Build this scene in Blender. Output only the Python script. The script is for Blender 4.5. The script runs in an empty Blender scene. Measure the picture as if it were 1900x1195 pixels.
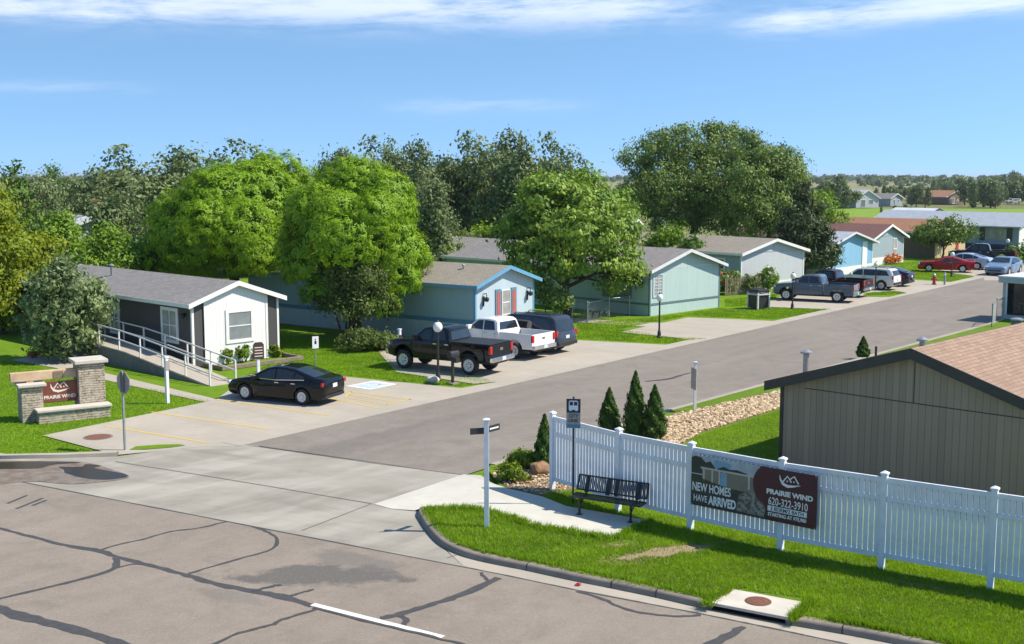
import bpy, bmesh, math, random
import numpy as np
from mathutils import Vector, Matrix, noise

R = math.radians
S = bpy.context.scene
COL = S.collection

# ------------------------------------------------------------------ camera, light, exposure
F, H = 2200.0, 9.0                       # focal length in photo pixels, camera height in metres
PITCH = math.atan((597.5 - 326) / F)
cam = bpy.data.cameras.new('camera')
cam.sensor_width = 36.0
cam.lens = 36.0 * F / 1900.0
cam.clip_end = 20000
cam.clip_start = 0.1
camo = bpy.data.objects.new('camera', cam)
camo.location = (0, 0, H)
camo.rotation_euler = (R(90) - PITCH, 0, 0)
COL.objects.link(camo)
S.camera = camo

SUN_AZ, SUN_EL = R(93), R(49)            # azimuth from +Y towards +X
S.view_settings.view_transform = 'Standard'
S.view_settings.look = 'None'
S.view_settings.gamma = 1
S.view_settings.exposure = 0.66
sl = bpy.data.lights.new('sun', 'SUN')
sl.energy = 4.5
sl.angle = R(0.5)
sl.color = (1.0, 0.92, 0.79)
so = bpy.data.objects.new('sun', sl)
sd = Vector((math.sin(SUN_AZ) * math.cos(SUN_EL), math.cos(SUN_AZ) * math.cos(SUN_EL), math.sin(SUN_EL)))
so.rotation_euler = sd.to_track_quat('Z', 'Y').to_euler()
so.location = (60, 0, 80)
COL.objects.link(so)


def build_world():
    w = bpy.data.worlds.new('World')
    S.world = w
    w.use_nodes = True
    nt = w.node_tree
    nt.nodes.clear()
    N = nt.nodes.new
    L = nt.links.new

    def M(op, a, b=None, c=None):
        n = N('ShaderNodeMath')
        n.operation = op
        for i, v in enumerate((a, b, c)):
            if v is None:
                continue
            if isinstance(v, (int, float)):
                n.inputs[i].default_value = v
            else:
                L(v, n.inputs[i])
        return n.outputs[0]
    tc = N('ShaderNodeTexCoord')
    sep = N('ShaderNodeSeparateXYZ')
    L(tc.outputs['Generated'], sep.inputs[0])
    x, y, z = sep.outputs
    # clear dry-air sky: look the Nishita sky up a little higher than the true elevation
    comb = N('ShaderNodeCombineXYZ')
    L(x, comb.inputs[0]); L(y, comb.inputs[1])
    L(M('ADD', M('MULTIPLY', z, 1.3), 0.20), comb.inputs[2])
    nrm = N('ShaderNodeVectorMath'); nrm.operation = 'NORMALIZE'
    L(comb.outputs[0], nrm.inputs[0])
    sky = N('ShaderNodeTexSky')
    sky.sky_type = 'NISHITA'
    sky.sun_disc = False
    sky.sun_elevation = SUN_EL
    sky.sun_rotation = SUN_AZ
    sky.altitude = 800
    sky.air_density = 1.0
    sky.dust_density = 0.25
    sky.ozone_density = 3.0
    L(nrm.outputs[0], sky.inputs[0])
    hs = N('ShaderNodeHueSaturation')
    hs.inputs['Hue'].default_value = 0.492
    hs.inputs['Saturation'].default_value = 1.05
    hs.inputs['Value'].default_value = 1.2
    L(sky.outputs[0], hs.inputs['Color'])
    # thin streaks of cirrus placed by direction
    u = M('ARCTAN2', x, y)
    v = M('ARCSINE', z)
    cv = N('ShaderNodeCombineXYZ')
    L(M('MULTIPLY', u, 5.0), cv.inputs[0])
    L(M('MULTIPLY', M('SUBTRACT', v, M('MULTIPLY', u, 0.025)), 34.0), cv.inputs[1])
    n1 = N('ShaderNodeTexNoise')
    n1.inputs['Scale'].default_value = 1.1
    n1.inputs['Detail'].default_value = 9
    n1.inputs['Roughness'].default_value = 0.62
    n1.inputs['Distortion'].default_value = 0.7
    L(cv.outputs[0], n1.inputs['Vector'])
    n2 = N('ShaderNodeTexNoise')
    n2.inputs['Scale'].default_value = 4.5
    n2.inputs['Detail'].default_value = 8
    n2.inputs['Roughness'].default_value = 0.7
    L(cv.outputs[0], n2.inputs['Vector'])

    def band(v0, k, wd, u0, u1, soft, amp):
        t = M('DIVIDE', M('SUBTRACT', v, M('ADD', M('MULTIPLY', u, k), v0)), wd)
        g = M('POWER', 2.718, M('MULTIPLY', M('MULTIPLY', t, t), -1.0))

        def ss(val, a, b):
            n = N('ShaderNodeMapRange')
            n.interpolation_type = 'SMOOTHSTEP'
            n.inputs['From Min'].default_value = a
            n.inputs['From Max'].default_value = b
            L(val, n.inputs['Value'])
            return n.outputs[0]
        return M('MULTIPLY', M('MULTIPLY', g, amp), M('MULTIPLY', ss(u, u0 - soft, u0 + soft), ss(u, u1 + soft, u1 - soft)))
    m = band(0.137, 0.004, 0.017, -0.50, 0.15, 0.07, 1.0)
    m = M('ADD', m, band(0.130, 0.0, 0.008, -0.46, -0.28, 0.05, 0.7))
    m = M('ADD', m, band(0.111, 0.055, 0.011, 0.19, 0.6, 0.03, 1.0))
    m = M('ADD', m, band(0.138, 0.02, 0.012, 0.33, 0.6, 0.05, 0.7))
    m = M('ADD', m, band(0.068, 0.0, 0.005, -0.5, -0.31, 0.05, 0.32))
    m = M('ADD', m, band(0.058, 0.0, 0.007, -0.10, 0.06, 0.05, 0.3))
    m = M('ADD', m, band(0.155, 0.0, 0.01, -0.30, 0.0, 0.1, 0.6))
    wisp = M('ADD', M('MULTIPLY', n1.outputs[0], 0.62), M('MULTIPLY', n2.outputs[0], 0.38))
    mr = N('ShaderNodeMapRange')
    mr.inputs['From Min'].default_value = 0.40
    mr.inputs['From Max'].default_value = 0.66
    mr.interpolation_type = 'SMOOTHSTEP'
    L(M('ADD', wisp, M('MULTIPLY', M('MINIMUM', m, 1.0), 0.10)), mr.inputs['Value'])
    fac = M('MULTIPLY', M('MULTIPLY', mr.outputs[0], M('MINIMUM', M('MULTIPLY', m, 1.0), 1.0)), 0.6)
    mix = N('ShaderNodeMix')
    mix.data_type = 'RGBA'
    L(fac, mix.inputs['Factor'])
    L(hs.outputs[0], mix.inputs['A'])
    mix.inputs['B'].default_value = (6.6, 6.9, 7.5, 1)
    bg = N('ShaderNodeBackground')
    bg.inputs['Strength'].default_value = 0.115
    L(mix.outputs['Result'], bg.inputs['Color'])
    out = N('ShaderNodeOutputWorld')
    L(bg.outputs[0], out.inputs[0])


build_world()

# ------------------------------------------------------------------ projection of photo measurements to the ground
CP, SP = math.cos(PITCH), math.sin(PITCH)


def ray(px, py):
    a, b = (px - 950) / F, -(py - 597.5) / F
    return Vector((a, CP + b * SP, -SP + b * CP))


def G(px, py, z=0.0):
    d = ray(px, py)
    t = (z - H) / d.z
    return Vector((d.x * t, d.y * t, z))


def DD(px, py, Y):
    d = ray(px, py)
    t = Y / d.y
    return Vector((d.x * t, Y, H + d.z * t))


STREET = Vector((math.sin(R(38)), math.cos(R(38)), 0))
BACK = Vector((-STREET.y, STREET.x, 0))

# ------------------------------------------------------------------ object helpers


def tag(o, label=None, cat=None, group=None, kind=None):
    if label: o['label'] = label
    if cat: o['category'] = cat
    if group: o['group'] = group
    if kind: o['kind'] = kind
    return o


def empty(name, loc=(0, 0, 0), rz=0.0, label=None, cat=None, group=None):
    o = bpy.data.objects.new(name, None)
    o.empty_display_size = 0.3
    o.location = loc
    o.rotation_euler = (0, 0, rz)
    COL.objects.link(o)
    return tag(o, label, cat, group)


def link_mesh(name, me, mats, parent=None):
    o = bpy.data.objects.new(name, me)
    for m in (mats if isinstance(mats, (list, tuple)) else [mats]):
        me.materials.append(m)
    COL.objects.link(o)
    if parent is not None:
        o.parent = parent
    return o


class MB:
    def __init__(s):
        s.v, s.f, s.mi = [], [], []
        s.cur = 0

    def add(s, vs, fs):
        o = len(s.v)
        s.v.extend([tuple(p) for p in vs])
        for f in fs:
            s.f.append([i + o for i in f])
            s.mi.append(s.cur)
        return s

    def box(s, x0, x1, y0, y1, z0, z1):
        return s.add([(x0, y0, z0), (x1, y0, z0), (x1, y1, z0), (x0, y1, z0), (x0, y0, z1), (x1, y0, z1), (x1, y1, z1), (x0, y1, z1)],
                     [(0, 3, 2, 1), (4, 5, 6, 7), (0, 1, 5, 4), (1, 2, 6, 5), (2, 3, 7, 6), (3, 0, 4, 7)])

    def prism(s, poly, axis, a0, a1):
        """poly of 2-D points extruded along axis: 'z' -> (x,y), 'y' -> (x,z), 'x' -> (y,z)"""
        n = len(poly)
        mk = {'z': lambda p, a: (p[0], p[1], a), 'y': lambda p, a: (p[0], a, p[1]), 'x': lambda p, a: (a, p[0], p[1])}[axis]
        vs = [mk(p, a0) for p in poly] + [mk(p, a1) for p in poly]
        fs = [list(range(n))[::-1], list(range(n, 2 * n))]
        fs += [(i, (i + 1) % n, (i + 1) % n + n, i + n) for i in range(n)]
        return s.add(vs, fs)

    def tube(s, pts, rad, seg=8, caps=True):
        pts = [Vector(p) for p in pts]
        if isinstance(rad, (int, float)):
            rad = [rad] * len(pts)
        rings = []
        up = Vector((0, 0, 1))
        for i, p in enumerate(pts):
            t = (pts[min(i + 1, len(pts) - 1)] - pts[max(i - 1, 0)])
            t = t.normalized() if t.length > 1e-9 else up
            ref = up if abs(t.z) < 0.95 else Vector((1, 0, 0))
            a = t.cross(ref).normalized()
            b = t.cross(a).normalized()
            rings.append([p + (a * math.cos(2 * math.pi * k / seg) + b * math.sin(2 * math.pi * k / seg)) * rad[i] for k in range(seg)])
        vs = [q for r in rings for q in r]
        fs = []
        for i in range(len(pts) - 1):
            for k in range(seg):
                k2 = (k + 1) % seg
                fs.append((i * seg + k, i * seg + k2, (i + 1) * seg + k2, (i + 1) * seg + k))
        if caps:
            fs.append(list(range(seg))[::-1])
            fs.append([len(vs) - seg + k for k in range(seg)])
        return s.add(vs, fs)

    def lathe(s, prof, seg=16, c=(0, 0, 0), axis='z'):
        vs, fs = [], []
        for (r, h) in prof:
            for k in range(seg):
                a = 2 * math.pi * k / seg
                p = (r * math.cos(a), r * math.sin(a), h) if axis == 'z' else (r * math.cos(a), h, r * math.sin(a))
                vs.append((p[0] + c[0], p[1] + c[1], p[2] + c[2]))
        for i in range(len(prof) - 1):
            for k in range(seg):
                k2 = (k + 1) % seg
                fs.append((i * seg + k, i * seg + k2, (i + 1) * seg + k2, (i + 1) * seg + k))
        fs.append(list(range(seg))[::-1])
        fs.append([len(vs) - seg + k for k in range(seg)])
        return s.add(vs, fs)

    def sphere(s, c, r, seg=14, rings=9, sc=(1, 1, 1)):
        prof = [(max(1e-4, r * math.sin(math.pi * i / rings)), -r * math.cos(math.pi * i / rings)) for i in range(rings + 1)]
        o = len(s.v)
        s.lathe(prof, seg)
        for i in range(o, len(s.v)):
            p = s.v[i]
            s.v[i] = (p[0] * sc[0] + c[0], p[1] * sc[1] + c[1], p[2] * sc[2] + c[2])
        return s

    def xf(s, M4):
        s.v = [tuple(M4 @ Vector(p)) for p in s.v]
        return s

    def build(s, name, mats, parent=None, smooth=None, bevel=0.0, fix=True):
        me = bpy.data.meshes.new(name)
        me.from_pydata(s.v, [], s.f)
        if isinstance(mats, (list, tuple)) and len(mats) > 1:
            me.polygons.foreach_set('material_index', s.mi)
        if fix:
            bm = bmesh.new()
            bm.from_mesh(me)
            bmesh.ops.recalc_face_normals(bm, faces=bm.faces)
            bm.to_mesh(me)
            bm.free()
        if smooth is not None:
            me.polygons.foreach_set('use_smooth', [True] * len(me.polygons))
            me.set_sharp_from_angle(angle=R(smooth))
        o = link_mesh(name, me, mats, parent)
        if bevel:
            b = o.modifiers.new('bevel', 'BEVEL')
            b.width = bevel
            b.segments = 2
            b.limit_method = 'ANGLE'
            b.angle_limit = R(40)
        return o


def copy_tree(o, parent=None):
    kids = list(o.children)
    c = o.copy()
    COL.objects.link(c)
    if parent is not None:
        c.parent = parent
    for k in kids:
        copy_tree(k, c)
    return c


def sheet(name, pts, mat, kind='structure', sub=0):
    """a ground polygon from 3-D points"""
    bm = bmesh.new()
    vs = [bm.verts.new(p) for p in pts]
    f = bm.faces.new(vs)
    bmesh.ops.triangulate(bm, faces=[f])
    bmesh.ops.recalc_face_normals(bm, faces=bm.faces)
    if sum(f.normal.z for f in bm.faces) < 0:
        bmesh.ops.reverse_faces(bm, faces=bm.faces)
    me = bpy.data.meshes.new(name)
    bm.to_mesh(me)
    bm.free()
    o = link_mesh(name, me, mat)
    o['kind'] = kind
    return o


def ribbon(mb, pts, w, z=None):
    """flat strip along 3-D points, w = width or list of widths"""
    pts = [Vector(p) for p in pts]
    n = len(pts)
    ws = w if isinstance(w, (list, tuple)) else [w] * n
    vs = []
    for i, p in enumerate(pts):
        t = pts[min(i + 1, n - 1)] - pts[max(i - 1, 0)]
        t.z = 0
        t.normalize()
        s = Vector((-t.y, t.x, 0)) * ws[i] * 0.5
        vs += [p + s, p - s]
    mb.add(vs, [(2 * i, 2 * i + 1, 2 * i + 3, 2 * i + 2) for i in range(n - 1)])


def smooth_path(pts, k=4):
    """Catmull-Rom through points"""
    pts = [Vector(p) for p in pts]
    out = []
    for i in range(len(pts) - 1):
        p0, p1, p2, p3 = pts[max(i - 1, 0)], pts[i], pts[i + 1], pts[min(i + 2, len(pts) - 1)]
        for j in range(k):
            t = j / k
            out.append(0.5 * ((2 * p1) + (p2 - p0) * t + (2 * p0 - 5 * p1 + 4 * p2 - p3) * t * t + (3 * p1 - p0 - 3 * p2 + p3) * t ** 3))
    out.append(pts[-1])
    return out


def sweep(mb, pts, prof):
    """sweep a profile of (side offset, z) along a ground path; side offset > 0 is to the left"""
    pts = [Vector(p) for p in pts]
    n, m = len(pts), len(prof)
    vs = []
    for i, p in enumerate(pts):
        t = pts[min(i + 1, n - 1)] - pts[max(i - 1, 0)]
        t.z = 0
        t.normalize()
        s = Vector((-t.y, t.x, 0))
        for (a, z) in prof:
            q = p + s * a
            vs.append((q.x, q.y, p.z + z))
    fs = []
    for i in range(n - 1):
        for k in range(m - 1):
            fs.append((i * m + k, i * m + k + 1, (i + 1) * m + k + 1, (i + 1) * m + k))
    mb.add(vs, fs)


# ------------------------------------------------------------------ materials
def new_mat(name):
    m = bpy.data.materials.new(name)
    m.use_nodes = True
    nt = m.node_tree
    nt.nodes.clear()
    out = nt.nodes.new('ShaderNodeOutputMaterial')
    return m, nt, out


class NT:
    """tiny node-tree writer"""

    def __init__(s, name):
        s.m, s.nt, s.out = new_mat(name)
        s.tc = s.nt.nodes.new('ShaderNodeTexCoord')
        s.obj = s.tc.outputs['Object']

    def n(s, t, **kw):
        n = s.nt.nodes.new(t)
        for k, v in kw.items():
            if hasattr(n, k):
                setattr(n, k, v)
            else:
                s.set(n.inputs[k], v)
        return n

    def set(s, sock, v):
        if isinstance(v, bpy.types.NodeSocket):
            s.nt.links.new(v, sock)
        elif isinstance(v, (tuple, list)):
            sock.default_value = tuple(v) + (1,) * (len(sock.default_value) - len(v)) if len(v) < len(sock.default_value) else v
        else:
            sock.default_value = v

    def math(s, op, *a):
        n = s.n('ShaderNodeMath', operation=op)
        for i, v in enumerate(a):
            s.set(n.inputs[i], v)
        return n.outputs[0]

    def noise(s, scale, detail=5, rough=0.55, vec=None, dist=0.0):
        n = s.n('ShaderNodeTexNoise')
        n.inputs['Scale'].default_value = scale
        n.inputs['Detail'].default_value = detail
        n.inputs['Roughness'].default_value = rough
        n.inputs['Distortion'].default_value = dist
        s.set(n.inputs['Vector'], vec or s.obj)
        return n.outputs['Fac']

    def ramp(s, fac, a, b, lo=0.0, hi=1.0):
        n = s.n('ShaderNodeMapRange')
        s.set(n.inputs['Value'], fac)
        n.inputs['From Min'].default_value = a
        n.inputs['From Max'].default_value = b
        n.inputs['To Min'].default_value = lo
        n.inputs['To Max'].default_value = hi
        return n.outputs[0]

    def mix(s, fac, a, b, mode='MIX'):
        n = s.n('ShaderNodeMix', data_type='RGBA', blend_type=mode)
        s.set(n.inputs['Factor'], fac)
        s.set(n.inputs['A'], a)
        s.set(n.inputs['B'], b)
        return n.outputs['Result']

    def sep(s, v=None):
        n = s.n('ShaderNodeSeparateXYZ')
        s.set(n.inputs[0], v or s.obj)
        return n.outputs

    def comb(s, x, y, z=0.0):
        n = s.n('ShaderNodeCombineXYZ')
        for i, q in enumerate((x, y, z)):
            s.set(n.inputs[i], q)
        return n.outputs[0]

    def bump(s, h, strength=0.3, dist=0.02):
        n = s.n('ShaderNodeBump')
        n.inputs['Strength'].default_value = strength
        n.inputs['Distance'].default_value = dist
        s.set(n.inputs['Height'], h)
        return n.outputs[0]

    def finish(s, col, rough=0.6, metal=0.0, normal=None, coat=0.0, spec=0.5):
        p = s.n('ShaderNodeBsdfPrincipled')
        s.set(p.inputs['Base Color'], col)
        s.set(p.inputs['Roughness'], rough)
        p.inputs['Metallic'].default_value = metal
        p.inputs['Specular IOR Level'].default_value = spec
        if coat:
            p.inputs['Coat Weight'].default_value = coat
            p.inputs['Coat Roughness'].default_value = 0.03
            p.inputs['Coat IOR'].default_value = 1.42
        if normal is not None:
            s.set(p.inputs['Normal'], normal)
        s.nt.links.new(p.outputs[0], s.out.inputs[0])
        return s.m


def pbr(name, c1, c2=None, scale=4.0, rough=0.6, bump=0.0, bscale=60.0, metal=0.0, coat=0.0, spec=0.5, lo=0.35, hi=0.65):
    t = NT(name)
    if c2 is None:
        c2 = tuple(min(1, c * 0.82) for c in c1)
    col = t.mix(t.ramp(t.noise(scale, 6, 0.6), lo, hi), c1, c2)
    nrm = t.bump(t.noise(bscale, 4), bump, 0.01) if bump else None
    return t.finish(col, rough, metal, nrm, coat, spec)
# ------------------------------------------------------------------ material library
MT = {}


def asphalt(name, c1, c2, stains=(), grain=0.5):
    t = NT(name)
    big = t.noise(0.12, 6, 0.6, dist=0.4)
    mid = t.noise(1.3, 6, 0.65)
    fine = t.noise(38, 3, 0.7)
    x, y, z = t.sep()
    col = t.mix(t.ramp(big, 0.36, 0.64), c1, c2)
    col = t.mix(t.ramp(mid, 0.42, 0.7, 0, 0.5), col, tuple(c * 0.72 for c in c1))
    col = t.mix(t.ramp(t.noise(5.5, 5, 0.75), 0.5, 0.75, 0, 0.4), col, tuple(min(1, c * 1.3) for c in c2))
    # tyre-worn lanes along the street direction
    along = t.math('ADD', t.math('MULTIPLY', x, 0.788), t.math('MULTIPLY', y, -0.616))
    lon = t.math('ADD', t.math('MULTIPLY', x, 0.616), t.math('MULTIPLY', y, 0.788))
    streak = t.noise(1.0, 5, 0.6, vec=t.comb(t.math('MULTIPLY', along, 1.1), t.math('MULTIPLY', lon, 0.06)))
    col = t.mix(t.ramp(streak, 0.4, 0.68, 0, 0.3), col, tuple(min(1, c * 1.25) for c in c2))
    for (sx, sy, a, b, ang, dark, tone) in stains:
        dx = t.math('SUBTRACT', x, sx); dy = t.math('SUBTRACT', y, sy)
        ca, sa = math.cos(ang), math.sin(ang)
        ex = t.math('DIVIDE', t.math('ADD', t.math('MULTIPLY', dx, ca), t.math('MULTIPLY', dy, sa)), a)
        ey = t.math('DIVIDE', t.math('SUBTRACT', t.math('MULTIPLY', dy, ca), t.math('MULTIPLY', dx, sa)), b)
        d = t.math('SQRT', t.math('ADD', t.math('MULTIPLY', ex, ex), t.math('MULTIPLY', ey, ey)))
        d = t.math('ADD', d, t.ramp(t.noise(1.1, 6, 0.65), 0.3, 0.7, -0.45, 0.45))
        col = t.mix(t.ramp(d, 1.0, 0.7, 0, dark), col, tone)
    col = t.mix(t.ramp(fine, 0.3, 0.75, 0, grain), col, tuple(c * 0.6 for c in c1))
    col = t.mix(t.ramp(t.noise(0.55, 7, 0.7, dist=1.2), 0.52, 0.66, 0, 0.35), col, tuple(c * 0.62 for c in c1))
    col = t.mix(t.ramp(t.noise(15, 3, 0.8), 0.42, 0.66, 0, 0.32), col, tuple(c * 0.6 for c in c1))
    col = t.mix(t.ramp(t.noise(19, 3, 0.8), 0.55, 0.7, 0, 0.3), col, tuple(min(1, c * 1.4) for c in c2))
    spk = t.noise(45, 2, 0.5)
    col = t.mix(t.ramp(spk, 0.62, 0.72, 0, 0.35), col, tuple(min(1, c * 1.7) for c in c2))
    return t.finish(col, 0.88, 0, t.bump(fine, 0.35, 0.01), spec=0.3)


def grass_mat(name, c1, c2, c3, dirt=None, bumpy=0.8, dirt_lo=0.68, spots=()):
    t = NT(name)
    a = t.noise(0.22, 5, 0.6)
    b = t.noise(2.3, 6, 0.7)
    c = t.noise(26, 4, 0.75)
    col = t.mix(t.ramp(a, 0.35, 0.65), c1, c2)
    col = t.mix(t.ramp(b, 0.4, 0.72, 0, 0.7), col, c3)
    col = t.mix(t.ramp(c, 0.35, 0.7, 0, 0.6), col, tuple(q * 0.45 for q in c1))
    col = t.mix(t.ramp(t.noise(7.5, 5, 0.75), 0.45, 0.7, 0, 0.45), col, tuple(q * 0.6 for q in c3))
    if dirt:
        col = t.mix(t.ramp(t.noise(0.75, 7, 0.72), dirt_lo, dirt_lo + 0.06, 0, 0.8), col, dirt)
    x, y, z = t.sep()
    col = t.mix(t.ramp(t.noise(0.9, 7, 0.72, dist=0.6), 0.55, 0.72, 0, 0.45), col, (c1[0] * 1.7, c1[1] * 1.15, c1[2] * 2.5))
    for (sx, sy, ra, rb, ang) in spots:
        dx, dy = t.math('SUBTRACT', x, sx), t.math('SUBTRACT', y, sy)
        ex = t.math('DIVIDE', t.math('ADD', t.math('MULTIPLY', dx, math.cos(ang)), t.math('MULTIPLY', dy, math.sin(ang))), ra)
        ey = t.math('DIVIDE', t.math('SUBTRACT', t.math('MULTIPLY', dy, math.cos(ang)), t.math('MULTIPLY', dx, math.sin(ang))), rb)
        d = t.math('SQRT', t.math('ADD', t.math('MULTIPLY', ex, ex), t.math('MULTIPLY', ey, ey)))
        d = t.math('ADD', d, t.ramp(t.noise(3.0, 6, 0.7), 0.3, 0.7, -0.5, 0.5))
        col = t.mix(t.ramp(d, 1.05, 0.75, 0, 0.9), col, dirt)
    return t.finish(col, 0.9, 0, t.bump(t.math('ADD', c, t.math('MULTIPLY', b, 0.7)), bumpy, 0.05), spec=0.15)


def siding(name, col, groove=0.2, dark=0.6, var=0.12, width=0.07):
    """vertical grooved sheet siding"""
    t = NT(name)
    x, y, z = t.sep()
    s = t.math('ADD', x, y)
    fr = t.math('FRACT', t.math('DIVIDE', s, groove))
    line = t.math('LESS_THAN', fr, width)
    plank = t.math('FLOOR', t.math('DIVIDE', s, groove))
    wn = t.n('ShaderNodeTexWhiteNoise', noise_dimensions='1D')
    t.set(wn.inputs['W'], plank)
    base = t.mix(t.ramp(wn.outputs['Value'], 0, 1, 0, var), col, tuple(c * 0.75 for c in col))
    stain = t.noise(1.0, 6, 0.65, vec=t.comb(t.math('MULTIPLY', s, 5.0), 0.0, t.math('MULTIPLY', z, 0.6)))
    base = t.mix(t.ramp(stain, 0.45, 0.75, 0, 0.22), base, tuple(c * 0.66 for c in col))
    base = t.mix(t.ramp(t.noise(0.8, 4), 0.4, 0.7, 0, 0.12), base, tuple(min(1, c * 1.3) for c in col))
    c = t.mix(t.math('MULTIPLY', line, 1 - dark), base, tuple(q * 0.25 for q in col))
    return t.finish(c, 0.62, 0, t.bump(t.math('SUBTRACT', 1.0, line), 0.5, 0.012), spec=0.35)


def shingles(name, c1, c2, patch=None, size=0.32):
    t = NT(name)
    x, y, z = t.sep()
    br = t.n('ShaderNodeTexBrick')
    br.offset = 0.5
    t.set(br.inputs['Vector'], t.comb(y, x))
    br.inputs['Scale'].default_value = 1.0
    br.inputs['Brick Width'].default_value = size
    br.inputs['Row Height'].default_value = 0.15
    br.inputs['Mortar Size'].default_value = 0.008
    br.inputs['Mortar Smooth'].default_value = 0.2
    br.inputs['Bias'].default_value = 0.0
    br.inputs['Color1'].default_value = c1 + (1,)
    br.inputs['Color2'].default_value = c2 + (1,)
    br.inputs['Mortar'].default_value = tuple(c * 0.45 for c in c2) + (1,)
    big = t.noise(0.5, 6, 0.65)
    col = t.mix(t.ramp(big, 0.4, 0.7, 0, 0.35), br.outputs['Color'], tuple(c * 0.7 for c in c1))
    col = t.mix(t.ramp(t.noise(28, 3, 0.7), 0.35, 0.7, 0, 0.35), col, tuple(min(1, c * 1.4) for c in c1))
    if patch:
        col = t.mix(t.ramp(t.noise(0.9, 5, 0.7, dist=0.8), 0.72, 0.77, 0, 0.7), col, patch)
    h = t.math('SUBTRACT', 1.0, br.outputs['Fac'])
    return t.finish(col, 0.92, 0, t.bump(h, 0.6, 0.012), spec=0.2)


def stone(name, cols, w=0.34, h=0.09):
    t = NT(name)
    x, y, z = t.sep()
    s = t.math('ADD', x, t.math('MULTIPLY', y, 1.37))
    wob = t.noise(2.5, 3)
    v = t.comb(t.math('ADD', s, t.ramp(wob, 0, 1, -0.12, 0.12)), t.math('ADD', z, t.ramp(t.noise(1.7, 2), 0, 1, -0.05, 0.05)))
    br = t.n('ShaderNodeTexBrick')
    br.offset = 0.41
    br.squash = 0.7
    br.squash_frequency = 3
    t.set(br.inputs['Vector'], v)
    br.inputs['Scale'].default_value = 1.0
    br.inputs['Brick Width'].default_value = w
    br.inputs['Row Height'].default_value = h
    br.inputs['Mortar Size'].default_value = 0.012
    br.inputs['Mortar Smooth'].default_value = 0.25
    br.inputs['Color1'].default_value = cols[0] + (1,)
    br.inputs['Color2'].default_value = cols[1] + (1,)
    br.inputs['Mortar'].default_value = (0.09, 0.075, 0.06, 1)
    col = t.mix(t.ramp(t.noise(5.5, 5, 0.7), 0.42, 0.62, 0, 0.75), br.outputs['Color'], cols[2])
    col = t.mix(t.ramp(t.noise(30, 4, 0.7), 0.4, 0.7, 0, 0.35), col, tuple(c * 0.55 for c in cols[1]))
    hh = t.math('ADD', t.math('SUBTRACT', 1.0, br.outputs['Fac']), t.math('MULTIPLY', t.noise(22, 4, 0.7), 0.5))
    return t.finish(col, 0.9, 0, t.bump(hh, 0.9, 0.03), spec=0.25)


def concrete(name, c1, c2, dark, scale=0.35, extra=None):
    t = NT(name)
    a = t.noise(scale, 6, 0.62, dist=0.6)
    b = t.noise(2.2, 6, 0.7)
    f = t.noise(55, 3, 0.7)
    col = t.mix(t.ramp(a, 0.36, 0.62), c1, c2)
    col = t.mix(t.ramp(b, 0.5, 0.75, 0, 0.5), col, dark)
    if extra:
        x, y, z = t.sep()
        for (ang, sc, tone, amt) in extra:
            al = t.math('ADD', t.math('MULTIPLY', x, math.cos(ang)), t.math('MULTIPLY', y, math.sin(ang)))
            lo = t.math('SUBTRACT', t.math('MULTIPLY', y, math.cos(ang)), t.math('MULTIPLY', x, math.sin(ang)))
            st = t.noise(sc, 5, 0.6, vec=t.comb(t.math('MULTIPLY', al, 0.12), lo), dist=0.5)
            col = t.mix(t.ramp(st, 0.46, 0.66, 0, amt), col, tone)
    col = t.mix(t.ramp(f, 0.35, 0.75, 0, 0.3), col, tuple(q * 0.7 for q in c2))
    return t.finish(col, 0.85, 0, t.bump(f, 0.25, 0.006), spec=0.3)


def foliage(name, dark, light, trans=0.35, warm=None):
    m, nt, out = new_mat(name)
    at = nt.nodes.new('ShaderNodeAttribute')
    at.attribute_name = 'tint'
    mx = nt.nodes.new('ShaderNodeMix'); mx.data_type = 'RGBA'
    mx.inputs['A'].default_value = dark + (1,)
    mx.inputs['B'].default_value = light + (1,)
    nt.links.new(at.outputs['Fac'], mx.inputs['Factor'])
    d = nt.nodes.new('ShaderNodeBsdfPrincipled')
    d.inputs['Roughness'].default_value = 0.55
    d.inputs['Specular IOR Level'].default_value = 0.25
    tr = nt.nodes.new('ShaderNodeBsdfTranslucent')
    hs = nt.nodes.new('ShaderNodeHueSaturation')
    hs.inputs['Hue'].default_value = 0.485
    hs.inputs['Saturation'].default_value = 1.1
    hs.inputs['Value'].default_value = 1.35
    nt.links.new(mx.outputs['Result'], d.inputs['Base Color'])
    nt.links.new(mx.outputs['Result'], hs.inputs['Color'])
    nt.links.new(hs.outputs[0], tr.inputs['Color'])
    s = nt.nodes.new('ShaderNodeMixShader')
    s.inputs[0].default_value = trans
    nt.links.new(d.outputs[0], s.inputs[1]); nt.links.new(tr.outputs[0], s.inputs[2])
    nt.links.new(s.outputs[0], out.inputs[0])
    return m


def pane_mat(name, c1, c2, rough=0.06, slats=0.0, zs=1.0):
    """window glass with the blind or room behind it seen through the reflection"""
    t = NT(name)
    x, y, z = t.sep()
    col = t.mix(t.ramp(t.noise(1.6, 3), 0.35, 0.65), c1, c2)
    if slats:
        fr = t.math('FRACT', t.math('DIVIDE', z, slats))
        col = t.mix(t.math('MULTIPLY', t.math('LESS_THAN', fr, 0.25), 0.5), col, tuple(c * 0.4 for c in c1))
    return t.finish(col, rough, 0, None, 0, 0.5)


def M(name):
    return MT[name]


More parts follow.
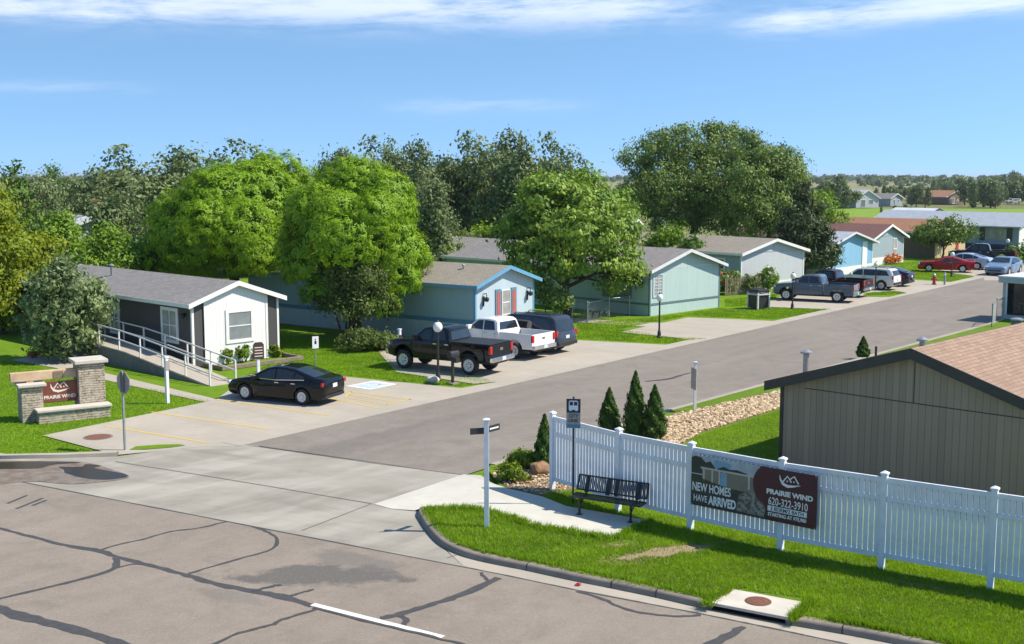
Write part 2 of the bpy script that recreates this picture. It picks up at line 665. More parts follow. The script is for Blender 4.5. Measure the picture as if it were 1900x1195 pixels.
def build_materials():
    q = MT
    st = G(590, 1068)
    st2 = G(420, 1105)
    st3 = G(660, 1040)
    dirn = R(150)
    q['main_asphalt'] = asphalt('main_asphalt', (0.228, 0.194, 0.16), (0.288, 0.245, 0.202),
                                [(st.x, st.y, 2.1, 0.75, dirn + R(30), 0.9, (0.085, 0.083, 0.083)),
                                 (st3.x, st3.y, 1.6, 0.5, dirn, 0.6, (0.13, 0.125, 0.122)),
                                 (st2.x, st2.y, 1.3, 0.35, dirn, 0.4, (0.13, 0.125, 0.12))])
    oil = G(700, 815); oil2 = G(1000, 745)
    q['street_asphalt'] = asphalt('street_asphalt', (0.205, 0.178, 0.152), (0.25, 0.219, 0.188),
                                  [(oil.x, oil.y, 7, 0.9, R(52), 0.45, (0.13, 0.122, 0.115)),
                                   (oil2.x, oil2.y, 9, 0.8, R(52), 0.35, (0.235, 0.215, 0.195))], grain=0.35)
    q['sealant'] = pbr('sealant', (0.045, 0.045, 0.047), (0.065, 0.062, 0.06), 6, 0.7, 0.3)
    q['apron'] = concrete('apron_concrete', (0.315, 0.293, 0.248), (0.255, 0.237, 0.2), (0.19, 0.175, 0.147), 0.25,
                          [(R(52), 0.9, (0.42, 0.395, 0.34), 0.65), (R(-30), 0.7, (0.2, 0.186, 0.158), 0.65), (R(10), 0.5, (0.43, 0.405, 0.35), 0.5)])
    q['pad'] = concrete('pad_concrete', (0.42, 0.375, 0.31), (0.37, 0.33, 0.275), (0.29, 0.255, 0.21), 0.3,
                        [(R(140), 0.8, (0.31, 0.275, 0.235), 0.4)])
    q['walk'] = concrete('walk_concrete', (0.56, 0.54, 0.475), (0.5, 0.48, 0.42), (0.4, 0.38, 0.33), 0.7)
    q['kerb'] = concrete('kerb_concrete', (0.29, 0.25, 0.2), (0.22, 0.19, 0.155), (0.13, 0.115, 0.095), 1.3)
    q['darkkerb'] = concrete('dark_concrete', (0.2, 0.19, 0.175), (0.16, 0.15, 0.14), (0.1, 0.095, 0.09), 0.8)
    q['lawn'] = grass_mat('lawn_grass', (0.145, 0.265, 0.010), (0.195, 0.325, 0.014), (0.105, 0.21, 0.008))
    q['near_lawn'] = grass_mat('near_lawn_grass', (0.13, 0.235, 0.012), (0.19, 0.30, 0.018), (0.095, 0.175, 0.01), (0.34, 0.26, 0.16), 0.8, 0.66, [(G(1235, 1023, .13).x, G(1235, 1023, .13).y, 1.6, .42, R(21)), (G(1150, 1012, .13).x, G(1150, 1012, .13).y, .6, .2, R(5)), (G(1165, 1040, .13).x, G(1165, 1040, .13).y, .7, .25, R(15)), (G(1700, 1085, .13).x, G(1700, 1085, .13).y, 2.5, .16, R(-33)), (G(1480, 1032, .13).x, G(1480, 1032, .13).y, 1.2, .2, R(-33))])
    q['terrain'] = grass_mat('terrain', (0.17, 0.19, 0.06), (0.23, 0.22, 0.10), (0.10, 0.14, 0.04), None, 0.3)
    q['field'] = grass_mat('field', (0.30, 0.27, 0.15), (0.24, 0.25, 0.10), (0.20, 0.22, 0.09), None, 0.2)
    q['meadow'] = grass_mat('meadow', (0.2, 0.33, 0.03), (0.25, 0.36, 0.05), (0.13, 0.24, 0.02), None, 0.4)
    q['bed'] = pbr('bed_soil', (0.22, 0.15, 0.09), (0.13, 0.09, 0.055), 5, 0.95, 0.8, 30)
    q['yellow'] = pbr('yellow_paint', (0.62, 0.43, 0.06), (0.5, 0.37, 0.12), 9, 0.7)
    q['white_line'] = pbr('white_line', (0.74, 0.73, 0.7), (0.6, 0.59, 0.55), 12, 0.7)
    q['blue_paint'] = pbr('blue_paint', (0.28, 0.46, 0.6), (0.5, 0.54, 0.55), 5, 0.7)
    q['white'] = pbr('white_vinyl', (0.74, 0.77, 0.83), (0.6, 0.63, 0.68), 3.5, 0.4, lo=.4, hi=.75)
    q['trim_white'] = pbr('trim_white', (0.78, 0.77, 0.74), (0.7, 0.69, 0.66), 3, 0.5)
    q['rail'] = pbr('painted_rail', (0.66, 0.65, 0.66), (0.58, 0.57, 0.57), 5, 0.4)
    q['rust'] = pbr('rusty_iron', (0.19, 0.075, 0.045), (0.14, 0.06, 0.04), 14, 0.85, 0.5)
    q['black_metal'] = pbr('black_metal', (0.018, 0.018, 0.02), (0.03, 0.03, 0.032), 8, 0.45)
    q['galv'] = pbr('galvanised', (0.36, 0.38, 0.4), (0.27, 0.29, 0.31), 9, 0.45, metal=0.5)
    q['sign_back'] = pbr('sign_back', (0.4, 0.36, 0.34), (0.33, 0.3, 0.29), 6, 0.5, metal=0.3)
    q['globe'] = pbr('globe_glass', (0.82, 0.82, 0.8), (0.74, 0.74, 0.72), 3, 0.2)
    q['tyre'] = pbr('tyre_rubber', (0.016, 0.016, 0.017), (0.026, 0.025, 0.024), 12, 0.8)
    q['rim'] = pbr('alloy_rim', (0.72, 0.73, 0.75), (0.6, 0.61, 0.63), 8, 0.35, metal=0.4)
    q['chrome'] = pbr('chrome', (0.72, 0.73, 0.75), (0.6, 0.6, 0.62), 3, 0.12, metal=1.0)
    q['car_glass'] = pbr('car_glass', (0.012, 0.016, 0.02), (0.02, 0.025, 0.03), 2, 0.03, spec=0.9)
    q['tail_red'] = pbr('tail_lamp', (0.5, 0.012, 0.012), (0.38, 0.01, 0.012), 9, 0.15, coat=0.6)
    q['head_lamp'] = pbr('head_lamp', (0.62, 0.65, 0.68), (0.5, 0.52, 0.55), 9, 0.08, coat=0.6)
    q['plate'] = pbr('number_plate', (0.62, 0.66, 0.7), (0.5, 0.55, 0.6), 14, 0.4)
    q['plastic'] = pbr('dark_plastic', (0.012, 0.012, 0.013), (0.02, 0.02, 0.02), 9, 0.55)
    q['bark'] = pbr('bark', (0.11, 0.08, 0.055), (0.06, 0.045, 0.033), 6, 0.95, 0.9, 25)
    q['rock'] = pbr('tan_rock', (0.50, 0.34, 0.2), (0.36, 0.23, 0.13), 2.2, 0.9, 0.4, 40)
    q['boulder'] = pbr('orange_boulder', (0.34, 0.19, 0.09), (0.16, 0.1, 0.06), 4, 0.9, 0.7, 20)
    q['timber'] = pbr('raw_timber', (0.58, 0.42, 0.27), (0.46, 0.31, 0.19), 2.5, 0.75, 0.3, 30)
    q['old_wood'] = pbr('weathered_wood', (0.24, 0.19, 0.13), (0.16, 0.13, 0.09), 5, 0.85, 0.4, 40)
    q['sign_rust'] = pbr('sign_panel_brown', (0.2, 0.055, 0.03), (0.155, 0.04, 0.03), 3, 0.45)
    q['letter'] = pbr('letter_cream', (0.72, 0.68, 0.58), (0.66, 0.62, 0.52), 6, 0.5)
    q['maroon'] = pbr('banner_maroon', (0.085, 0.012, 0.022), (0.06, 0.01, 0.02), 2, 0.5)
    q['notice'] = pbr('notice_brown', (0.07, 0.03, 0.025), (0.05, 0.025, 0.02), 5, 0.5)
    q['navy'] = pbr('navy_blue', (0.012, 0.03, 0.09), (0.01, 0.022, 0.07), 4, 0.4)
    q['text_white'] = pbr('text_white', (0.8, 0.8, 0.8), (0.76, 0.76, 0.76), 5, 0.5)
    q['text_dark'] = pbr('text_dark', (0.03, 0.03, 0.035), (0.04, 0.035, 0.035), 5, 0.5)
    q['red_paint'] = pbr('red_paint', (0.42, 0.03, 0.02), (0.34, 0.03, 0.02), 5, 0.4)
    q['stone'] = stone('ledge_stone', [(0.50, 0.42, 0.31), (0.36, 0.30, 0.22), (0.56, 0.51, 0.42)])
    q['cap_stone'] = concrete('cap_stone', (0.58, 0.54, 0.47), (0.5, 0.46, 0.4), (0.4, 0.36, 0.3), 1.5)
    q['pane'] = pane_mat('pane_blind', (0.2, 0.24, 0.27), (0.14, 0.17, 0.2))
    q['pane_grey'] = pane_mat('pane_grey_blind', (0.26, 0.28, 0.29), (0.2, 0.22, 0.23), 0.1)
    q['pane_curtain'] = pane_mat('pane_curtain', (0.4, 0.39, 0.35), (0.26, 0.25, 0.23), 0.1)
    q['pane_dark'] = pane_mat('pane_dark', (0.025, 0.03, 0.035), (0.05, 0.055, 0.06), 0.05)
    q['water'] = NT('puddle_water').finish((0.03, 0.023, 0.013), 0.18, 0, None, 0, 0.12)
    t = NT('wet_ground')
    q['wet'] = t.finish(t.mix(t.ramp(t.noise(2.5, 6, 0.7), 0.4, 0.62), (0.16, 0.11, 0.07), (0.24, 0.2, 0.16)), 0.35, 0, None, 0, 0.4)
    # house colours
    q['a_dark'] = siding('siding_charcoal', (0.072, 0.068, 0.07), 0.2, 0.75)
    q['a_white'] = siding('siding_white', (0.74, 0.735, 0.72), 0.2, 0.7)
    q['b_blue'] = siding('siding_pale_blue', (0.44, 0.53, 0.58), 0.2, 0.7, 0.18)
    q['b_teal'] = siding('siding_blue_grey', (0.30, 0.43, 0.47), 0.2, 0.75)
    q['b_trim'] = pbr('trim_sky_blue', (0.13, 0.33, 0.5), (0.11, 0.3, 0.45), 3, 0.5)
    q['shutter_red'] = pbr('shutter_red', (0.46, 0.1, 0.07), (0.4, 0.09, 0.06), 5, 0.6)
    q['shutter_blue'] = pbr('shutter_blue', (0.1, 0.24, 0.34), (0.08, 0.2, 0.3), 5, 0.6)
    q['c_teal'] = siding('siding_mint', (0.41, 0.525, 0.505), 0.2, 0.65, 0.2)
    q['c_trim'] = pbr('trim_dark_teal', (0.13, 0.19, 0.2), (0.11, 0.16, 0.17), 3, 0.5)
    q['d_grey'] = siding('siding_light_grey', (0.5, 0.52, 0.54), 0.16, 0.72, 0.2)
    q['e_blue'] = siding('siding_bright_blue', (0.22, 0.42, 0.6), 0.2, 0.75, 0.2)
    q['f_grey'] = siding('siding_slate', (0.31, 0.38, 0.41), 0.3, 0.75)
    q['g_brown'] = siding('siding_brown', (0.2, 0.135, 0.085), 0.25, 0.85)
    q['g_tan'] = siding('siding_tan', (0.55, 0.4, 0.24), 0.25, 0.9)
    q['h_blue'] = siding('siding_slate_blue', (0.25, 0.3, 0.44), 0.25, 0.85)
    q['r_taupe'] = siding('siding_taupe', (0.36, 0.272, 0.205), 0.2, 0.5, 0.7, 0.09)
    q['r_trim'] = pbr('trim_espresso', (0.03, 0.028, 0.027), (0.04, 0.037, 0.035), 4, 0.5)
    q['shed'] = siding('siding_shed', (0.4, 0.5, 0.52), 0.25, 0.85)
    q['roof_grey'] = shingles('shingle_grey', (0.25, 0.236, 0.232), (0.185, 0.175, 0.173))
    q['roof_taupe'] = shingles('shingle_taupe', (0.28, 0.25, 0.21), (0.22, 0.195, 0.165))
    q['roof_brown'] = shingles('shingle_brown', (0.2, 0.165, 0.145), (0.155, 0.13, 0.115))
    q['roof_red'] = shingles('shingle_red', (0.33, 0.228, 0.168), (0.24, 0.162, 0.12), (0.5, 0.47, 0.44))
    q['roof_maroon'] = shingles('shingle_maroon', (0.17, 0.09, 0.085), (0.14, 0.075, 0.07))
    q['roof_rust'] = shingles('shingle_rust', (0.31, 0.16, 0.10), (0.25, 0.13, 0.085))
    q['roof_metal'] = pbr('roof_sheet', (0.36, 0.39, 0.43), (0.3, 0.33, 0.37), 1.5, 0.5)
    q['roof_white'] = pbr('roof_white', (0.62, 0.63, 0.66), (0.52, 0.53, 0.56), 1.2, 0.5)
    # foliage
    q['willow'] = foliage('leaf_willow', (0.105, 0.22, 0.008), (0.30, 0.47, 0.018), 0.28)
    q['bush'] = foliage('leaf_grey_bush', (0.075, 0.12, 0.025), (0.17, 0.225, 0.06), 0.35)
    q['catalpa'] = foliage('leaf_catalpa', (0.06, 0.14, 0.010), (0.32, 0.44, 0.07), 0.22)
    q['elm'] = foliage('leaf_elm', (0.06, 0.10, 0.032), (0.235, 0.29, 0.115), 0.18)
    q['elm_green'] = foliage('leaf_elm_green', (0.06, 0.115, 0.022), (0.25, 0.34, 0.08), 0.2)
    q['mid_green'] = foliage('leaf_mid_green', (0.08, 0.17, 0.014), (0.24, 0.37, 0.035), 0.25)
    q['yellow_green'] = foliage('leaf_yellow_green', (0.12, 0.185, 0.012), (0.31, 0.36, 0.03), 0.35)
    q['cedar'] = foliage('leaf_cedar', (0.05, 0.11, 0.016), (0.14, 0.23, 0.035), 0.2)
    q['silver'] = foliage('leaf_silver', (0.10, 0.155, 0.05), (0.29, 0.36, 0.16), 0.3)
    q['juniper'] = foliage('leaf_juniper', (0.03, 0.055, 0.02), (0.10, 0.135, 0.045), 0.2)
    q['arbor'] = foliage('leaf_arborvitae', (0.03, 0.085, 0.012), (0.105, 0.185, 0.026), 0.2)
    q['shrub'] = foliage('leaf_shrub', (0.08, 0.14, 0.010), (0.22, 0.3, 0.03), 0.3)
    q['blade'] = foliage('grass_blade', (0.10, 0.21, 0.008), (0.26, 0.42, 0.02), 0.4)
    q['straw'] = foliage('straw_blade', (0.2, 0.17, 0.07), (0.3, 0.27, 0.13), 0.3)
    q['orange_flower'] = foliage('orange_flower', (0.42, 0.14, 0.03), (0.6, 0.24, 0.05), 0.3)
    q['far_leaf'] = foliage('leaf_far', (0.08, 0.125, 0.055), (0.16, 0.21, 0.09), 0.3)


build_materials()
# ------------------------------------------------------------------ ground
MAIN = (G(930, 1066) - G(79, 902)).normalized()          # along the main road, towards the right
MN = Vector((-MAIN.y, MAIN.x, 0))                        # away from the camera


def Z(p, z):
    return Vector((p.x, p.y, z))


def P(pts, z=0.002):
    return [G(x, y, z) for x, y in pts]


CURB_PX = [(776, 950), (774, 958), (778, 966), (791, 986), (814, 1011), (848, 1029), (892, 1042), (950, 1054), (976, 1059), (1058, 1077), (1134, 1092),
           (1216, 1109), (1285, 1125), (1314, 1131)]
CURB2_PX = [(1468, 1161), (1562, 1177), (1631, 1190), (1760, 1216), (1900, 1247), (2100, 1294)]
curb_w = smooth_path(P(CURB_PX, 0), 4)
curb2_w = smooth_path(P(CURB2_PX, 0), 3)
EA, EB = G(470, 822), G(1822, 516)                       # street's left asphalt edge
SE = (EB - EA).normalized()
SL = Vector((-SE.y, SE.x, 0))


def build_ground():
    big = 9000
    sheet('terrain', [(-big, -300, -0.2), (big, -300, -0.2), (big, big, -0.2), (-big, big, -0.2)], M('terrain'))
    sheet('lawn', [(-110, 5, -0.03), (60, 5, -0.03), (150, 90, -0.03), (150, 178, -0.03), (20, 185, -0.03), (-60, 140, -0.03), (-110, 90, -0.03)], M('lawn'))
    sheet('meadow', P([(1480, 412), (2300, 414), (2300, 391), (1900, 388), (1480, 386)], -0.1), M('meadow'))
    sheet('field', P([(1000, 362), (1600, 366), (1740, 362), (1740, 340), (1100, 337), (1000, 338)], -0.1), M('field'))
    # main road
    A, B = G(79, 902), G(930, 1066)
    a0 = A - MAIN * 60
    edge = [Z(a0, 0.004), Z(A, 0.004), Z(B, 0.004)] + P([(1070, 1095), (1301, 1139), (1443, 1168), (1500, 1180), (1700, 1222), (2200, 1330)], 0.004)
    low = edge[-1] - MN * 16
    sheet('main_road', edge + [low, Z(a0 - MN * 16, 0.004)], M('main_asphalt'))
    # concrete apron, gutter and left gutter
    left = [Z(a0 + MN * 2.2, -.002)] + P([(0, 852), (218, 847), (380, 824), (462, 826)], -.002)
    right = P([(862, 882), (905, 884), (905, 960)], -.002)
    gut = [Z(p, -.002) for p in curb_w + P([(1314, 1131), (1468, 1161)]) + curb2_w]
    poly = left + right[:1] + P([(770, 948)], -.002) + [p + Vector((0.25, 0.2, 0)) for p in gut] + [Z(p, -.002) for p in reversed(edge)]
    sheet('apron', poly, M('apron'))
    # street
    e0, e1 = EA, EA + SE * 190
    rr = [G(905, 868), G(1240, 764), G(1830, 604)]
    r2 = rr[2] + STREET * 110
    sheet('street', [Z(G(455, 824), 0.006), Z(e0, 0.006), Z(e1, 0.006), Z(r2, 0.006)] + [Z(p, 0.006) for p in reversed(rr)] + [Z(G(862, 882), 0.006)], M('street_asphalt'))
    # far cross drive at the end of the street
    sheet('cross_street', P([(1826, 512), (1900, 492), (2300, 492), (2300, 520), (1826, 520)], 0.012), M('pad'))
    # rolled gutter along the street
    mb = MB()
    ribbon(mb, [Z(e0 + SL * 0.45 - SE * 0.6, 0.01), Z(EA + SE * 60 + SL * 0.45, 0.01), Z(e1 + SL * 0.45, 0.01)], 0.9)
    o = mb.build('gutter', M('pad')); o['kind'] = 'structure'
    # office pad and driveways
    sheet('parking_pad', P([(80, 808), (216, 844), (300, 836), (380, 828), (480, 828), (600, 800), (720, 775), (850, 745), (960, 716), (925, 708), (855, 720), (700, 705), (640, 699), (560, 698), (446, 706), (430, 720), (400, 742)]), M('pad'))
    sheet('driveway', P([(925, 708), (960, 718), (1110, 682), (1260, 654), (1280, 641), (1245, 640), (1070, 631), (940, 622), (838, 640), (700, 650), (735, 690), (880, 712)]), M('pad'))
    sheet('driveway', P([(1300, 632), (1330, 645), (1470, 612), (1480, 598), (1440, 596), (1362, 592), (1276, 589), (1220, 601), (1152, 616), (1250, 626)]), M('pad'))
    sheet('driveway', P([(1540, 574), (1570, 585), (1680, 560), (1690, 545), (1600, 543), (1480, 543), (1425, 556), (1418, 569)]), M('pad'))
    sheet('driveway', P([(1660, 546), (1690, 555), (1790, 530), (1775, 524), (1690, 519), (1590, 526), (1600, 544)]), M('pad'))
    sheet('driveway', P([(1800, 511), (1822, 520), (1850, 512), (1860, 490), (1800, 490), (1740, 500), (1775, 508)]), M('pad'))
    sheet('lawn', P([(240, 834), (252, 828), (290, 825), (332, 824), (344, 826), (318, 830), (270, 834)], .014), M('lawn'))
    sheet('lawn', P([(1600, 550), (1604, 545), (1640, 543), (1683, 543), (1650, 551)], .014), M('lawn'))
    # path beside the ramp, around the sign
    sheet('path', P([(20, 668), (60, 661), (120, 664), (195, 692), (400, 740), (428, 752), (390, 748), (195, 705), (100, 682)], -0.01), M('pad'))
    sheet('path', P([(1060, 590), (1150, 596), (1250, 600), (1215, 607), (1140, 602), (1060, 597)], -0.012), M('pad'))
    # right-hand verge and yard
    inner = []
    for i, p in enumerate(curb_w):
        t = (curb_w[min(i + 1, len(curb_w) - 1)] - curb_w[max(i - 1, 0)]).normalized()
        inner.append(Z(p + Vector((-t.y, t.x, 0)) * 0.16, 0.13))
    inner2 = []
    for i, p in enumerate(curb2_w):
        t = (curb2_w[min(i + 1, len(curb2_w) - 1)] - curb2_w[max(i - 1, 0)]).normalized()
        inner2.append(Z(p + Vector((-t.y, t.x, 0)) * 0.16, 0.13))
    yard = inner + inner2 + [Z(inner2[-1] + Vector((60, 30, 0)), 0.13)] + [Z(rr[2] + STREET * 60, 0.13), Z(G(1834, 607), 0.13), Z(G(1244, 768), 0.13), Z(G(912, 868), 0.13), Z(G(905, 878), 0.13)] + P([(925, 898), (935, 925), (930, 950), (880, 939), (786, 941)], 0.13)
    sheet('verge', yard, M('near_lawn'))
    # kerbs
    prof = [(0.0, -0.05), (0.03, 0.1), (0.06, 0.138), (0.1, 0.15), (0.25, 0.152), (0.25, 0.0)]
    for path in (curb_w, curb2_w):
        mb = MB()
        sweep(mb, path, prof)
        o = mb.build('kerb', M('kerb'), smooth=40); o['kind'] = 'structure'
    mb = MB()
    sweep(mb, [G(905, 868), G(1240, 764), G(1830, 604), rr[2] + STREET * 60], [(0, 0.0), (-0.03, 0.12), (-0.08, 0.15), (-0.3, 0.15), (-0.3, 0.0)])
    o = mb.build('kerb', M('pad'), smooth=40); o['kind'] = 'structure'
    mb = MB()
    sweep(mb, [Z(a0 + MN * 2.2, 0), G(0, 852), G(120, 850), G(218, 846)], [(0.0, -0.05), (0.03, 0.11), (0.06, 0.13), (0.2, 0.13), (0.24, -0.03)])
    o = mb.build('kerb', M('pad'), smooth=40); o['kind'] = 'structure'
    mb = MB()
    for px, py in ((976, 1059), (1133, 1092), (1216, 1109), (1562, 1177)):
        p = G(px, py)
        d = MAIN
        n = Vector((-d.y, d.x, 0))
        vs = []
        for off, z in ((-.004, -.01), (.028, .104), (.06, .144), (.1, .1545), (.25, .1565)):
            q = p + n * off
            vs += [(q.x - d.x * .012, q.y - d.y * .012, z + .003), (q.x + d.x * .012, q.y + d.y * .012, z + .003)]
        mb.add(vs, [(2 * i, 2 * i + 1, 2 * i + 3, 2 * i + 2) for i in range(4)])
    o = mb.build('kerb_joint', M('text_dark')); o['kind'] = 'structure'
    gp = [Z(p, .0015) for p in curb_w[12:]] + P([(1468, 1161)], .0015) + [Z(p, .0015) for p in curb2_w] + [Z(p, .0015) for p in reversed(edge[3:])] + P([(930, 1066), (860, 1050)], .0015)
    sheet('gutter', gp, M('pad'))
    # sidewalk with the ramp
    bm = bmesh.new()
    loop = [((694, 935), .008), ((860, 880), .008), ((892, 882), .1), ((915, 897), .145), ((942, 906), .145), ((1006, 921), .145), ((1051, 939), .145), ((1207, 966), .145), ((1141, 998), .145),
            ((981, 972), .145), ((945, 958), .145), ((880, 941), .145), ((786, 941), .145), ((770, 947), .02), ((727, 944), .008)]
    vs = [bm.verts.new(G(p[0], p[1], z)) for p, z in loop]
    bmesh.ops.triangulate(bm, faces=[bm.faces.new(vs)])
    bmesh.ops.recalc_face_normals(bm, faces=bm.faces)
    if sum(f.normal.z for f in bm.faces) < 0:
        bmesh.ops.reverse_faces(bm, faces=bm.faces)
    me = bpy.data.meshes.new('sidewalk'); bm.to_mesh(me); bm.free()
    o = link_mesh('sidewalk', me, M('walk')); o['kind'] = 'structure'
    # stone mulch beds
    sheet('mulch_bed', P([(912, 880), (940, 858), (1000, 840), (1060, 826), (1240, 772), (1446, 724), (1446, 758), (1300, 803), (1268, 822), (1255, 850), (1040, 915), (1006, 919), (942, 905)], 0.142), M('bed'))
    # painted lines
    def line(name, pts, w, mat, z=0.008):
        mb = MB()
        ribbon(mb, [G(x, y, z) for x, y in pts], w)
        o = mb.build(name, M(mat)); o['kind'] = 'structure'
    for a, b in [((195, 790), (383, 821)), ((280, 764), (496, 796)), ((400, 741), (613, 771)), ((470, 709), (700, 757))]:
        line('parking_line', [a, b], 0.11, 'yellow')
    for a, b in [((640, 737), (718, 751)), ((648, 731), (735, 746)), ((650, 727), (762, 741)), ((640, 737), (652, 726)), ((718, 751), (764, 740))]:
        line('parking_line', [a, b], 0.1, 'yellow')
    line('lane_dash', [(580, 1121), (822, 1182)], 0.16, 'white_line', 0.011)
    # accessible-bay emblem: blue field with a white wheelchair figure
    c = G(690, 714.5, 0.009)
    ang = math.atan2(STREET.y, STREET.x)
    mb = MB()
    mb.box(-0.85, 0.85, -0.72, 0.72, 0, 0.001)
    o = mb.build('bay_emblem', M('white_line')); o.location = c; o.rotation_euler = (0, 0, ang); o['kind'] = 'structure'
    mb = MB(); mb.box(-0.6, 0.6, -0.55, 0.55, 0, 0.001)
    k = mb.build('emblem_field', M('blue_paint'), o); k.location = (0, 0, 0.004)
    mb = MB()
    pts = [(0.34 * math.cos(a), 0.34 * math.sin(a) - 0.2, 0) for a in [R(150 + 12 * i) for i in range(19)]]
    ribbon(mb, [(p[0] * .8, p[1] * .8, 0) for p in pts], 0.1)
    ribbon(mb, [(-0.08, 0.3, 0), (-0.04, 0.0, 0), (0.2, 0.0, 0), (0.28, -0.32, 0)], 0.1)
    mb.lathe([(0.08, 0), (0.08, 0.001)], 12, (-0.08, 0.42, 0))
    k = mb.build('emblem_figure', M('white_line'), o); k.location = (0, 0, 0.008)
    # crack sealant on the main road
    cracks = [
        ([(-40, 972), (0, 980), (55, 995), (122, 1012), (183, 1022), (214, 1032), (263, 1045), (336, 1064), (397, 1082), (470, 1097), (528, 1108), (580, 1124)], [.1, .1, .1, .12, .17, .12, .13, .14, .17, .2, .22, .14]),
        ([(183, 1022), (220, 1010), (263, 1001), (318, 986), (367, 980), (423, 967)], .075),
        ([(351, 1064), (428, 1041), (493, 1023), (513, 1010), (512, 997), (494, 986), (467, 976)], .075),
        ([(-60, 1126), (0, 1110), (122, 1082), (208, 1056), (214, 1034)], [.12, .11, .1, .14, .1]),
        ([(208, 1056), (244, 1047), (270, 1047)], .07),
        ([(-60, 1115), (0, 1132), (61, 1148), (147, 1170), (232, 1197), (330, 1230)], [.26, .28, .26, .26, .2, .2]),
        ([(380, 1203), (443, 1175), (500, 1160), (531, 1147), (586, 1131)], .085),
        ([(707, 1147), (753, 1136), (811, 1118), (854, 1104), (926, 1072)], [.16, .19, .17, .2, .14]),
        ([(737, 1141), (752, 1147), (753, 1154), (744, 1161)], .11),
        ([(893, 1062), (900, 1072), (908, 1078)], .07),
        ([(1070, 1096), (1121, 1112), (1153, 1127), (1200, 1138), (1260, 1143), (1301, 1141)], .075),
        ([(1381, 1162), (1348, 1181), (1310, 1200)], [.1, .2, .22]),
        ([(467, 1096), (490, 1091), (522, 1084)], .1),
        ([(540, 1105), (560, 1099), (582, 1093)], .07),
        ([(1196, 708), (1215, 706), (1240, 703), (1265, 696), (1284, 691)], [.05, .2, .22, .15, .05]),
        ([(580, 1127), (700, 1157), (822, 1186), (880, 1200)], .07),
    ]
    mb = MB()
    for i, (pts, w) in enumerate(cracks):
        n = len(pts)
        ws = w if isinstance(w, list) else [w] * n
        pp = smooth_path([G(x, y, 0.0075 + 0.0004 * i) for x, y in pts], 5)
        rnd = random.Random(i)
        ww = []
        for j in range(len(pp)):
            t = j / 5
            k = min(int(t), n - 1)
            k2 = min(k + 1, n - 1)
            ww.append((ws[k] + (ws[k2] - ws[k]) * (t - k)) * rnd.uniform(0.9, 1.5))
        pp = [p + Vector((rnd.uniform(-.02, .02), rnd.uniform(-.02, .02), 0)) for p in pp]
        ribbon(mb, pp, ww)
    # sealed joint between asphalt and concrete
    jp = []
    for i in range(len(edge) - 2):
        for k in range(10):
            jp.append(edge[i + 1 - 1].lerp(edge[i + 1], k / 10) + Vector((0, 0, 0.0026)))
    rnd = random.Random(77)
    ribbon(mb, jp, [rnd.uniform(.045, .085) for _ in jp])
    o = mb.build('road_sealant', M('sealant')); o['kind'] = 'structure'
    # saw-cut joints in the apron
    mb = MB()
    for pts in ([(214, 856), (366, 880), (500, 902), (594, 918), (690, 934)], [(690, 934), (623, 960), (560, 984)], [(455, 825), (700, 860), (862, 881)], [(905, 1010), (830, 1035)]):
        ribbon(mb, [G(x, y, 0.009) for x, y in pts], 0.035)
    o = mb.build('concrete_joint', M('darkkerb')); o['kind'] = 'structure'
    # puddle by the left kerb
    wet = smooth_path(P([(-60, 905), (0, 899), (60, 893), (130, 898), (200, 893), (238, 886), (232, 879), (205, 870), (180, 862), (140, 856), (60, 855), (-60, 859), (-60, 905)], 0.0095), 4)
    sheet('wet_patch', wet[:-1], M('wet'))
    w1 = smooth_path(P([(120, 877), (150, 886), (190, 890), (232, 886), (234, 880), (205, 874), (175, 868), (188, 864), (160, 861), (150, 866), (110, 866), (118, 871), (120, 877)], 0.013), 4)
    o = sheet('puddle', w1[:-1], M('water'))
    w2 = smooth_path(P([(-40, 872), (10, 870), (70, 869), (100, 862), (150, 858), (60, 856), (-40, 859), (-40, 872)], 0.013), 4)
    o = sheet('puddle', w2[:-1], M('water'))
    # rubber marks
    mb = MB()
    for pts in ([(14, 934), (50, 919)], [(30, 944), (80, 924)], [(60, 938), (86, 928)]):
        ribbon(mb, [G(x, y, 0.0085) for x, y in pts], 0.1)
    o = mb.build('tyre_mark', M('sealant')); o['kind'] = 'structure'


build_ground()


def in_poly(x, y, poly):
    n = len(poly)
    r = np.zeros(x.shape, bool)
    j = n - 1
    for i in range(n):
        xi, yi, xj, yj = poly[i][0], poly[i][1], poly[j][0], poly[j][1]
        c = ((yi > y) != (yj > y)) & (x < (xj - xi) * (y - yi) / (yj - yi + 1e-12) + xi)
        r ^= c
        j = i
    return r


def quads_mesh(name, V, mat, tint=None, parent=None, kind=None, tri=False):
    """V: (n,k,3) array of k-gons, tint: (n,) face attribute"""
    n, k = V.shape[0], V.shape[1]
    me = bpy.data.meshes.new(name)
    me.vertices.add(n * k)
    me.vertices.foreach_set('co', V.reshape(-1).astype(np.float32))
    me.loops.add(n * k)
    me.loops.foreach_set('vertex_index', np.arange(n * k, dtype=np.int32))
    me.polygons.add(n)
    me.polygons.foreach_set('loop_start', np.arange(0, n * k, k, dtype=np.int32))
    me.polygons.foreach_set('loop_total', np.full(n, k, dtype=np.int32))
    if tint is not None:
        at = me.attributes.new('tint', 'FLOAT', 'FACE')
        at.data.foreach_set('value', np.clip(tint, 0, 1).astype(np.float32))
    me.update()
    o = link_mesh(name, me, mat, parent)
    if kind:
        o['kind'] = kind
    return o


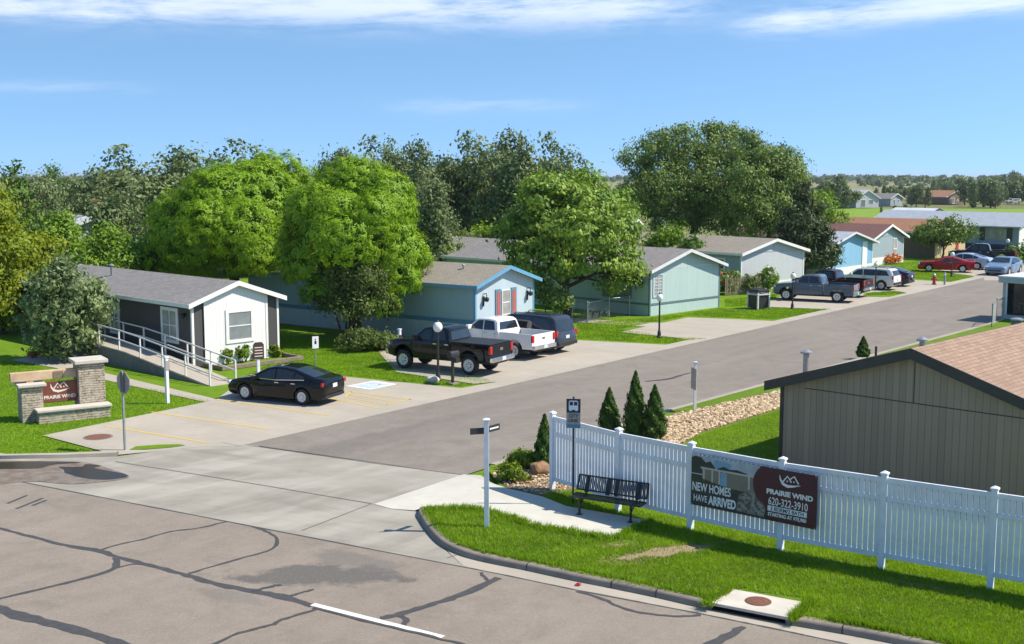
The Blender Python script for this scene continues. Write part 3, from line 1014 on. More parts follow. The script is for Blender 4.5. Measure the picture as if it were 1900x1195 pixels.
def blades(name, poly, n, h, w, z, mat, seed=0, reject=(), bias=None):
    rng = np.random.default_rng(seed)
    xs = [p[0] for p in poly]; ys = [p[1] for p in poly]
    x = rng.uniform(min(xs), max(xs), n * 3); y = rng.uniform(min(ys), max(ys), n * 3)
    k = in_poly(x, y, poly)
    for r in reject:
        k &= ~in_poly(x, y, r)
    if bias is not None:
        k &= rng.uniform(0, 1, x.shape) < bias(x, y)
    x, y = x[k][:n], y[k][:n]
    m = len(x)
    ang = rng.uniform(0, 2 * np.pi, m)
    patch = 0.5 + 0.5 * np.sin(x * 1.7 + np.sin(y * 1.3) * 2) * np.sin(y * 2.1 + x * 0.6)
    hh = h * rng.uniform(0.4, 1.15, m) * (0.7 + 0.5 * patch)
    lean = rng.normal(0, 0.45, (m, 2)) * hh[:, None]
    bx, by = np.cos(ang) * w / 2, np.sin(ang) * w / 2
    V = np.zeros((m, 3, 3))
    V[:, 0] = np.stack([x - bx, y - by, np.full(m, z)], 1)
    V[:, 1] = np.stack([x + bx, y + by, np.full(m, z)], 1)
    V[:, 2] = np.stack([x + lean[:, 0], y + lean[:, 1], z + hh], 1)
    fine_ = 0.5 + 0.5 * np.sin(x * 5.3 + 3 * np.sin(y * 3.7)) * np.sin(y * 6.1 + 2 * np.sin(x * 4.1))
    t = 0.6 * patch + 0.3 * fine_ + rng.uniform(-0.1, 0.3, m)
    return quads_mesh(name, V, mat, t, kind='stuff')


def build_grass():
    front = [(p.x, p.y) for p in P([(782, 943), (782, 953), (800, 978), (836, 1006), (884, 1023), (950, 1039), (1130, 1078), (1290, 1110), (1350, 1090), (1490, 1110), (1475, 1144), (1600, 1168), (1760, 1198), (1900, 1230), (2060, 1262), (2060, 1120), (1900, 1080),
                                         (1837, 1075), (1640, 1036), (1448, 1002), (1281, 968), (1200, 952), (1150, 935), (1030, 908), (1006, 921), (1051, 939), (1207, 966), (1141, 998), (981, 972), (945, 958), (880, 940)], 0.13)]
    dirt = [(p.x, p.y) for p in P([(1138, 1038), (1160, 1031), (1190, 1027), (1215, 1017), (1250, 1015), (1290, 1008), (1325, 1012), (1310, 1018), (1290, 1026), (1262, 1025), (1240, 1034), (1195, 1032), (1165, 1040)], 0.13)]
    dirt2 = [(p.x, p.y) for p in P([(1120, 1010), (1160, 1002), (1190, 1004), (1150, 1014)], 0.13)]
    sa, sc = G(1314, 1131), G(1462, 1160)
    su = (sc - sa).normalized()
    sn = Vector((-su.y, su.x, 0))
    slab = [(p.x, p.y) for p in (sa - su * .08, sc + su * .08, sc + su * .08 + sn * 1.06, sa - su * .08 + sn * 1.06)]
    blades('grass', front, 95000, 0.085, 0.022, 0.125, M('blade'), 1, (dirt, dirt2, slab))
    blades('dry_grass', front, 11000, 0.07, 0.02, 0.125, M('straw'), 2)
    back = [(p.x, p.y) for p in P([(1290, 810), (1446, 762), (1446, 900), (1480, 930), (1900, 1040), (1900, 1100), (1837, 1090), (1640, 1050), (1448, 1015), (1281, 980), (1150, 945), (1040, 915), (1250, 860)], 0.13)]
    blades('grass', back, 45000, 0.07, 0.022, 0.125, M('blade'), 3)
    # ragged tufts along the kerb, the inlet and the walk
    rng = np.random.default_rng(5)
    pts = []
    for path, cnt in ((curb_w, 700), (curb2_w, 900)):
        for _ in range(cnt):
            i = rng.integers(2, len(path) - 1)
            t = rng.uniform()
            p = path[i].lerp(path[min(i + 1, len(path) - 1)], t)
            d = (path[i] - path[i - 1]).normalized()
            q = p + Vector((-d.y, d.x, 0)) * rng.uniform(0.22, 0.36)
            pts.append(q)
    for (x0, y0), (x1, y1), cnt in (((945, 960), (981, 975), 100), ((981, 976), (1141, 1001), 250), ((800, 945), (880, 943), 120), ((880, 944), (940, 958), 80), ((1141, 998), (1207, 968), 150), ((1310, 1122), (1360, 1092), 200), ((1470, 1150), (1505, 1118), 250)):
        for _ in range(cnt):
            t = rng.uniform()
            p = G(x0 + (x1 - x0) * t + rng.normal(0, 4), y0 + (y1 - y0) * t + rng.normal(0, 2), 0.13)
            pts.append(p)
    V, T = [], []
    for p in pts:
        for _ in range(6):
            a = rng.uniform(0, 6.28)
            h = rng.uniform(0.06, 0.17)
            b = Vector((math.cos(a), math.sin(a), 0)) * 0.012
            q = Vector((p.x + rng.normal(0, .03), p.y + rng.normal(0, .03), 0.125))
            tip = q + Vector((rng.normal(0, .06), rng.normal(0, .06), h))
            V.append([tuple(q - b), tuple(q + b), tuple(tip)])
            T.append(rng.uniform(0, 0.9))
    quads_mesh('grass', np.array(V), M('blade'), np.array(T), kind='stuff')
    # mown lawns on the far side of the street near the office
    ofc = [(p.x, p.y) for p in P([(-60, 845), (0, 843), (212, 838), (85, 806), (395, 744), (190, 706), (20, 672), (-60, 660)], -0.03)]
    blades('grass', ofc, 42000, 0.07, 0.035, -0.035, M('blade'), 7)
    for i, (pts, n) in enumerate((([(1070, 600), (1210, 590), (1335, 572), (1400, 577), (1418, 571), (1545, 574), (1440, 593), (1360, 590), (1276, 586), (1215, 598), (1150, 611), (1240, 626), (1310, 629), (1250, 638), (1070, 629)], 30000), ([(1345, 556), (1420, 550), (1440, 545), (1440, 556), (1416, 566), (1345, 570)], 6000),
                                  ([(1620, 512), (1690, 500), (1740, 504), (1790, 512), (1815, 512), (1760, 524), (1690, 516)], 9000), ([(1606, 549), (1650, 549), (1682, 545), (1660, 541), (1610, 545)], 2500), ([(1640, 492), (1680, 487), (1735, 482), (1790, 476), (1760, 492), (1715, 500), (1640, 506)], 9000))):
        blades('grass', [(p.x, p.y) for p in P(pts, -.03)], n, 0.085, 0.075, 0.01 if i == 3 else -0.035, M('blade'), 20 + i)
    mid = [(p.x, p.y) for p in P([(448, 703), (560, 696), (640, 697), (700, 703), (855, 718), (920, 708), (880, 700), (735, 680), (700, 645), (520, 625), (525, 665), (470, 690)], -0.03)]
    blades('grass', mid, 42000, 0.07, 0.04, -0.035, M('blade'), 8)


build_grass()


def rock_field(name, poly, n, r0, r1, z, mat, seed):
    """one mesh of many small stones"""
    rng = np.random.default_rng(seed)
    xs = [p[0] for p in poly]; ys = [p[1] for p in poly]
    x = rng.uniform(min(xs), max(xs), n * 4); y = rng.uniform(min(ys), max(ys), n * 4)
    k = in_poly(x, y, poly)
    x, y = x[k][:n], y[k][:n]
    bm = bmesh.new()
    bmesh.ops.create_icosphere(bm, subdivisions=1, radius=1)
    base = np.array([v.co[:] for v in bm.verts])
    tris = np.array([[v.index for v in f.verts] for f in bm.faces])
    bm.free()
    V, T = [], []
    for i in range(len(x)):
        r = rng.uniform(r0, r1)
        d = base * (1 + rng.normal(0, 0.17, (len(base), 1))) * (np.array([1, rng.uniform(.6, 1), rng.uniform(.4, .75)]) * r)
        a = rng.uniform(0, 6.28)
        c, s = math.cos(a), math.sin(a)
        d = np.stack([d[:, 0] * c - d[:, 1] * s, d[:, 0] * s + d[:, 1] * c, d[:, 2]], 1) + np.array([x[i], y[i], z + r * rng.uniform(0.05, 0.5)])
        V.append(d[tris])
        T.append(np.full(len(tris), rng.uniform(0, 1)))
    return quads_mesh(name, np.concatenate(V), mat, np.concatenate(T), kind='stuff')


MT['stones'] = foliage('mulch_stones', (0.26, 0.17, 0.09), (0.66, 0.52, 0.34), 0.0)
rock_field('stone_mulch', [(p.x, p.y) for p in P([(1232, 775), (1446, 726), (1446, 757), (1300, 802), (1268, 822), (1225, 830)], 0.14)], 3600, 0.035, 0.1, 0.14, M('stones'), 11)
rock_field('stone_mulch', [(p.x, p.y) for p in P([(914, 879), (940, 860), (1000, 842), (1060, 828), (1200, 788), (1240, 775), (1225, 830), (1040, 912), (1006, 918), (942, 904)], 0.14)], 2200, 0.03, 0.07, 0.14, M('stones'), 12)
# ------------------------------------------------------------------ houses
def place_window(parent, face, a0, a1, z0, z1, frame='trim_white', pane='pane', fw=0.09, bars=(0, 1), y=0.0, name='window'):
    """face: 'front' (a = local x) or 'left' (a = local y); a frame with its pane one level down"""
    def tr(mb):
        if face == 'left':
            mb.v = [(d[1] + y, d[0], d[2]) for d in mb.v]
        else:
            mb.v = [(d[0], d[1] + y, d[2]) for d in mb.v]
        return mb
    o = MB()
    o.box(a0, a0 + fw, -0.05, 0.02, z0, z1); o.box(a1 - fw, a1, -0.05, 0.02, z0, z1)
    o.box(a0 + fw, a1 - fw, -0.05, 0.02, z0, z0 + fw); o.box(a0 + fw, a1 - fw, -0.05, 0.02, z1 - fw, z1)
    nx, nz = bars
    for i in range(nx):
        c = a0 + fw + (a1 - a0 - 2 * fw) * (i + 1) / (nx + 1)
        o.box(c - 0.022, c + 0.022, -0.043, 0.0, z0 + fw, z1 - fw)
    for i in range(nz):
        c = z0 + fw + (z1 - z0 - 2 * fw) * (i + 1) / (nz + 1)
        o.box(a0 + fw, a1 - fw, -0.04, 0.0, c - 0.025, c + 0.025)
    f = tr(o).build(name, M(frame), parent)
    p = MB(); p.box(a0 + fw * .9, a1 - fw * .9, -0.022, -0.005, z0 + fw * .9, z1 - fw * .9)
    tr(p).build('pane', M(pane), f)
    return f


def house(name, label, cat, FL, FR, L, eave, ridge, wall, roof, trim, side=None, group=None, fo=0.3, so=0.3, skirt=None, skirt_h=0.0, band=None, corner=True, fascia_h=0.2, seam=None, rt=0.12, peak=None):
    u = FR - FL
    u.z = 0
    w = u.length
    e = empty(name, (FL.x, FL.y, 0), math.atan2(u.y, u.x), label, cat, group)
    px = w / 2 if peak is None else peak
    b = MB()
    zb = -0.05
    sl, sr = (ridge - eave) / px, (ridge - eave) / (w - px)
    gable = [(0, zb), (w, zb), (w, eave), (px, ridge), (0, eave)]
    b.prism(gable, 'y', 0, L)
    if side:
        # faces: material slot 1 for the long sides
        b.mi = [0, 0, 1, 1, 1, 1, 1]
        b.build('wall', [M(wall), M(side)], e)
    else:
        b.build('wall', M(wall), e)
    r = MB()
    y0, y1 = -fo, L + fo
    for (xa, za, xb, zb2) in ((-so, eave - sl * so, px, ridge), (w + so, eave - sr * so, px, ridge)):
        r.add([(xa, y0, za + .02), (xb, y0, zb2 + .02), (xb, y1, zb2 + .02), (xa, y1, za + .02), (xa, y0, za + rt), (xb, y0, zb2 + rt), (xb, y1, zb2 + rt), (xa, y1, za + rt)],
              [(0, 1, 2, 3), (4, 7, 6, 5), (0, 4, 5, 1), (1, 5, 6, 2), (2, 6, 7, 3), (3, 7, 4, 0)])
    r.build('roof', M(roof), e)
    t = MB()
    fh = fascia_h
    for (yy0, yy1) in ((y0 - 0.035, y0), (y1, y1 + 0.035)):
        t.prism([(-so - .03, eave - sl * so + rt + .012 - sl * .03), (px, ridge + rt + .012), (w + so + .03, eave - sr * so + rt + .012 - sr * .03),
                 (w + so + .03, eave - sr * so + rt - fh), (px, ridge + rt - fh), (-so - .03, eave - sl * so + rt - fh)], 'y', yy0, yy1)
    t.box(-so - .03, -so, y0, y1, eave - sl * so + rt - fh * .85, eave - sl * so + rt - .004)
    t.box(w + so, w + so + .03, y0, y1, eave - sr * so + rt - fh * .85, eave - sr * so + rt - .004)
    t.build('fascia', M(trim), e)
    if corner:
        c = MB()
        c.prism([(-.025, .09), (-.025, -.025), (.09, -.025), (.09, -.002), (-.002, -.002), (-.002, .09)], 'z', 0, eave - .02)
        c.build('corner_trim', M(corner if isinstance(corner, str) else trim), e)
        c = MB()
        c.prism([(w - .09, -.025), (w + .025, -.025), (w + .025, .09), (w + .002, .09), (w + .002, -.002), (w - .09, -.002)], 'z', 0, eave - .02)
        c.build('corner_trim', M(corner if isinstance(corner, str) else trim), e)
    if skirt:
        s = MB()
        s.box(.0, w, -.02, -.002, 0, skirt_h); s.box(-.02, -.002, -.0, L, 0, skirt_h)
        s.build('skirting', M(skirt), e)
    if band:
        s = MB()
        s.box(-.035, w + .035, -.035, -.003, skirt_h, skirt_h + .13); s.box(-.035, -.003, -.003, L, skirt_h, skirt_h + .13)
        s.build('band_board', M(band), e)
    if seam is not None:
        s = MB()
        k = (seam - eave) / (ridge - eave) if seam > eave else 0
        s.box(px * k + .02, w - (w - px) * k - .02, -.012, -.001, seam, seam + .035)
        s.box(px - .02, px + .02, -.011, -.001, seam + .04, ridge - .05)
        s.build('seam_strip', M(trim if trim != 'trim_white' else 'galv'), e)
    return e, w


def vent(parent, x, y, z, h=0.35, r=0.06, mat='galv', hat=True):
    b = MB()
    b.tube([(x, y, z), (x, y, z + h)], r, 10)
    if hat:
        b.lathe([(r * 2.0, 0), (r * 2.0, .05), (r * .5, .12)], 10, (x, y, z + h + .03))
    b.build('roof_vent', M(mat), parent, smooth=40)


def build_houses():
    # A: leasing office
    FL, FR = G(359, 682), G(518, 661)
    e, w = house('office_building', 'white and charcoal site office with grey shingle roof, behind the stone entrance sign', 'office', FL, FR, 15.3, 3.02, 3.85, 'a_dark', 'roof_grey', 'trim_white', fo=.28, so=.3, fascia_h=.22)
    x0, x1 = 0.66, w - 0.72
    s = eave_s = (3.85 - 3.02) / (w / 2)
    b = MB()
    b.prism([(x0, 0), (x1, 0), (x1, 3.02 + s * (w - x1) - .06), (w / 2, 3.85 - .06), (x0, 3.02 + s * x0 - .06)], 'y', -.06, -.001)
    b.build('front_panel', M('a_white'), e)
    for q0, q1 in ((x0 - .05, x0 + .07), (x1 - .07, x1 + .05)):
        MB().box(q0, q1, -.08, -.061, 0, 3.02 + s * x0 - .1).build('panel_trim', M('trim_white'), e)
    place_window(e, 'front', 1.78, 3.38, .95, 2.6, 'trim_white', 'pane_grey', .17, (0, 1), -.06)
    place_window(e, 'left', 1.2, 2.75, 1.0, 2.72, 'trim_white', 'pane_curtain', .16, (1, 1), 0, 'door')
    place_window(e, 'left', 6.8, 7.8, .95, 2.6, 'trim_white', 'pane', .14, (1, 1), 0, 'door')
    b = MB()
    b.tube([(0, .55, 2.5), (-.16, .55, 2.5)], .06, 8); b.sphere((-.18, .55, 2.42), .13, 10, 7)
    b.build('wall_lamp', M('black_metal'), e, smooth=40)
    # rear porch of the office
    for yy in (16.5, 18.2):
        for xx in (0.0, 2.4):
            MB().box(xx - .06, xx + .06, yy - .06, yy + .06, 0, 2.85).build('porch_post', M('trim_white'), e)
    b = MB(); b.box(-.4, 2.8, 15.65, 18.6, 2.86, 3.02)
    b.build('porch_roof', M('roof_metal'), e)
    vent(e, 1.6, 10.5, 3.65, .5, .07)
    # B: pale blue home
    FL, FR = G(882, 637), G(990, 617)
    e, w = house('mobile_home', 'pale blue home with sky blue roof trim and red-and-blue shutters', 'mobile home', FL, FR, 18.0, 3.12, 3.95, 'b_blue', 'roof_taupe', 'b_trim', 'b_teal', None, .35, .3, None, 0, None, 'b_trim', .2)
    b = MB(); b.box(.06, w - .06, -.02, -.002, 1.12, 1.19); b.build('band_board', M('b_blue'), e)
    b = MB(); b.box(-.05, -.003, 0.05, 17.9, 1.0, 1.22); b.build('side_band', M('shutter_blue'), e)
    b = MB(); b.box(-.03, -.004, 0.05, 17.9, 0, 1.0); b.build('skirting', M('b_blue'), e)
    place_window(e, 'front', w * .435, w * .575, 1.3, 2.7, 'trim_white', 'pane_curtain', .05, (0, 1))
    for a in (.325, .592):
        b = MB(); b.box(w * a, w * a + .5, -.05, -.002, 1.22, 2.78)
        sh = b.build('shutter', M('shutter_blue'), e)
        b = MB(); b.box(w * a + .11, w * a + .39, -.065, -.051, 1.36, 2.64)
        b.build('shutter_panel', M('shutter_red'), sh)
    for a in (.13, .88):
        b = MB()
        b.tube([(w * a, -.01, 2.62), (w * a, -.22, 2.66), (w * a, -.24, 2.5)], .03, 6)
        b.lathe([(.05, 0), (.12, .05), (.14, .2), (.05, .28)], 10, (w * a, -.24, 2.2))
        b.tube([(w * a, -.05, 2.5), (w * a - .04, -.05, 1.95)], .05, 6)
        b.build('wall_lantern', M('black_metal'), e, smooth=40)
    vent(e, 1.9, 2.3, 3.7, .25, .05); vent(e, 0.8, 4.6, 3.4, .12, .09, 'galv', False); vent(e, 1.5, 13.8, 3.6, 1.1, .12)
    # C: mint home
    FL, FR = G(1205, 586), G(1334, 569)
    e, w = house('mobile_home', 'long mint green home with grey shingle roof, by the empty driveway', 'mobile home', FL, FR, 24.0, 2.95, 4.05, 'c_teal', 'roof_grey', 'rail', None, None, .42, .35, None, .66, 'c_trim', 'c_trim', .2, 2.98)
    place_window(e, 'front', .3, 1.35, 1.15, 2.7, 'b_blue', 'pane_curtain', .12, (1, 5))
    place_window(e, 'left', 1.5, 4.0, 1.0, 2.5, 'c_trim', 'pane', .13, (2, 0))
    place_window(e, 'left', 9.5, 11.2, 1.1, 2.5, 'c_trim', 'pane_dark', .1, (1, 0))
    # D: light grey home
    FL, FR = G(1374, 541), G(1490, 530)
    e, w = house('mobile_home', 'light grey home with white gable trim, behind the flowering bushes', 'mobile home', FL, FR, 18.0, 2.95, 3.9, 'd_grey', 'roof_taupe', 'trim_white', 'f_grey', None, .35, .3, 'trim_white', .62, None, True, .22, 2.97)
    place_window(e, 'left', 1.6, 5.0, .8, 2.55, 'trim_white', 'pane_dark', .14, (1, 1))
    vent(e, 1.5, 12.5, 3.5, .6, .1)
    # E: bright blue home
    FL, FR = G(1533, 516), G(1617, 503)
    e, w = house('mobile_home', 'bright blue home with white skirting and tall white door panel, beside the dark conifer', 'mobile home', FL, FR, 4.6, 2.75, 3.8, 'e_blue', 'roof_metal', 'rail', None, None, .5, .5, 'trim_white', .75, None, True, .16)
    b = MB(); b.box(w * .76, w * .87, -.06, -.003, .5, 2.9); b.build('door_panel', M('trim_white'), e)
    # F: slate home, maroon roof
    FL, FR = G(1617, 493), G(1675, 486)
    e, w = house('mobile_home', 'slate grey home with maroon shingle roof and white gable trim', 'mobile home', FL, FR, 16.0, 2.75, 3.95, 'f_grey', 'roof_maroon', 'trim_white', None, None, .4, .5, 'trim_white', .75, None, True, .22, 2.85)
    place_window(e, 'front', w * .66, w * .78, 1.4, 2.6, 'trim_white', 'pane_curtain', .1, (0, 0))
    vent(e, 2.5, 9, 3.7, .5, .2)
    # G: brown and tan home
    FL, FR = G(1734, 478.5), G(1790, 472)
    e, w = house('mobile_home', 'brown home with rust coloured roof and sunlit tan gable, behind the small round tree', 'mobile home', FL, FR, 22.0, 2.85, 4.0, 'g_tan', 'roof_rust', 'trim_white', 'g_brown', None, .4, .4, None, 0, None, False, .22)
    b = MB(); b.box(w * .68, w * .76, -.06, -.003, .2, 2.3); b.build('door', M('red_paint'), e)
    place_window(e, 'left', 4, 6, 1.1, 2.3, 'g_brown', 'pane_dark', .1, (1, 0))
    # H: slate blue home with sheet roof, long side to the street
    FL, FR = G(1889, 464.5), G(1912, 463)
    a = G(1889, 464.5)
    e, w = house('mobile_home', 'long slate blue home with dark shutters, at the far end of the street', 'mobile home', a, a + Vector((6.5, 6.0, 0)), 20.0, 2.9, 4.3, 'trim_white', 'roof_metal', 'roof_metal', 'h_blue', None, .4, .5, None, 0, None, True, .18)
    f = place_window(e, 'left', 1.5, 4.2, 1.1, 2.6, 'h_blue', 'pane_curtain', .1, (2, 0))
    MB().box(-.05, -.003, .8, 1.5, 1.05, 2.65).build('shutter', M('text_dark'), e); MB().box(-.05, -.003, 4.2, 4.9, 1.05, 2.65).build('shutter', M('text_dark'), e)
    b = MB(); b.box(-.04, -.004, 0.1, 19.9, 0, .62); b.build('skirting', M('navy'), e)
    # I: pale roof behind, with a dark gable
    a = G(1700, 452)
    e, w = house('mobile_home', 'home showing only its pale sheet roof and small dark gable, behind the rust roofed home', 'mobile home', a, a + Vector((7, 5.5, 0)), 6.0, 3.2, 4.5, 'f_grey', 'roof_white', 'text_dark', None, None, .4, .4)
    # R: taupe house behind the white fence
    FL = G(1446, 862, .13)
    d = Vector((0.719, -0.695, 0)).normalized()
    e, w = house('mobile_home', 'taupe house with espresso trim and reddish shingle roof, just behind the white picket fence', 'house', FL, FL + d * 8.5, 19.0, 2.72, 4.08, 'r_taupe', 'roof_red', 'r_trim', None, None, .3, .38, None, 0, None, True, .3, None, .14)
    s = MB()
    s.box(.8, w - .8, -.014, -.001, 2.62, 2.645); s.box(w / 2 - .012, w / 2 + .012, -.012, -.001, 2.65, 3.9)
    s.build('seam_strip', M('r_trim'), e)
    vent(e, 4.2, .5, 4.12, .2, .08); vent(e, .5, .55, 2.85, .72, .09); vent(e, 2.3, 1.5, 3.4, .5, .035, 'black_metal', False)
    # S: shed at the right edge
    a = G(1858, 592, .1)
    e = empty('garden_shed', (a.x, a.y, 0.1), math.atan2(d.y, d.x), 'pale shed with white flat roof and dark open front, by the right edge', 'shed')
    b = MB()
    b.box(0, .22, -.0, .12, 0, 2.3); b.box(3.8, 4.2, 0, .12, 0, 2.3); b.box(.22, 3.8, 0, .12, 0, .3); b.box(0, .12, .12, 3.2, 0, 2.3); b.box(0.12, 4.2, 3.08, 3.2, 0, 2.3); b.box(4.08, 4.2, .12, 3.08, 0, 2.3)
    b.build('wall', M('shed'), e)
    b = MB(); b.box(-.2, 4.5, -.25, 3.4, 2.3, 2.62); b.build('roof_edge', M('shed'), e)
    b = MB(); b.box(-.26, 4.56, -.31, 3.46, 2.62, 2.72); b.build('roof', M('roof_white'), e)
    MB().box(.2, .3, -.03, -.001, .3, 2.3).build('post', M('trim_white'), e); MB().box(2.0, 2.1, -.03, -.001, .3, 2.3).build('post', M('trim_white'), e)
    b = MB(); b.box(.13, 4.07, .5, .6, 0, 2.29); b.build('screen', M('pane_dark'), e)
    # far town houses
    far = [
        ((1588, 385.5), (1630, 385), 12, 2.7, 4.9, 'd_grey', 'roof_white', 'white garage house with pale roof, beyond the green bank'),
        ((1652, 382), (1674, 381.5), 10, 2.3, 3.6, 'f_grey', 'roof_grey', 'small slate house with grey roof, beyond the green bank'),
        ((1755, 379), (1792, 378), 14, 2.4, 4.2, 'g_brown', 'roof_rust', 'low brown house with pinkish roof, among the distant trees'),
        ((1872, 366), (1896, 365), 16, 4.2, 6.2, 'd_grey', 'roof_brown', 'two storey grey house at the far right, among the distant trees'),
        ((1605, 341), (1640, 341), 20, 4, 6, 'd_grey', 'roof_white', 'long white building on the distant field edge'),
        ((1480, 334), (1505, 334), 30, 5, 6, 'e_blue', 'roof_white', 'distant pale blue warehouse on the skyline, beside the big round elm'),
        ((1745, 341), (1770, 341), 20, 4, 6, 'd_grey', 'roof_white', 'pale house in front of the distant treeline'),
        ((1110, 336), (1150, 336), 20, 5, 7, 'd_grey', 'roof_white', 'long pale shed on the horizon, left of the big round elm'),
    ]
    for (p0, p1, L, ev, rg, wm, rm, lb) in far:
        a, b2 = G(*p0), G(*p1)
        e, w = house('house', lb, 'house', a, b2, L, ev, rg, wm, rm, 'trim_white', None, None, .4, .4, None, 0, None, False, .25)
        for k in range(2):
            x = w * (.2 + .35 * k)
            place_window(e, 'front', x, x + w * .22, .9 if k else .1, ev - .4, 'trim_white', 'pane', .12, (0, 0))
    # blue tin roof and white roof seen between trees
    a = G(1142, 405)
    house('garden_shed', 'small shed with bright blue roof, between the two middle trees', 'shed', a, a + Vector((5, 2, 0)), 7, 3.4, 4.9, 'd_grey', 'e_blue', 'e_blue', None, None, .4, .4, None, 0, None, False, .15)
    a = DD(95, 455, 96)
    a.z = 0
    house('mobile_home', 'white roofed home half hidden by the trees at the left edge', 'mobile home', a, a + Vector((6.0, 3.5, 0)), 15, 4.3, 5.5, 'd_grey', 'roof_white', 'trim_white', None, None, .4, .4, None, 0, None, False, .2)
    a = G(1236, 437)
    house('mobile_home', 'dark low home seen above the mint home roof', 'mobile home', G(1170, 455), G(1190, 452), 7, 2.4, 3.2, 'h_blue', 'roof_metal', 'trim_white', None, None, .3, .3, None, 0, None, False, .2)


build_houses()
# ------------------------------------------------------------------ vehicles
def arch(cx, cz, r, zlow, n=9):
    """points of a wheel arch walked from front to rear (x falling)"""
    a0 = math.asin(max(-1, min(1, (zlow - cz) / r)))
    a1 = math.pi - a0
    return [(cx + r * math.cos(a0 + (a1 - a0) * i / n), cz + r * math.sin(a0 + (a1 - a0) * i / n)) for i in range(n + 1)]


def shell(name, outline, ycurve, mat, parent, cuts=(), inset=0.05, y0=-1.0, y1=1.0, smooth=38):
    """closed side outline (x,z) swept across the width with rounded shoulders, then bent by ycurve(x,z)"""
    n = len(outline)
    area = sum(outline[i][0] * outline[(i + 1) % n][1] - outline[(i + 1) % n][0] * outline[i][1] for i in range(n))
    sgn = 1 if area > 0 else -1
    nor = []
    for i in range(n):
        a, b, c = Vector(outline[i - 1]), Vector(outline[i]), Vector(outline[(i + 1) % n])
        e1, e2 = (b - a).normalized(), (c - b).normalized()
        m = Vector((-(e1.y + e2.y), e1.x + e2.x)) * sgn
        nor.append(m.normalized() if m.length > 1e-6 else Vector((0, 0)))
    span = y1 - y0
    layers = [(y0, inset), (y0 + span * .012, inset * .35), (y0 + span * .035, 0), (y0 + span * .25, 0), (y0 + span * .5, 0), (y0 + span * .75, 0), (y1 - span * .035, 0), (y1 - span * .012, inset * .35), (y1, inset)]
    bm = bmesh.new()
    rings = []
    for (y, ins) in layers:
        rings.append([bm.verts.new((outline[i][0] + nor[i].x * ins, y, outline[i][1] + nor[i].y * ins)) for i in range(n)])
    for a, b in zip(rings[:-1], rings[1:]):
        for i in range(n):
            bm.faces.new((a[i], a[(i + 1) % n], b[(i + 1) % n], b[i]))
    bm.faces.new(rings[0][::-1])
    bm.faces.new(rings[-1])
    for z in cuts:
        bmesh.ops.bisect_plane(bm, geom=bm.verts[:] + bm.edges[:] + bm.faces[:], plane_co=(0, 0, z), plane_no=(0, 0, 1))
    for x in (-1.9, -1.3, -.6, 0, .6, 1.3, 1.9):
        bmesh.ops.bisect_plane(bm, geom=bm.verts[:] + bm.edges[:] + bm.faces[:], plane_co=(x, 0, 0), plane_no=(1, 0, 0))
    big = [f for f in bm.faces if len(f.verts) > 4]
    bmesh.ops.triangulate(bm, faces=big)
    bmesh.ops.recalc_face_normals(bm, faces=bm.faces)
    for v in bm.verts:
        v.co.y *= ycurve(v.co.x, v.co.z)
    me = bpy.data.meshes.new(name)
    bm.to_mesh(me)
    bm.free()
    me.polygons.foreach_set('use_smooth', [True] * len(me.polygons))
    me.set_sharp_from_angle(angle=R(smooth))
    return link_mesh(name, me, mat, parent)


def side_panes(name, polys, yc, mat, parent, off=0.012):
    out = []
    for poly in polys:
        for sd in (1, -1):
            mb = MB()
            vs = []
            for d in (off, -0.02):
                vs += [(x, sd * (yc(x, z) + d), z) for x, z in poly]
            n = len(poly)
            mb.add(vs, [list(range(n)), list(range(n, 2 * n))[::-1]] + [(i, (i + 1) % n, (i + 1) % n + n, i + n) for i in range(n)])
            out.append(mb.build(name, mat, parent))
    return out


def slope_pane(name, p0, p1, yc, mat, parent, off=0.014, k=0.9):
    """glass lying on the body between two outline points (x,z)"""
    a, b = Vector(p0), Vector(p1)
    d = (b - a).normalized()
    nrm = Vector((-d.y, d.x))
    if nrm.y < 0: nrm = -nrm
    a2, b2 = a.lerp(b, .06), a.lerp(b, .94)
    mb = MB()
    vs = []
    for o in (off, -.02):
        for q in (a2, b2):
            w = yc(q.x, q.y) * k
            for y in (-w, -w * .5, 0, w * .5, w):
                bulge = 0.02 * (1 - (y / w) ** 2)
                vs.append((q.x + nrm.x * (o + bulge), y, q.y + nrm.y * (o + bulge)))
    fs = []
    for i in range(4):
        fs.append((i, i + 1, 6 + i, 5 + i)); fs.append((10 + i, 15 + i, 16 + i, 11 + i))
        fs.append((i, 10 + i, 11 + i, i + 1)); fs.append((5 + i, 6 + i, 16 + i, 15 + i))
    fs += [(0, 5, 15, 10), (4, 14, 19, 9)]
    mb.add(vs, fs)
    return mb.build(name, mat, parent, smooth=40)


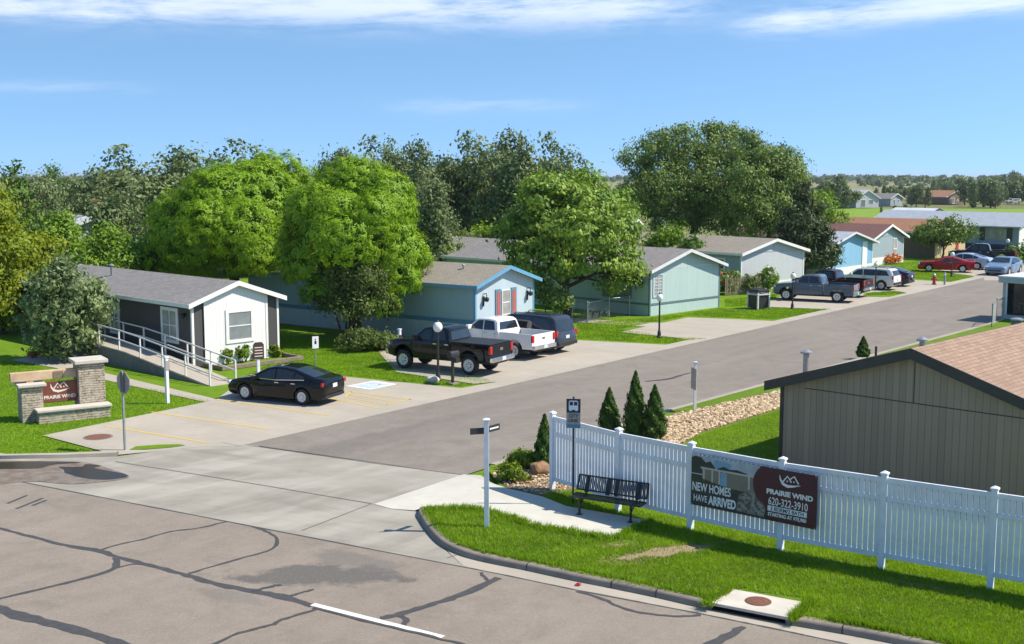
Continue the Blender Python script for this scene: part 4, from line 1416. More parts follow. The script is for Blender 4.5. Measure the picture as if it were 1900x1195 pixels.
def wheels(parent, xs, track, r, wd, rim='rim', spokes=7):
    proto = None
    for x in xs:
        for sd in (1, -1):
            if proto is None:
                b = MB()
                b.lathe([(r * .62, -wd / 2), (r * .9, -wd / 2), (r * .985, -wd * .36), (r, -wd * .15), (r, wd * .15), (r * .985, wd * .36), (r * .9, wd / 2), (r * .62, wd / 2), (r * .6, wd * .3), (r * .1, wd * .3)], 26, axis='y')
                w = b.build('wheel', M('tyre'), parent, smooth=35)
                b = MB()
                b.lathe([(r * .66, wd * .26), (r * .66, wd * .5), (r * .6, wd * .5), (r * .58, wd * .36), (r * .1, wd * .33)], 24, axis='y')
                for k in range(spokes):
                    a = 2 * math.pi * k / spokes
                    ca, sa = math.cos(a), math.sin(a)
                    pts = [(r * .1, -r * .06), (r * .62, -r * .085), (r * .62, r * .085), (r * .1, r * .06)]
                    q = [(p[0] * ca - p[1] * sa, p[0] * sa + p[1] * ca) for p in pts]
                    b.prism(q, 'y', wd * .36, wd * .47)
                b.lathe([(r * .16, wd * .36), (r * .16, wd * .5), (r * .1, wd * .53)], 12, axis='y')
                rm = b.build('rim', M(rim), w, smooth=35)
                hb = MB(); hb.lathe([(r * .6, wd * .3), (r * .6, wd * .345)], 20, axis='y')
                hb.build('brake_disc', M('black_metal'), w)
                proto = w
            else:
                w = copy_tree(proto, parent)
            w.location = (x, sd * track / 2, r)
            w.rotation_euler = (0, 0, 0 if sd > 0 else math.pi)


def lamp(name, mat, parent, x, y, z, dx, dy, dz, rot=0.0):
    b = MB().box(-dx / 2, dx / 2, -dy / 2, dy / 2, -dz / 2, dz / 2)
    o = b.build(name, mat, parent, bevel=min(dx, dy, dz) * .3)
    o.location = (x, y, z)
    o.rotation_euler = (0, 0, rot)
    return o


def paint(name, col, flake=0.25, metal=0.0):
    t = NT(name)
    c = t.mix(t.ramp(t.noise(1.2, 4), .35, .65), col, tuple(min(1, q * 1.12 + .002) for q in col))
    n = t.bump(t.noise(1.8, 2), 0.03, 0.02)
    return t.finish(c, 0.4, metal, None, 1.0, 0.0)


def common(e, yc, Lr, Lf, W, zt, zh, zp, dark=True, tl=(.1, .42, .17), hl=(.14, .34, .15), tail_y=.74, head_y=.72):
    for sd in (1, -1):
        lamp('taillight', M('tail_red'), e, Lr + .1, sd * W / 2 * tail_y, zt, *tl, rot=sd * .28)
        lamp('headlight', M('head_lamp'), e, Lf - .16, sd * W / 2 * head_y, zh, *hl, rot=-sd * .45)
    b = MB().box(-.012, .012, -.16, .16, -.08, .08)
    o = b.build('number_plate', M('plate'), e); o.location = (Lr - .012, 0, zp)


def mirrors(e, x, z, W, mat, big=1.0):
    for sd in (1, -1):
        b = MB().box(-.07 * big, .07 * big, -.12 * big, .12 * big, -.07 * big, .09 * big)
        o = b.build('mirror', mat, e, bevel=.03)
        o.location = (x, sd * (W / 2 + .08), z)


def handles(e, xs, z, yc, mat):
    for x in xs:
        for sd in (1, -1):
            b = MB().box(-.1, .1, -.012, .012, -.016, .016)
            o = b.build('door_handle', mat, e); o.location = (x, sd * (yc(x, z) + .014), z)


def door_lines(e, xs, z0, z1, yc):
    b = MB()
    for x in xs:
        for sd in (1, -1):
            for k in range(4):
                za, zb = z0 + (z1 - z0) * k / 4, z0 + (z1 - z0) * (k + 1) / 4
                ya, yb = yc(x, za) + .002, yc(x, zb) + .002
                b.add([(x - .006, sd * ya, za), (x + .006, sd * ya, za), (x + .006, sd * yb, zb), (x - .006, sd * yb, zb)], [(0, 1, 2, 3)])
    b.build('door_gap', M('text_dark'), e, fix=False)


def underbody(e, x0, x1, W, z0, z1):
    MB().box(x0, x1, -W / 2, W / 2, z0, z1).build('underbody', M('plastic'), e)


def make_sedan(name, label, col, group=None, coupe=False, trim='chrome', rim='rim'):
    e = empty(name, label=label, cat='car', group=group)
    Wd, Ht, belt = (1.88, 1.45, .93) if not coupe else (1.92, 1.37, .92)
    pm = paint('paint_' + name + '_' + str(len(bpy.data.materials)), col)

    def yc(x, z):
        f = 1 - .045 * ((z - .62) / .4) ** 2 if z < belt else (1 - .045 * ((belt - .62) / .4) ** 2) - .30 * (z - belt) / (Ht - belt) * 1.0
        f *= 1 - .16 * (abs(x) / 2.42) ** 4
        return Wd / 2 * f
    if not coupe:
        top = [(-2.28, .24), (-2.38, .42), (-2.42, .65), (-2.40, .9), (-2.36, 1.05), (-2.22, 1.09), (-1.98, 1.11), (-1.5, 1.26), (-.9, 1.415), (-.45, 1.465), (.1, 1.455), (.42, 1.40), (1.15, 1.02), (1.25, .985), (1.8, .9), (2.15, .8), (2.34, .66), (2.41, .5), (2.36, .27), (2.2, .2)]
        rear, front = ((-1.98, 1.115), (-.88, 1.42)), ((1.15, 1.02), (.38, 1.41))
        side = [[(.95, .99), (.28, 1.34), (-.02, 1.375), (-.06, .97)], [(-.13, .975), (-.10, 1.385), (-.55, 1.372), (-.96, 1.30), (-.98, 1.01)], [(-1.03, 1.02), (-1.02, 1.28), (-1.48, 1.14), (-1.42, 1.06)]]
    else:
        top = [(-2.22, .26), (-2.36, .45), (-2.40, .7), (-2.36, .98), (-2.2, 1.03), (-1.85, 1.03), (-.85, 1.31), (-.5, 1.365), (-.1, 1.37), (.15, 1.33), (.8, 1.0), (1.0, .97), (1.9, .9), (2.2, .82), (2.36, .66), (2.42, .48), (2.36, .25), (2.2, .2)]
        rear, front = ((-1.8, 1.04), (-.82, 1.32)), ((.8, 1.0), (.1, 1.345))
        side = [[(.62, .97), (.05, 1.27), (-.3, 1.295), (-.42, .96)], [(-.5, .965), (-.42, 1.29), (-.95, 1.2), (-1.25, 1.03)]]
    low = .2
    out = top + arch(1.43, .33, .39, low) + arch(-1.40, .33, .39, low)
    shell('body', out, lambda x, z: yc(x, z), pm, e, (.35, .5, .65, .8, belt, 1.1, 1.25), .05)
    underbody(e, -2.1, 2.1, 1.5, .19, .5)
    side_panes('side_window', side, yc, M('car_glass'), e)
    slope_pane('rear_window', rear[0], rear[1], yc, M('car_glass'), e)
    slope_pane('windscreen', front[0], front[1], yc, M('car_glass'), e)
    wheels(e, (1.43, -1.40), 1.62, .335, .22, rim)
    common(e, yc, -2.42, 2.42, Wd, .88, .7, .78 if not coupe else .6, hl=(.2, .36, .13))
    mirrors(e, .85, 1.0, Wd, pm)
    handles(e, (-.0 - .2, -1.0) if not coupe else (-.4,), .86, yc, M(trim))
    door_lines(e, (1.02, -.1, -1.12) if not coupe else (.8, -.52), .3, .92, yc)
    for z0, z1, x in ((.3, .42, -2.4),):
        MB().box(-.03, .02, -.72, .72, z0, z1).build('bumper', M('plastic'), e, bevel=.02).location = (x, 0, 0)
    MB().box(-.02, .03, -.55, .55, .36, .5).build('grille', M('plastic'), e, bevel=.02).location = (2.38, 0, 0)
    if not coupe:
        b = MB()
        for sd in (1, -1):
            for (xa, za), (xb, zb) in (((.95, .965), (-.1, .945)), ((-.1, .945), (-1.5, 1.02))):
                ya, yb = yc(xa, za) + .01, yc(xb, zb) + .01
                b.add([(xa, sd * ya, za), (xb, sd * yb, zb), (xb, sd * yb, zb + .025), (xa, sd * ya, za + .025)], [(0, 1, 2, 3)])
        b.build('window_trim', M(trim), e, fix=False)
    return e


def make_suv(name, label, col, group=None, Ht=1.75, Lh=2.42, rails=True):
    e = empty(name, label=label, cat='car', group=group)
    Wd, belt = 1.95, 1.1
    k = Ht / 1.75
    pm = paint('paint_' + name + '_' + str(len(bpy.data.materials)), col)

    def yc(x, z):
        f = 1 - .04 * ((z - .75) / .45) ** 2 if z < belt else .975 - .2 * (z - belt) / (Ht - belt)
        return Wd / 2 * f * (1 - .13 * (abs(x) / Lh) ** 5)
    s = Lh / 2.42
    top = [(-2.28, .34), (-2.4, .5), (-2.42, .78), (-2.36, 1.1), (-2.2, 1.5 * k), (-2.1, 1.64 * k), (-1.95, 1.71 * k), (-1.2, 1.745 * k), (-.3, 1.75 * k), (.35, 1.72 * k), (.62, 1.66 * k), (1.28, 1.14), (1.4, 1.11), (2.0, 1.03), (2.28, .92), (2.38, .72), (2.4, .5), (2.34, .32), (2.2, .28)]
    top = [(x * s, z) for x, z in top]
    out = top + arch(1.45 * s, .37, .44, .28) + arch(-1.42 * s, .37, .44, .28)
    shell('body', out, yc, pm, e, (.45, .6, .8, .95, belt, 1.25, 1.4, 1.55), .05)
    underbody(e, -2.1 * s, 2.1 * s, 1.5, .27, .6)
    g = lambda p: [(x * s, z if z < 1.2 else z * k) for x, z in p]
    side_panes('side_window', [g([(1.08, 1.14), (.52, 1.58), (.14, 1.62), (.1, 1.13)]), g([(.02, 1.13), (.05, 1.62), (-.9, 1.62), (-.92, 1.13)]), g([(-1.0, 1.13), (-.98, 1.62), (-1.75, 1.58), (-2.02, 1.2)])], yc, M('car_glass'), e)
    slope_pane('rear_window', (-2.35 * s, 1.12), (-2.16 * s, 1.6 * k), yc, M('car_glass'), e)
    slope_pane('windscreen', (1.26 * s, 1.15), (.64 * s, 1.65 * k), yc, M('car_glass'), e)
    wheels(e, (1.45 * s, -1.42 * s), 1.66, .37, .24)
    common(e, yc, -2.42 * s, 2.4 * s, Wd, 1.02, .86, .85, tl=(.12, .26, .32), tail_y=.84)
    mirrors(e, 1.0 * s, 1.2, Wd, pm, 1.2)
    handles(e, (-.05, -1.05), 1.0, yc, M('plastic'))
    door_lines(e, (1.1 * s, .06 * s, -.96 * s), .4, 1.08, yc)
    MB().box(-.04, .05, -.85, .85, .42, .62).build('bumper', M('plastic'), e, bevel=.03).location = (-2.44 * s, 0, 0)
    MB().box(-.03, .04, -.6, .6, .55, .8).build('grille', M('plastic'), e, bevel=.02).location = (2.37 * s, 0, 0)
    if rails:
        b = MB()
        for sd in (1, -1):
            b.tube([(.3 * s, sd * .62, 1.72 * k), (.2 * s, sd * .62, 1.79 * k), (-1.7 * s, sd * .62, 1.79 * k), (-1.85 * s, sd * .62, 1.72 * k)], .022, 6)
        b.build('roof_rail', M('plastic'), e)
    return e


def make_pickup(name, label, col, group=None, lift=0.0, chrome=True, cover=False, two_tone=None):
    e = empty(name, label=label, cat='pickup truck', group=group)
    Wd, belt, Ht = 2.0, 1.28, 1.9
    pm = paint('paint_' + name + '_' + str(len(bpy.data.materials)), col)

    def yc(x, z):
        f = 1 - .03 * ((z - .85) / .45) ** 2 if z < belt else .972 - .2 * (z - belt) / (Ht - belt)
        return Wd / 2 * f * (1 - .10 * max(0, (x - .8) / 2.1) ** 4)
    r = .41 + lift * .2
    L = lift
    top = [(-.76, .5), (-.76, 1.28), (-.70, 1.32), (-.58, 1.78), (-.42, 1.88), (.0, 1.905), (.55, 1.89), (.78, 1.83), (1.38, 1.33), (1.5, 1.29), (2.2, 1.24), (2.7, 1.16), (2.84, 1.06), (2.88, .85), (2.88, .62), (2.82, .46), (2.55, .42)]
    ax, bx = 1.9, -1.75
    out = [(x, z) for x, z in top] + arch(ax, .45, .53, .42)
    cab = shell('body', out, yc, pm, e, (.55, .7, .9, 1.1, belt, 1.4, 1.55, 1.7), .05)
    bed = [(-2.86, .52), (-2.9, .7), (-2.9, 1.28), (-.80, 1.28), (-.80, .5)] + arch(bx, .45, .53, .5)
    w2 = lambda x, z: 1.0
    for sd in (1, -1):
        y0, y1 = (Wd / 2 * .905, Wd / 2 * .992) if sd > 0 else (-Wd / 2 * .992, -Wd / 2 * .905)
        shell('bed_side', bed, w2, pm, e, (.7, 1.0), .03, y0, y1)
    b = MB().box(-2.9, -2.83, -Wd / 2 * .89, Wd / 2 * .89, .62, 1.275)
    tg = b.build('tailgate', pm, e, bevel=.02)
    MB().box(-2.915, -2.9, -.12, .12, .98, 1.1).build('badge', M('chrome'), tg, bevel=.004)
    MB().box(-2.83, -.8, -Wd / 2 * .9, Wd / 2 * .9, .72, .78).build('bed_floor', M('plastic'), e)
    if cover:
        MB().box(-2.84, -.78, -Wd / 2 * .93, Wd / 2 * .93, 1.285, 1.315).build('bed_cover', M('plastic'), e, bevel=.01)
    underbody(e, -2.8, 2.7, 1.35, .36, .7)
    side_panes('side_window', [[(1.2, 1.34), (.66, 1.77), (.34, 1.8), (.3, 1.32)], [(.22, 1.32), (.26, 1.8), (-.36, 1.78), (-.5, 1.34)]], yc, M('car_glass'), e)
    slope_pane('rear_window', (-.70, 1.34), (-.585, 1.76), yc, M('car_glass'), e, k=.82)
    slope_pane('windscreen', (1.38, 1.335), (.8, 1.82), yc, M('car_glass'), e)
    wheels(e, (ax, bx), 1.7, r, .28, 'rim', 6)
    for sd in (1, -1):
        lamp('taillight', M('tail_red'), e, -2.87, sd * Wd / 2 * .9, 1.05, .12, .2, .38)
        lamp('headlight', M('head_lamp'), e, 2.72, sd * Wd / 2 * .76, 1.0, .2, .34, .2, -sd * .3)
    bmat = M('chrome') if chrome else pm
    MB().box(-3.04, -2.86, -Wd / 2 * .97, Wd / 2 * .97, .5, .72).build('bumper', bmat, e, bevel=.03)
    MB().box(2.82, 2.98, -Wd / 2 * .9, Wd / 2 * .9, .48, .72).build('bumper', bmat, e, bevel=.04)
    MB().box(2.84, 2.91, -.62, .62, .76, 1.1).build('grille', M('plastic'), e, bevel=.02)
    b = MB().box(-3.06, -3.04, -.16, .16, .54, .7); b.build('number_plate', M('plate'), e)
    mirrors(e, 1.12, 1.4, Wd, pm, 1.4)
    handles(e, (.1, -.55), 1.16, yc, M('chrome') if chrome else pm)
    door_lines(e, (1.28, .27, -.52), .55, 1.26, yc)
    if lift:
        for c in e.children:
            if c.name.split('.')[0] != 'wheel':
                c.location.z += L
            else:
                pass
    # wheel-arch liners
    return e


def place_car(e, front, rear, scale=1.0, side=1, xmid=0.0, rot=0.0):
    """front, rear: photo pixels where the near-side tyres meet the ground; side +1: the car's left side faces us"""
    a, b = G(*front), G(*rear)
    h = (a - b).normalized()
    h = Matrix.Rotation(rot, 3, 'Z') @ h
    left = Vector((-h.y, h.x, 0))
    c = (a + b) / 2 - left * side * .84 * scale - h * xmid * scale
    e.location = (c.x, c.y, 0.012)
    e.rotation_euler = (0, 0, math.atan2(h.y, h.x))
    e.scale = (scale,) * 3


def build_vehicles():
    e = make_sedan('parked_car', 'shiny black sedan parked alone in front of the office ramp', (0.004, 0.005, 0.008))
    place_car(e, (461, 741.5), (557, 752.5), .965, 1, .015, R(4))
    e = make_pickup('pickup_truck', 'black pickup truck behind the near lamp post, nearest of three parked side by side', (0.006, 0.007, 0.008), None, .14, True, True)
    place_car(e, (755, 683), (869, 696), 1.0, 1, .075, R(3))
    e = make_pickup('pickup_truck', 'white pickup truck with red tail lamps, between the black pickup and the blue-grey wagon', (0.74, 0.74, 0.74), None, 0.03, True)
    h = Vector((-.80, .60, 0)); h.normalize()
    p = G(1010, 664)
    e.location = (p.x + h.x * 2.5 - .3, p.y + h.y * 2.5 - .1, .012); e.rotation_euler = (0, 0, math.atan2(h.y, h.x)); e.scale = (.97,) * 3
    e = make_suv('parked_car', 'dark blue-grey sport wagon at the right end of the three parked side by side', (0.035, 0.045, 0.065), None, 1.92, 2.6)
    p = G(1052, 655)
    e.location = (p.x + h.x * 2.2 - .3, p.y + h.y * 2.2 + .2, .012); e.rotation_euler = (0, 0, math.atan2(h.y, h.x))
    e = make_pickup('pickup_truck', 'steel blue-grey crew cab pickup truck parked beside the dark bin', (0.085, 0.115, 0.15), None, 0, True)
    place_car(e, (1459, 557), (1553, 561.5), 1.0, 1, .075)
    e = make_pickup('pickup_truck', 'dark maroon pickup truck half hidden behind the steel blue-grey one', (0.022, 0.006, 0.008), None, .02, True)
    p = G(1606, 551)
    e.location = (p.x + h.x * 2.7, p.y + h.y * 2.7, .012); e.rotation_euler = (0, 0, math.atan2(h.y, h.x))
    e = make_suv('parked_car', 'silver white sport wagon with red tail lamps, in front of the bright blue home', (0.62, 0.62, 0.6), None, 1.7)
    place_car(e, (1597, 534), (1633, 538), 1.0, 1)
    p = G(1634, 538.5)
    e.location = (p.x + h.x * 1.3 + .45, p.y + h.y * 1.3 + .75, .012); e.rotation_euler = (0, 0, math.atan2(h.y, h.x)); e.scale = (1,) * 3
    e = make_sedan('parked_car', 'black hatch-backed car mostly hidden behind the silver white wagon', (0.008, 0.012, 0.025))
    p = G(1682, 531)
    e.location = (p.x + h.x * 2.0, p.y + h.y * 2.0, .012); e.rotation_euler = (0, 0, math.atan2(h.y, h.x)); e.scale = (1.0, 1, 1.05)
    e = make_sedan('parked_car', 'bright red sports coupe by the small round tree', (0.34, 0.012, 0.014), None, True)
    place_car(e, (1726.5, 504.5), (1783, 506), 1.05, 1)
    h2 = Vector((-.9, .43, 0)).normalized()
    e = make_sedan('parked_car', 'pale silver blue sedan parked just behind the red coupe', (0.32, 0.42, 0.56))
    p = G(1826, 500)
    e.location = (p.x + h.x * 1.9, p.y + h.y * 1.9, .012); e.rotation_euler = (0, 0, math.atan2(h.y, h.x)); e.scale = (1.05,) * 3
    e = make_sedan('parked_car', 'blue-grey sedan standing on the street facing the camera, at the far end', (0.13, 0.2, 0.31))
    f = (-STREET + Vector((-.05, 0, 0))).normalized()
    p = G(1848, 512)
    e.location = (p.x + STREET.x * 2.4, p.y + STREET.y * 2.4, .02); e.rotation_euler = (0, 0, math.atan2(f.y, f.x)); e.scale = (1.1,) * 3
    e = make_pickup('pickup_truck', 'black pickup truck farthest up the street, behind the blue-grey sedan', (0.008, 0.009, 0.011), None, .05)
    p = G(1868, 497)
    e.location = (p.x + h2.x * 2.9 + 1.9, p.y + h2.y * 2.9 + 3.2, .012); e.rotation_euler = (0, 0, math.atan2(h2.y, h2.x)); e.scale = (1.1,) * 3
    # cars far away
    far = [((1241, 416), (0.6, 0.6, 0.6), 'white car with red roof sign, seen between the mint home and the big round elm', R(170)),
           ((1727, 373), (0.5, 0.5, 0.5), 'pale car beyond the green bank, left of the low brown house', R(180)),
           ((1744, 372.5), (0.42, 0.4, 0.38), 'second pale car beyond the green bank, beside the low brown house', R(175)),
           ((1880, 378), (0.6, 0.62, 0.64), 'white car beyond the green bank at the far right', R(190))]
    for i, (p, c, lb, a) in enumerate(far):
        e = make_suv('distant_car', lb, c, None, 1.7)
        q = G(*p)
        e.location = (q.x, q.y, -.08); e.rotation_euler = (0, 0, a)
        if i == 0:
            MB().box(-1.2, .4, -.6, .6, 1.76, 2.1).build('roof_sign', M('red_paint'), e)
            e.scale = (1.15,) * 3


build_vehicles()
# ------------------------------------------------------------------ street furniture, signs, fences
UP = Vector((0, 0, 1))
ANG = math.atan2(STREET.y, STREET.x)          # local x along the street


def text(name, body, parent, loc, size, mat, rot=(R(90), 0, 0), sx=1.0, bold=0.0, ext=0.003, align='CENTER', space=1.0):
    c = bpy.data.curves.new(name, 'FONT')
    c.body = body
    c.size = size
    c.extrude = ext
    c.offset = bold
    c.align_x = align
    c.align_y = 'CENTER'
    c.space_character = space
    t = bpy.data.objects.new(name, c)
    COL.objects.link(t)
    me = bpy.data.meshes.new_from_object(t.evaluated_get(bpy.context.evaluated_depsgraph_get()))
    bpy.data.objects.remove(t)
    bpy.data.curves.remove(c)
    me.materials.clear()
    me.materials.append(M(mat))
    o = bpy.data.objects.new(name, me)
    o.location = loc
    o.rotation_euler = rot
    o.scale = (sx, 1, 1)
    COL.objects.link(o)
    o.parent = parent
    return o


def logo(parent, x, y, z, s, mat, name='emblem'):
    """two little gable roofs over a swoosh, in the local x-z plane facing -y"""
    b = MB()

    def strip(pts, w):
        n = len(pts)
        ww = w if isinstance(w, list) else [w] * n
        vs = []
        for i, p in enumerate(pts):
            p0, p1 = Vector(pts[max(i - 1, 0)]), Vector(pts[min(i + 1, n - 1)])
            t = (p1 - p0).normalized()
            m = Vector((-t.y, t.x)) * ww[i] / 2
            for dy in (0, .004):
                vs.append((x + (p[0] + m.x) * s, y + dy, z + (p[1] + m.y) * s)); vs.append((x + (p[0] - m.x) * s, y + dy, z + (p[1] - m.y) * s))
        fs = []
        for i in range(n - 1):
            a, c = 4 * i, 4 * i + 4
            fs += [(a, a + 1, c + 1, c), (a + 2, c + 2, c + 3, a + 3), (a, c, c + 2, a + 2), (a + 1, a + 3, c + 3, c + 1)]
        b.add(vs, fs)
    strip([(-.34, .08), (-.10, .40), (.13, .10)], .075)
    strip([(.02, .24), (.28, .44), (.53, .08)], .075)
    strip([(-.54, .40), (-.49, .16), (-.34, -.04), (-.08, -.13), (.25, -.08), (.64, .02)], [.02, .09, .15, .15, .1, .015])
    strip([(-.14, .13), (-.07, .13)], .075)
    strip([(.24, .15), (.31, .15)], .075)
    return b.build(name, M(mat), parent)


def build_fence():
    px = [(1025, 908), (1147, 948), (1281, 982), (1448, 1020), (1635, 1055), (1837, 1092)]
    P0 = [G(x, y, .13) for x, y in px]
    d = (P0[-1] - P0[-2])
    P0 += [P0[-1] + d, P0[-1] + d * 2]
    ht = 2.2
    e = empty('picket_fence', P0[0], 0, 'white vinyl picket fence with capped posts running across the right foreground', 'fence')
    o = P0[0]
    # posts
    for i, p in enumerate(P0):
        q = p - o
        dd = (P0[min(i + 1, len(P0) - 1)] - P0[max(i - 1, 0)]).normalized()
        b = MB()
        b.box(-.065, .065, -.065, .065, -.1, ht)
        b.box(-.085, .085, -.085, .085, ht, ht + .035)
        b.add([(-.085, -.085, ht + .035), (.085, -.085, ht + .035), (.085, .085, ht + .035), (-.085, .085, ht + .035), (0, 0, ht + .085)], [(0, 1, 4), (1, 2, 4), (2, 3, 4), (3, 0, 4)])
        po = b.build('post', M('white'), e)
        po.location = q
        po.rotation_euler = (0, 0, math.atan2(dd.y, dd.x))
    for i in range(len(P0) - 1):
        a, c = P0[i] - o, P0[i + 1] - o
        L = (c - a).length
        ang = math.atan2((c - a).y, (c - a).x)
        x0, x1 = .067, L - .067
        for za, zb in ((2.02, 2.13), (1.60, 1.69), (.27, .38)):
            rl = MB().box(x0, x1, -.03, .03, za, zb).build('rail', M('white'), e)
            rl.location = a; rl.rotation_euler = (0, 0, ang)
        b = MB()
        n = int((x1 - x0) / .122)
        for k in range(n):
            c0 = x0 + (x1 - x0) * (k + .5) / n
            b.box(c0 - .0535, c0 + .0535, -.011, .011, .381, 1.599)
            b.box(c0 - .0535, c0 + .0535, -.0112, .0112, 1.691, 2.019)
        pk = b.build('picket_panel', M('white'), e)
        pk.location = a; pk.rotation_euler = (0, 0, ang)
    return P0


def build_banner(P0):
    a = P0[2]
    u = (P0[3].lerp(P0[4], .12) - a).normalized()
    c = a + u * ((P0[3] - a).length + .40 * (P0[4] - P0[3]).length)
    nrm = Vector((u.y, -u.x, 0))
    L = (c - a).length - .1
    a = a + u * .08 + nrm * .13
    e = empty('banner', (a.x, a.y, .13), math.atan2(u.y, u.x), 'dark advertising banner with maroon right half, hung on the white picket fence', 'banner')
    z0, z1 = .70, 1.98

    def zz(x, z):   # slight sag to the right
        return z
    Mx = Matrix.Identity(4)
    b = MB(); b.box(0, L, 0, .012, z0, z1)
    b.build('cloth', M('text_dark'), e)

    def flat(name, pts, mat, lay):
        b = MB()
        b.prism([(x * L, z0 + y * (z1 - z0)) for x, y in pts], 'y', -.0016 * lay, -.0016 * (lay - 1) - .0002)
        return b.build(name, M(mat), e)
    MT['bn_sky'] = pbr('banner_sky', (0.45, 0.5, 0.54), (0.33, 0.37, 0.42), 3, .5)
    MT['bn_blue'] = pbr('banner_blue', (0.16, 0.32, 0.46), (0.2, 0.36, 0.48), 6, .5)
    MT['bn_tree'] = pbr('banner_tree', (0.02, 0.025, 0.022), (0.035, 0.04, 0.03), 6, .5)
    MT['bn_home'] = pbr('banner_home', (0.23, 0.2, 0.16), (0.18, 0.16, 0.13), 2.5, .5)
    MT['bn_lawn'] = pbr('banner_lawn', (0.05, 0.06, 0.025), (0.03, 0.035, 0.02), 4, .5)
    MT['bn_rock'] = pbr('banner_rock', (0.28, 0.27, 0.24), (0.08, 0.07, 0.06), 9, .5, lo=.42, hi=.58)
    flat('sky_print', [(0, .62), (.56, .62), (.56, 1), (0, 1)], 'bn_sky', 1)
    flat('sky_patch', [(.17, .8), (.33, .78), (.33, .93), (.2, .97)], 'bn_blue', 2)
    flat('tree_print', [(0, .64), (.19, .64), (.2, .8), (.16, .92), (.12, .88), (.08, .97), (.03, .98), (0, .94)], 'bn_tree', 3)
    flat('tree_print', [(.2, .72), (.46, .72), (.46, .8), (.38, .84), (.32, .82), (.27, .86), (.22, .8)], 'bn_tree', 3)
    flat('home_print', [(.09, .44), (.56, .40), (.56, .77), (.09, .76)], 'bn_home', 4)
    flat('eave_print', [(.08, .75), (.56, .75), (.56, .785), (.08, .785)], 'cap_stone', 5)
    for x in (.10, .17, .23, .27, .47):
        flat('porch_post_print', [(x, .5), (x + .013, .5), (x + .013, .75), (x, .75)], 'cap_stone', 5)
    flat('window_print', [(.245, .48), (.30, .48), (.30, .73), (.25, .73)], 'bn_blue', 6)
    flat('lawn_print', [(0, .3), (.56, .3), (.56, .44), (.3, .46), (0, .6)], 'bn_lawn', 5)
    flat('ground_print', [(0, 0), (.62, 0), (.62, .34), (0, .46)], 'text_dark', 6)
    flat('rock_print', [(.38, .06), (.6, .03), (.62, .3), (.56, .44), (.47, .46), (.4, .38)], 'bn_rock', 7)
    ell = [(.62 + .11 * math.cos(R(a)) * -1, .66 + .36 * math.sin(R(a))) for a in range(-78, 79, 12)]
    flat('maroon_field', [(1, 0)] + [(1, 1)] + [(.64, 1)] + ell[::-1] + [(.64, 0)], 'maroon', 8)
    y = -.0145
    zc = lambda t: z0 + t * (z1 - z0)
    text('lettering', 'NEW HOMES', e, (.172 * L, y, zc(.37)), .3, 'text_white', sx=.62, bold=.006)
    text('lettering', 'HAVE', e, (.082 * L, y, zc(.15)), .235, 'text_white', sx=.68, bold=.002)
    text('lettering', 'ARRIVED', e, (.265 * L, y, zc(.145)), .3, 'text_white', sx=.64, bold=.012)
    logo(e, .79 * L, y, zc(.755), .46, 'text_white')
    text('lettering', 'PRAIRIE WIND', e, (.795 * L, y, zc(.55)), .165, 'text_white', sx=1.12, bold=.007)
    MB().box(.66 * L, .93 * L, y, y + .004, zc(.475), zc(.482)).build('rule', M('sign_rust'), e)
    text('lettering', '620-322-3910', e, (.785 * L, y, zc(.37)), .26, 'text_white', sx=.7, bold=.002)
    bx = MB().box(.63 * L, .93 * L, y, y + .004, zc(.185), zc(.285)).build('white_strip', M('text_white'), e)
    text('lettering', '3 BDRM/2 BATH', e, (.78 * L, y - .002, zc(.232)), .125, 'navy', sx=.98, bold=.002)
    text('lettering', 'STARTING AT $75,900', e, (.78 * L, y, zc(.12)), .118, 'text_white', sx=.86, bold=.004)
    b = MB()
    for x in (.03, L - .03):
        for z in (z0 + .03, z1 - .03):
            b.lathe([(.015, -.003), (.015, .0)], 8, (x, -.015, z), axis='y')
    b.build('eyelet', M('galv'), e)


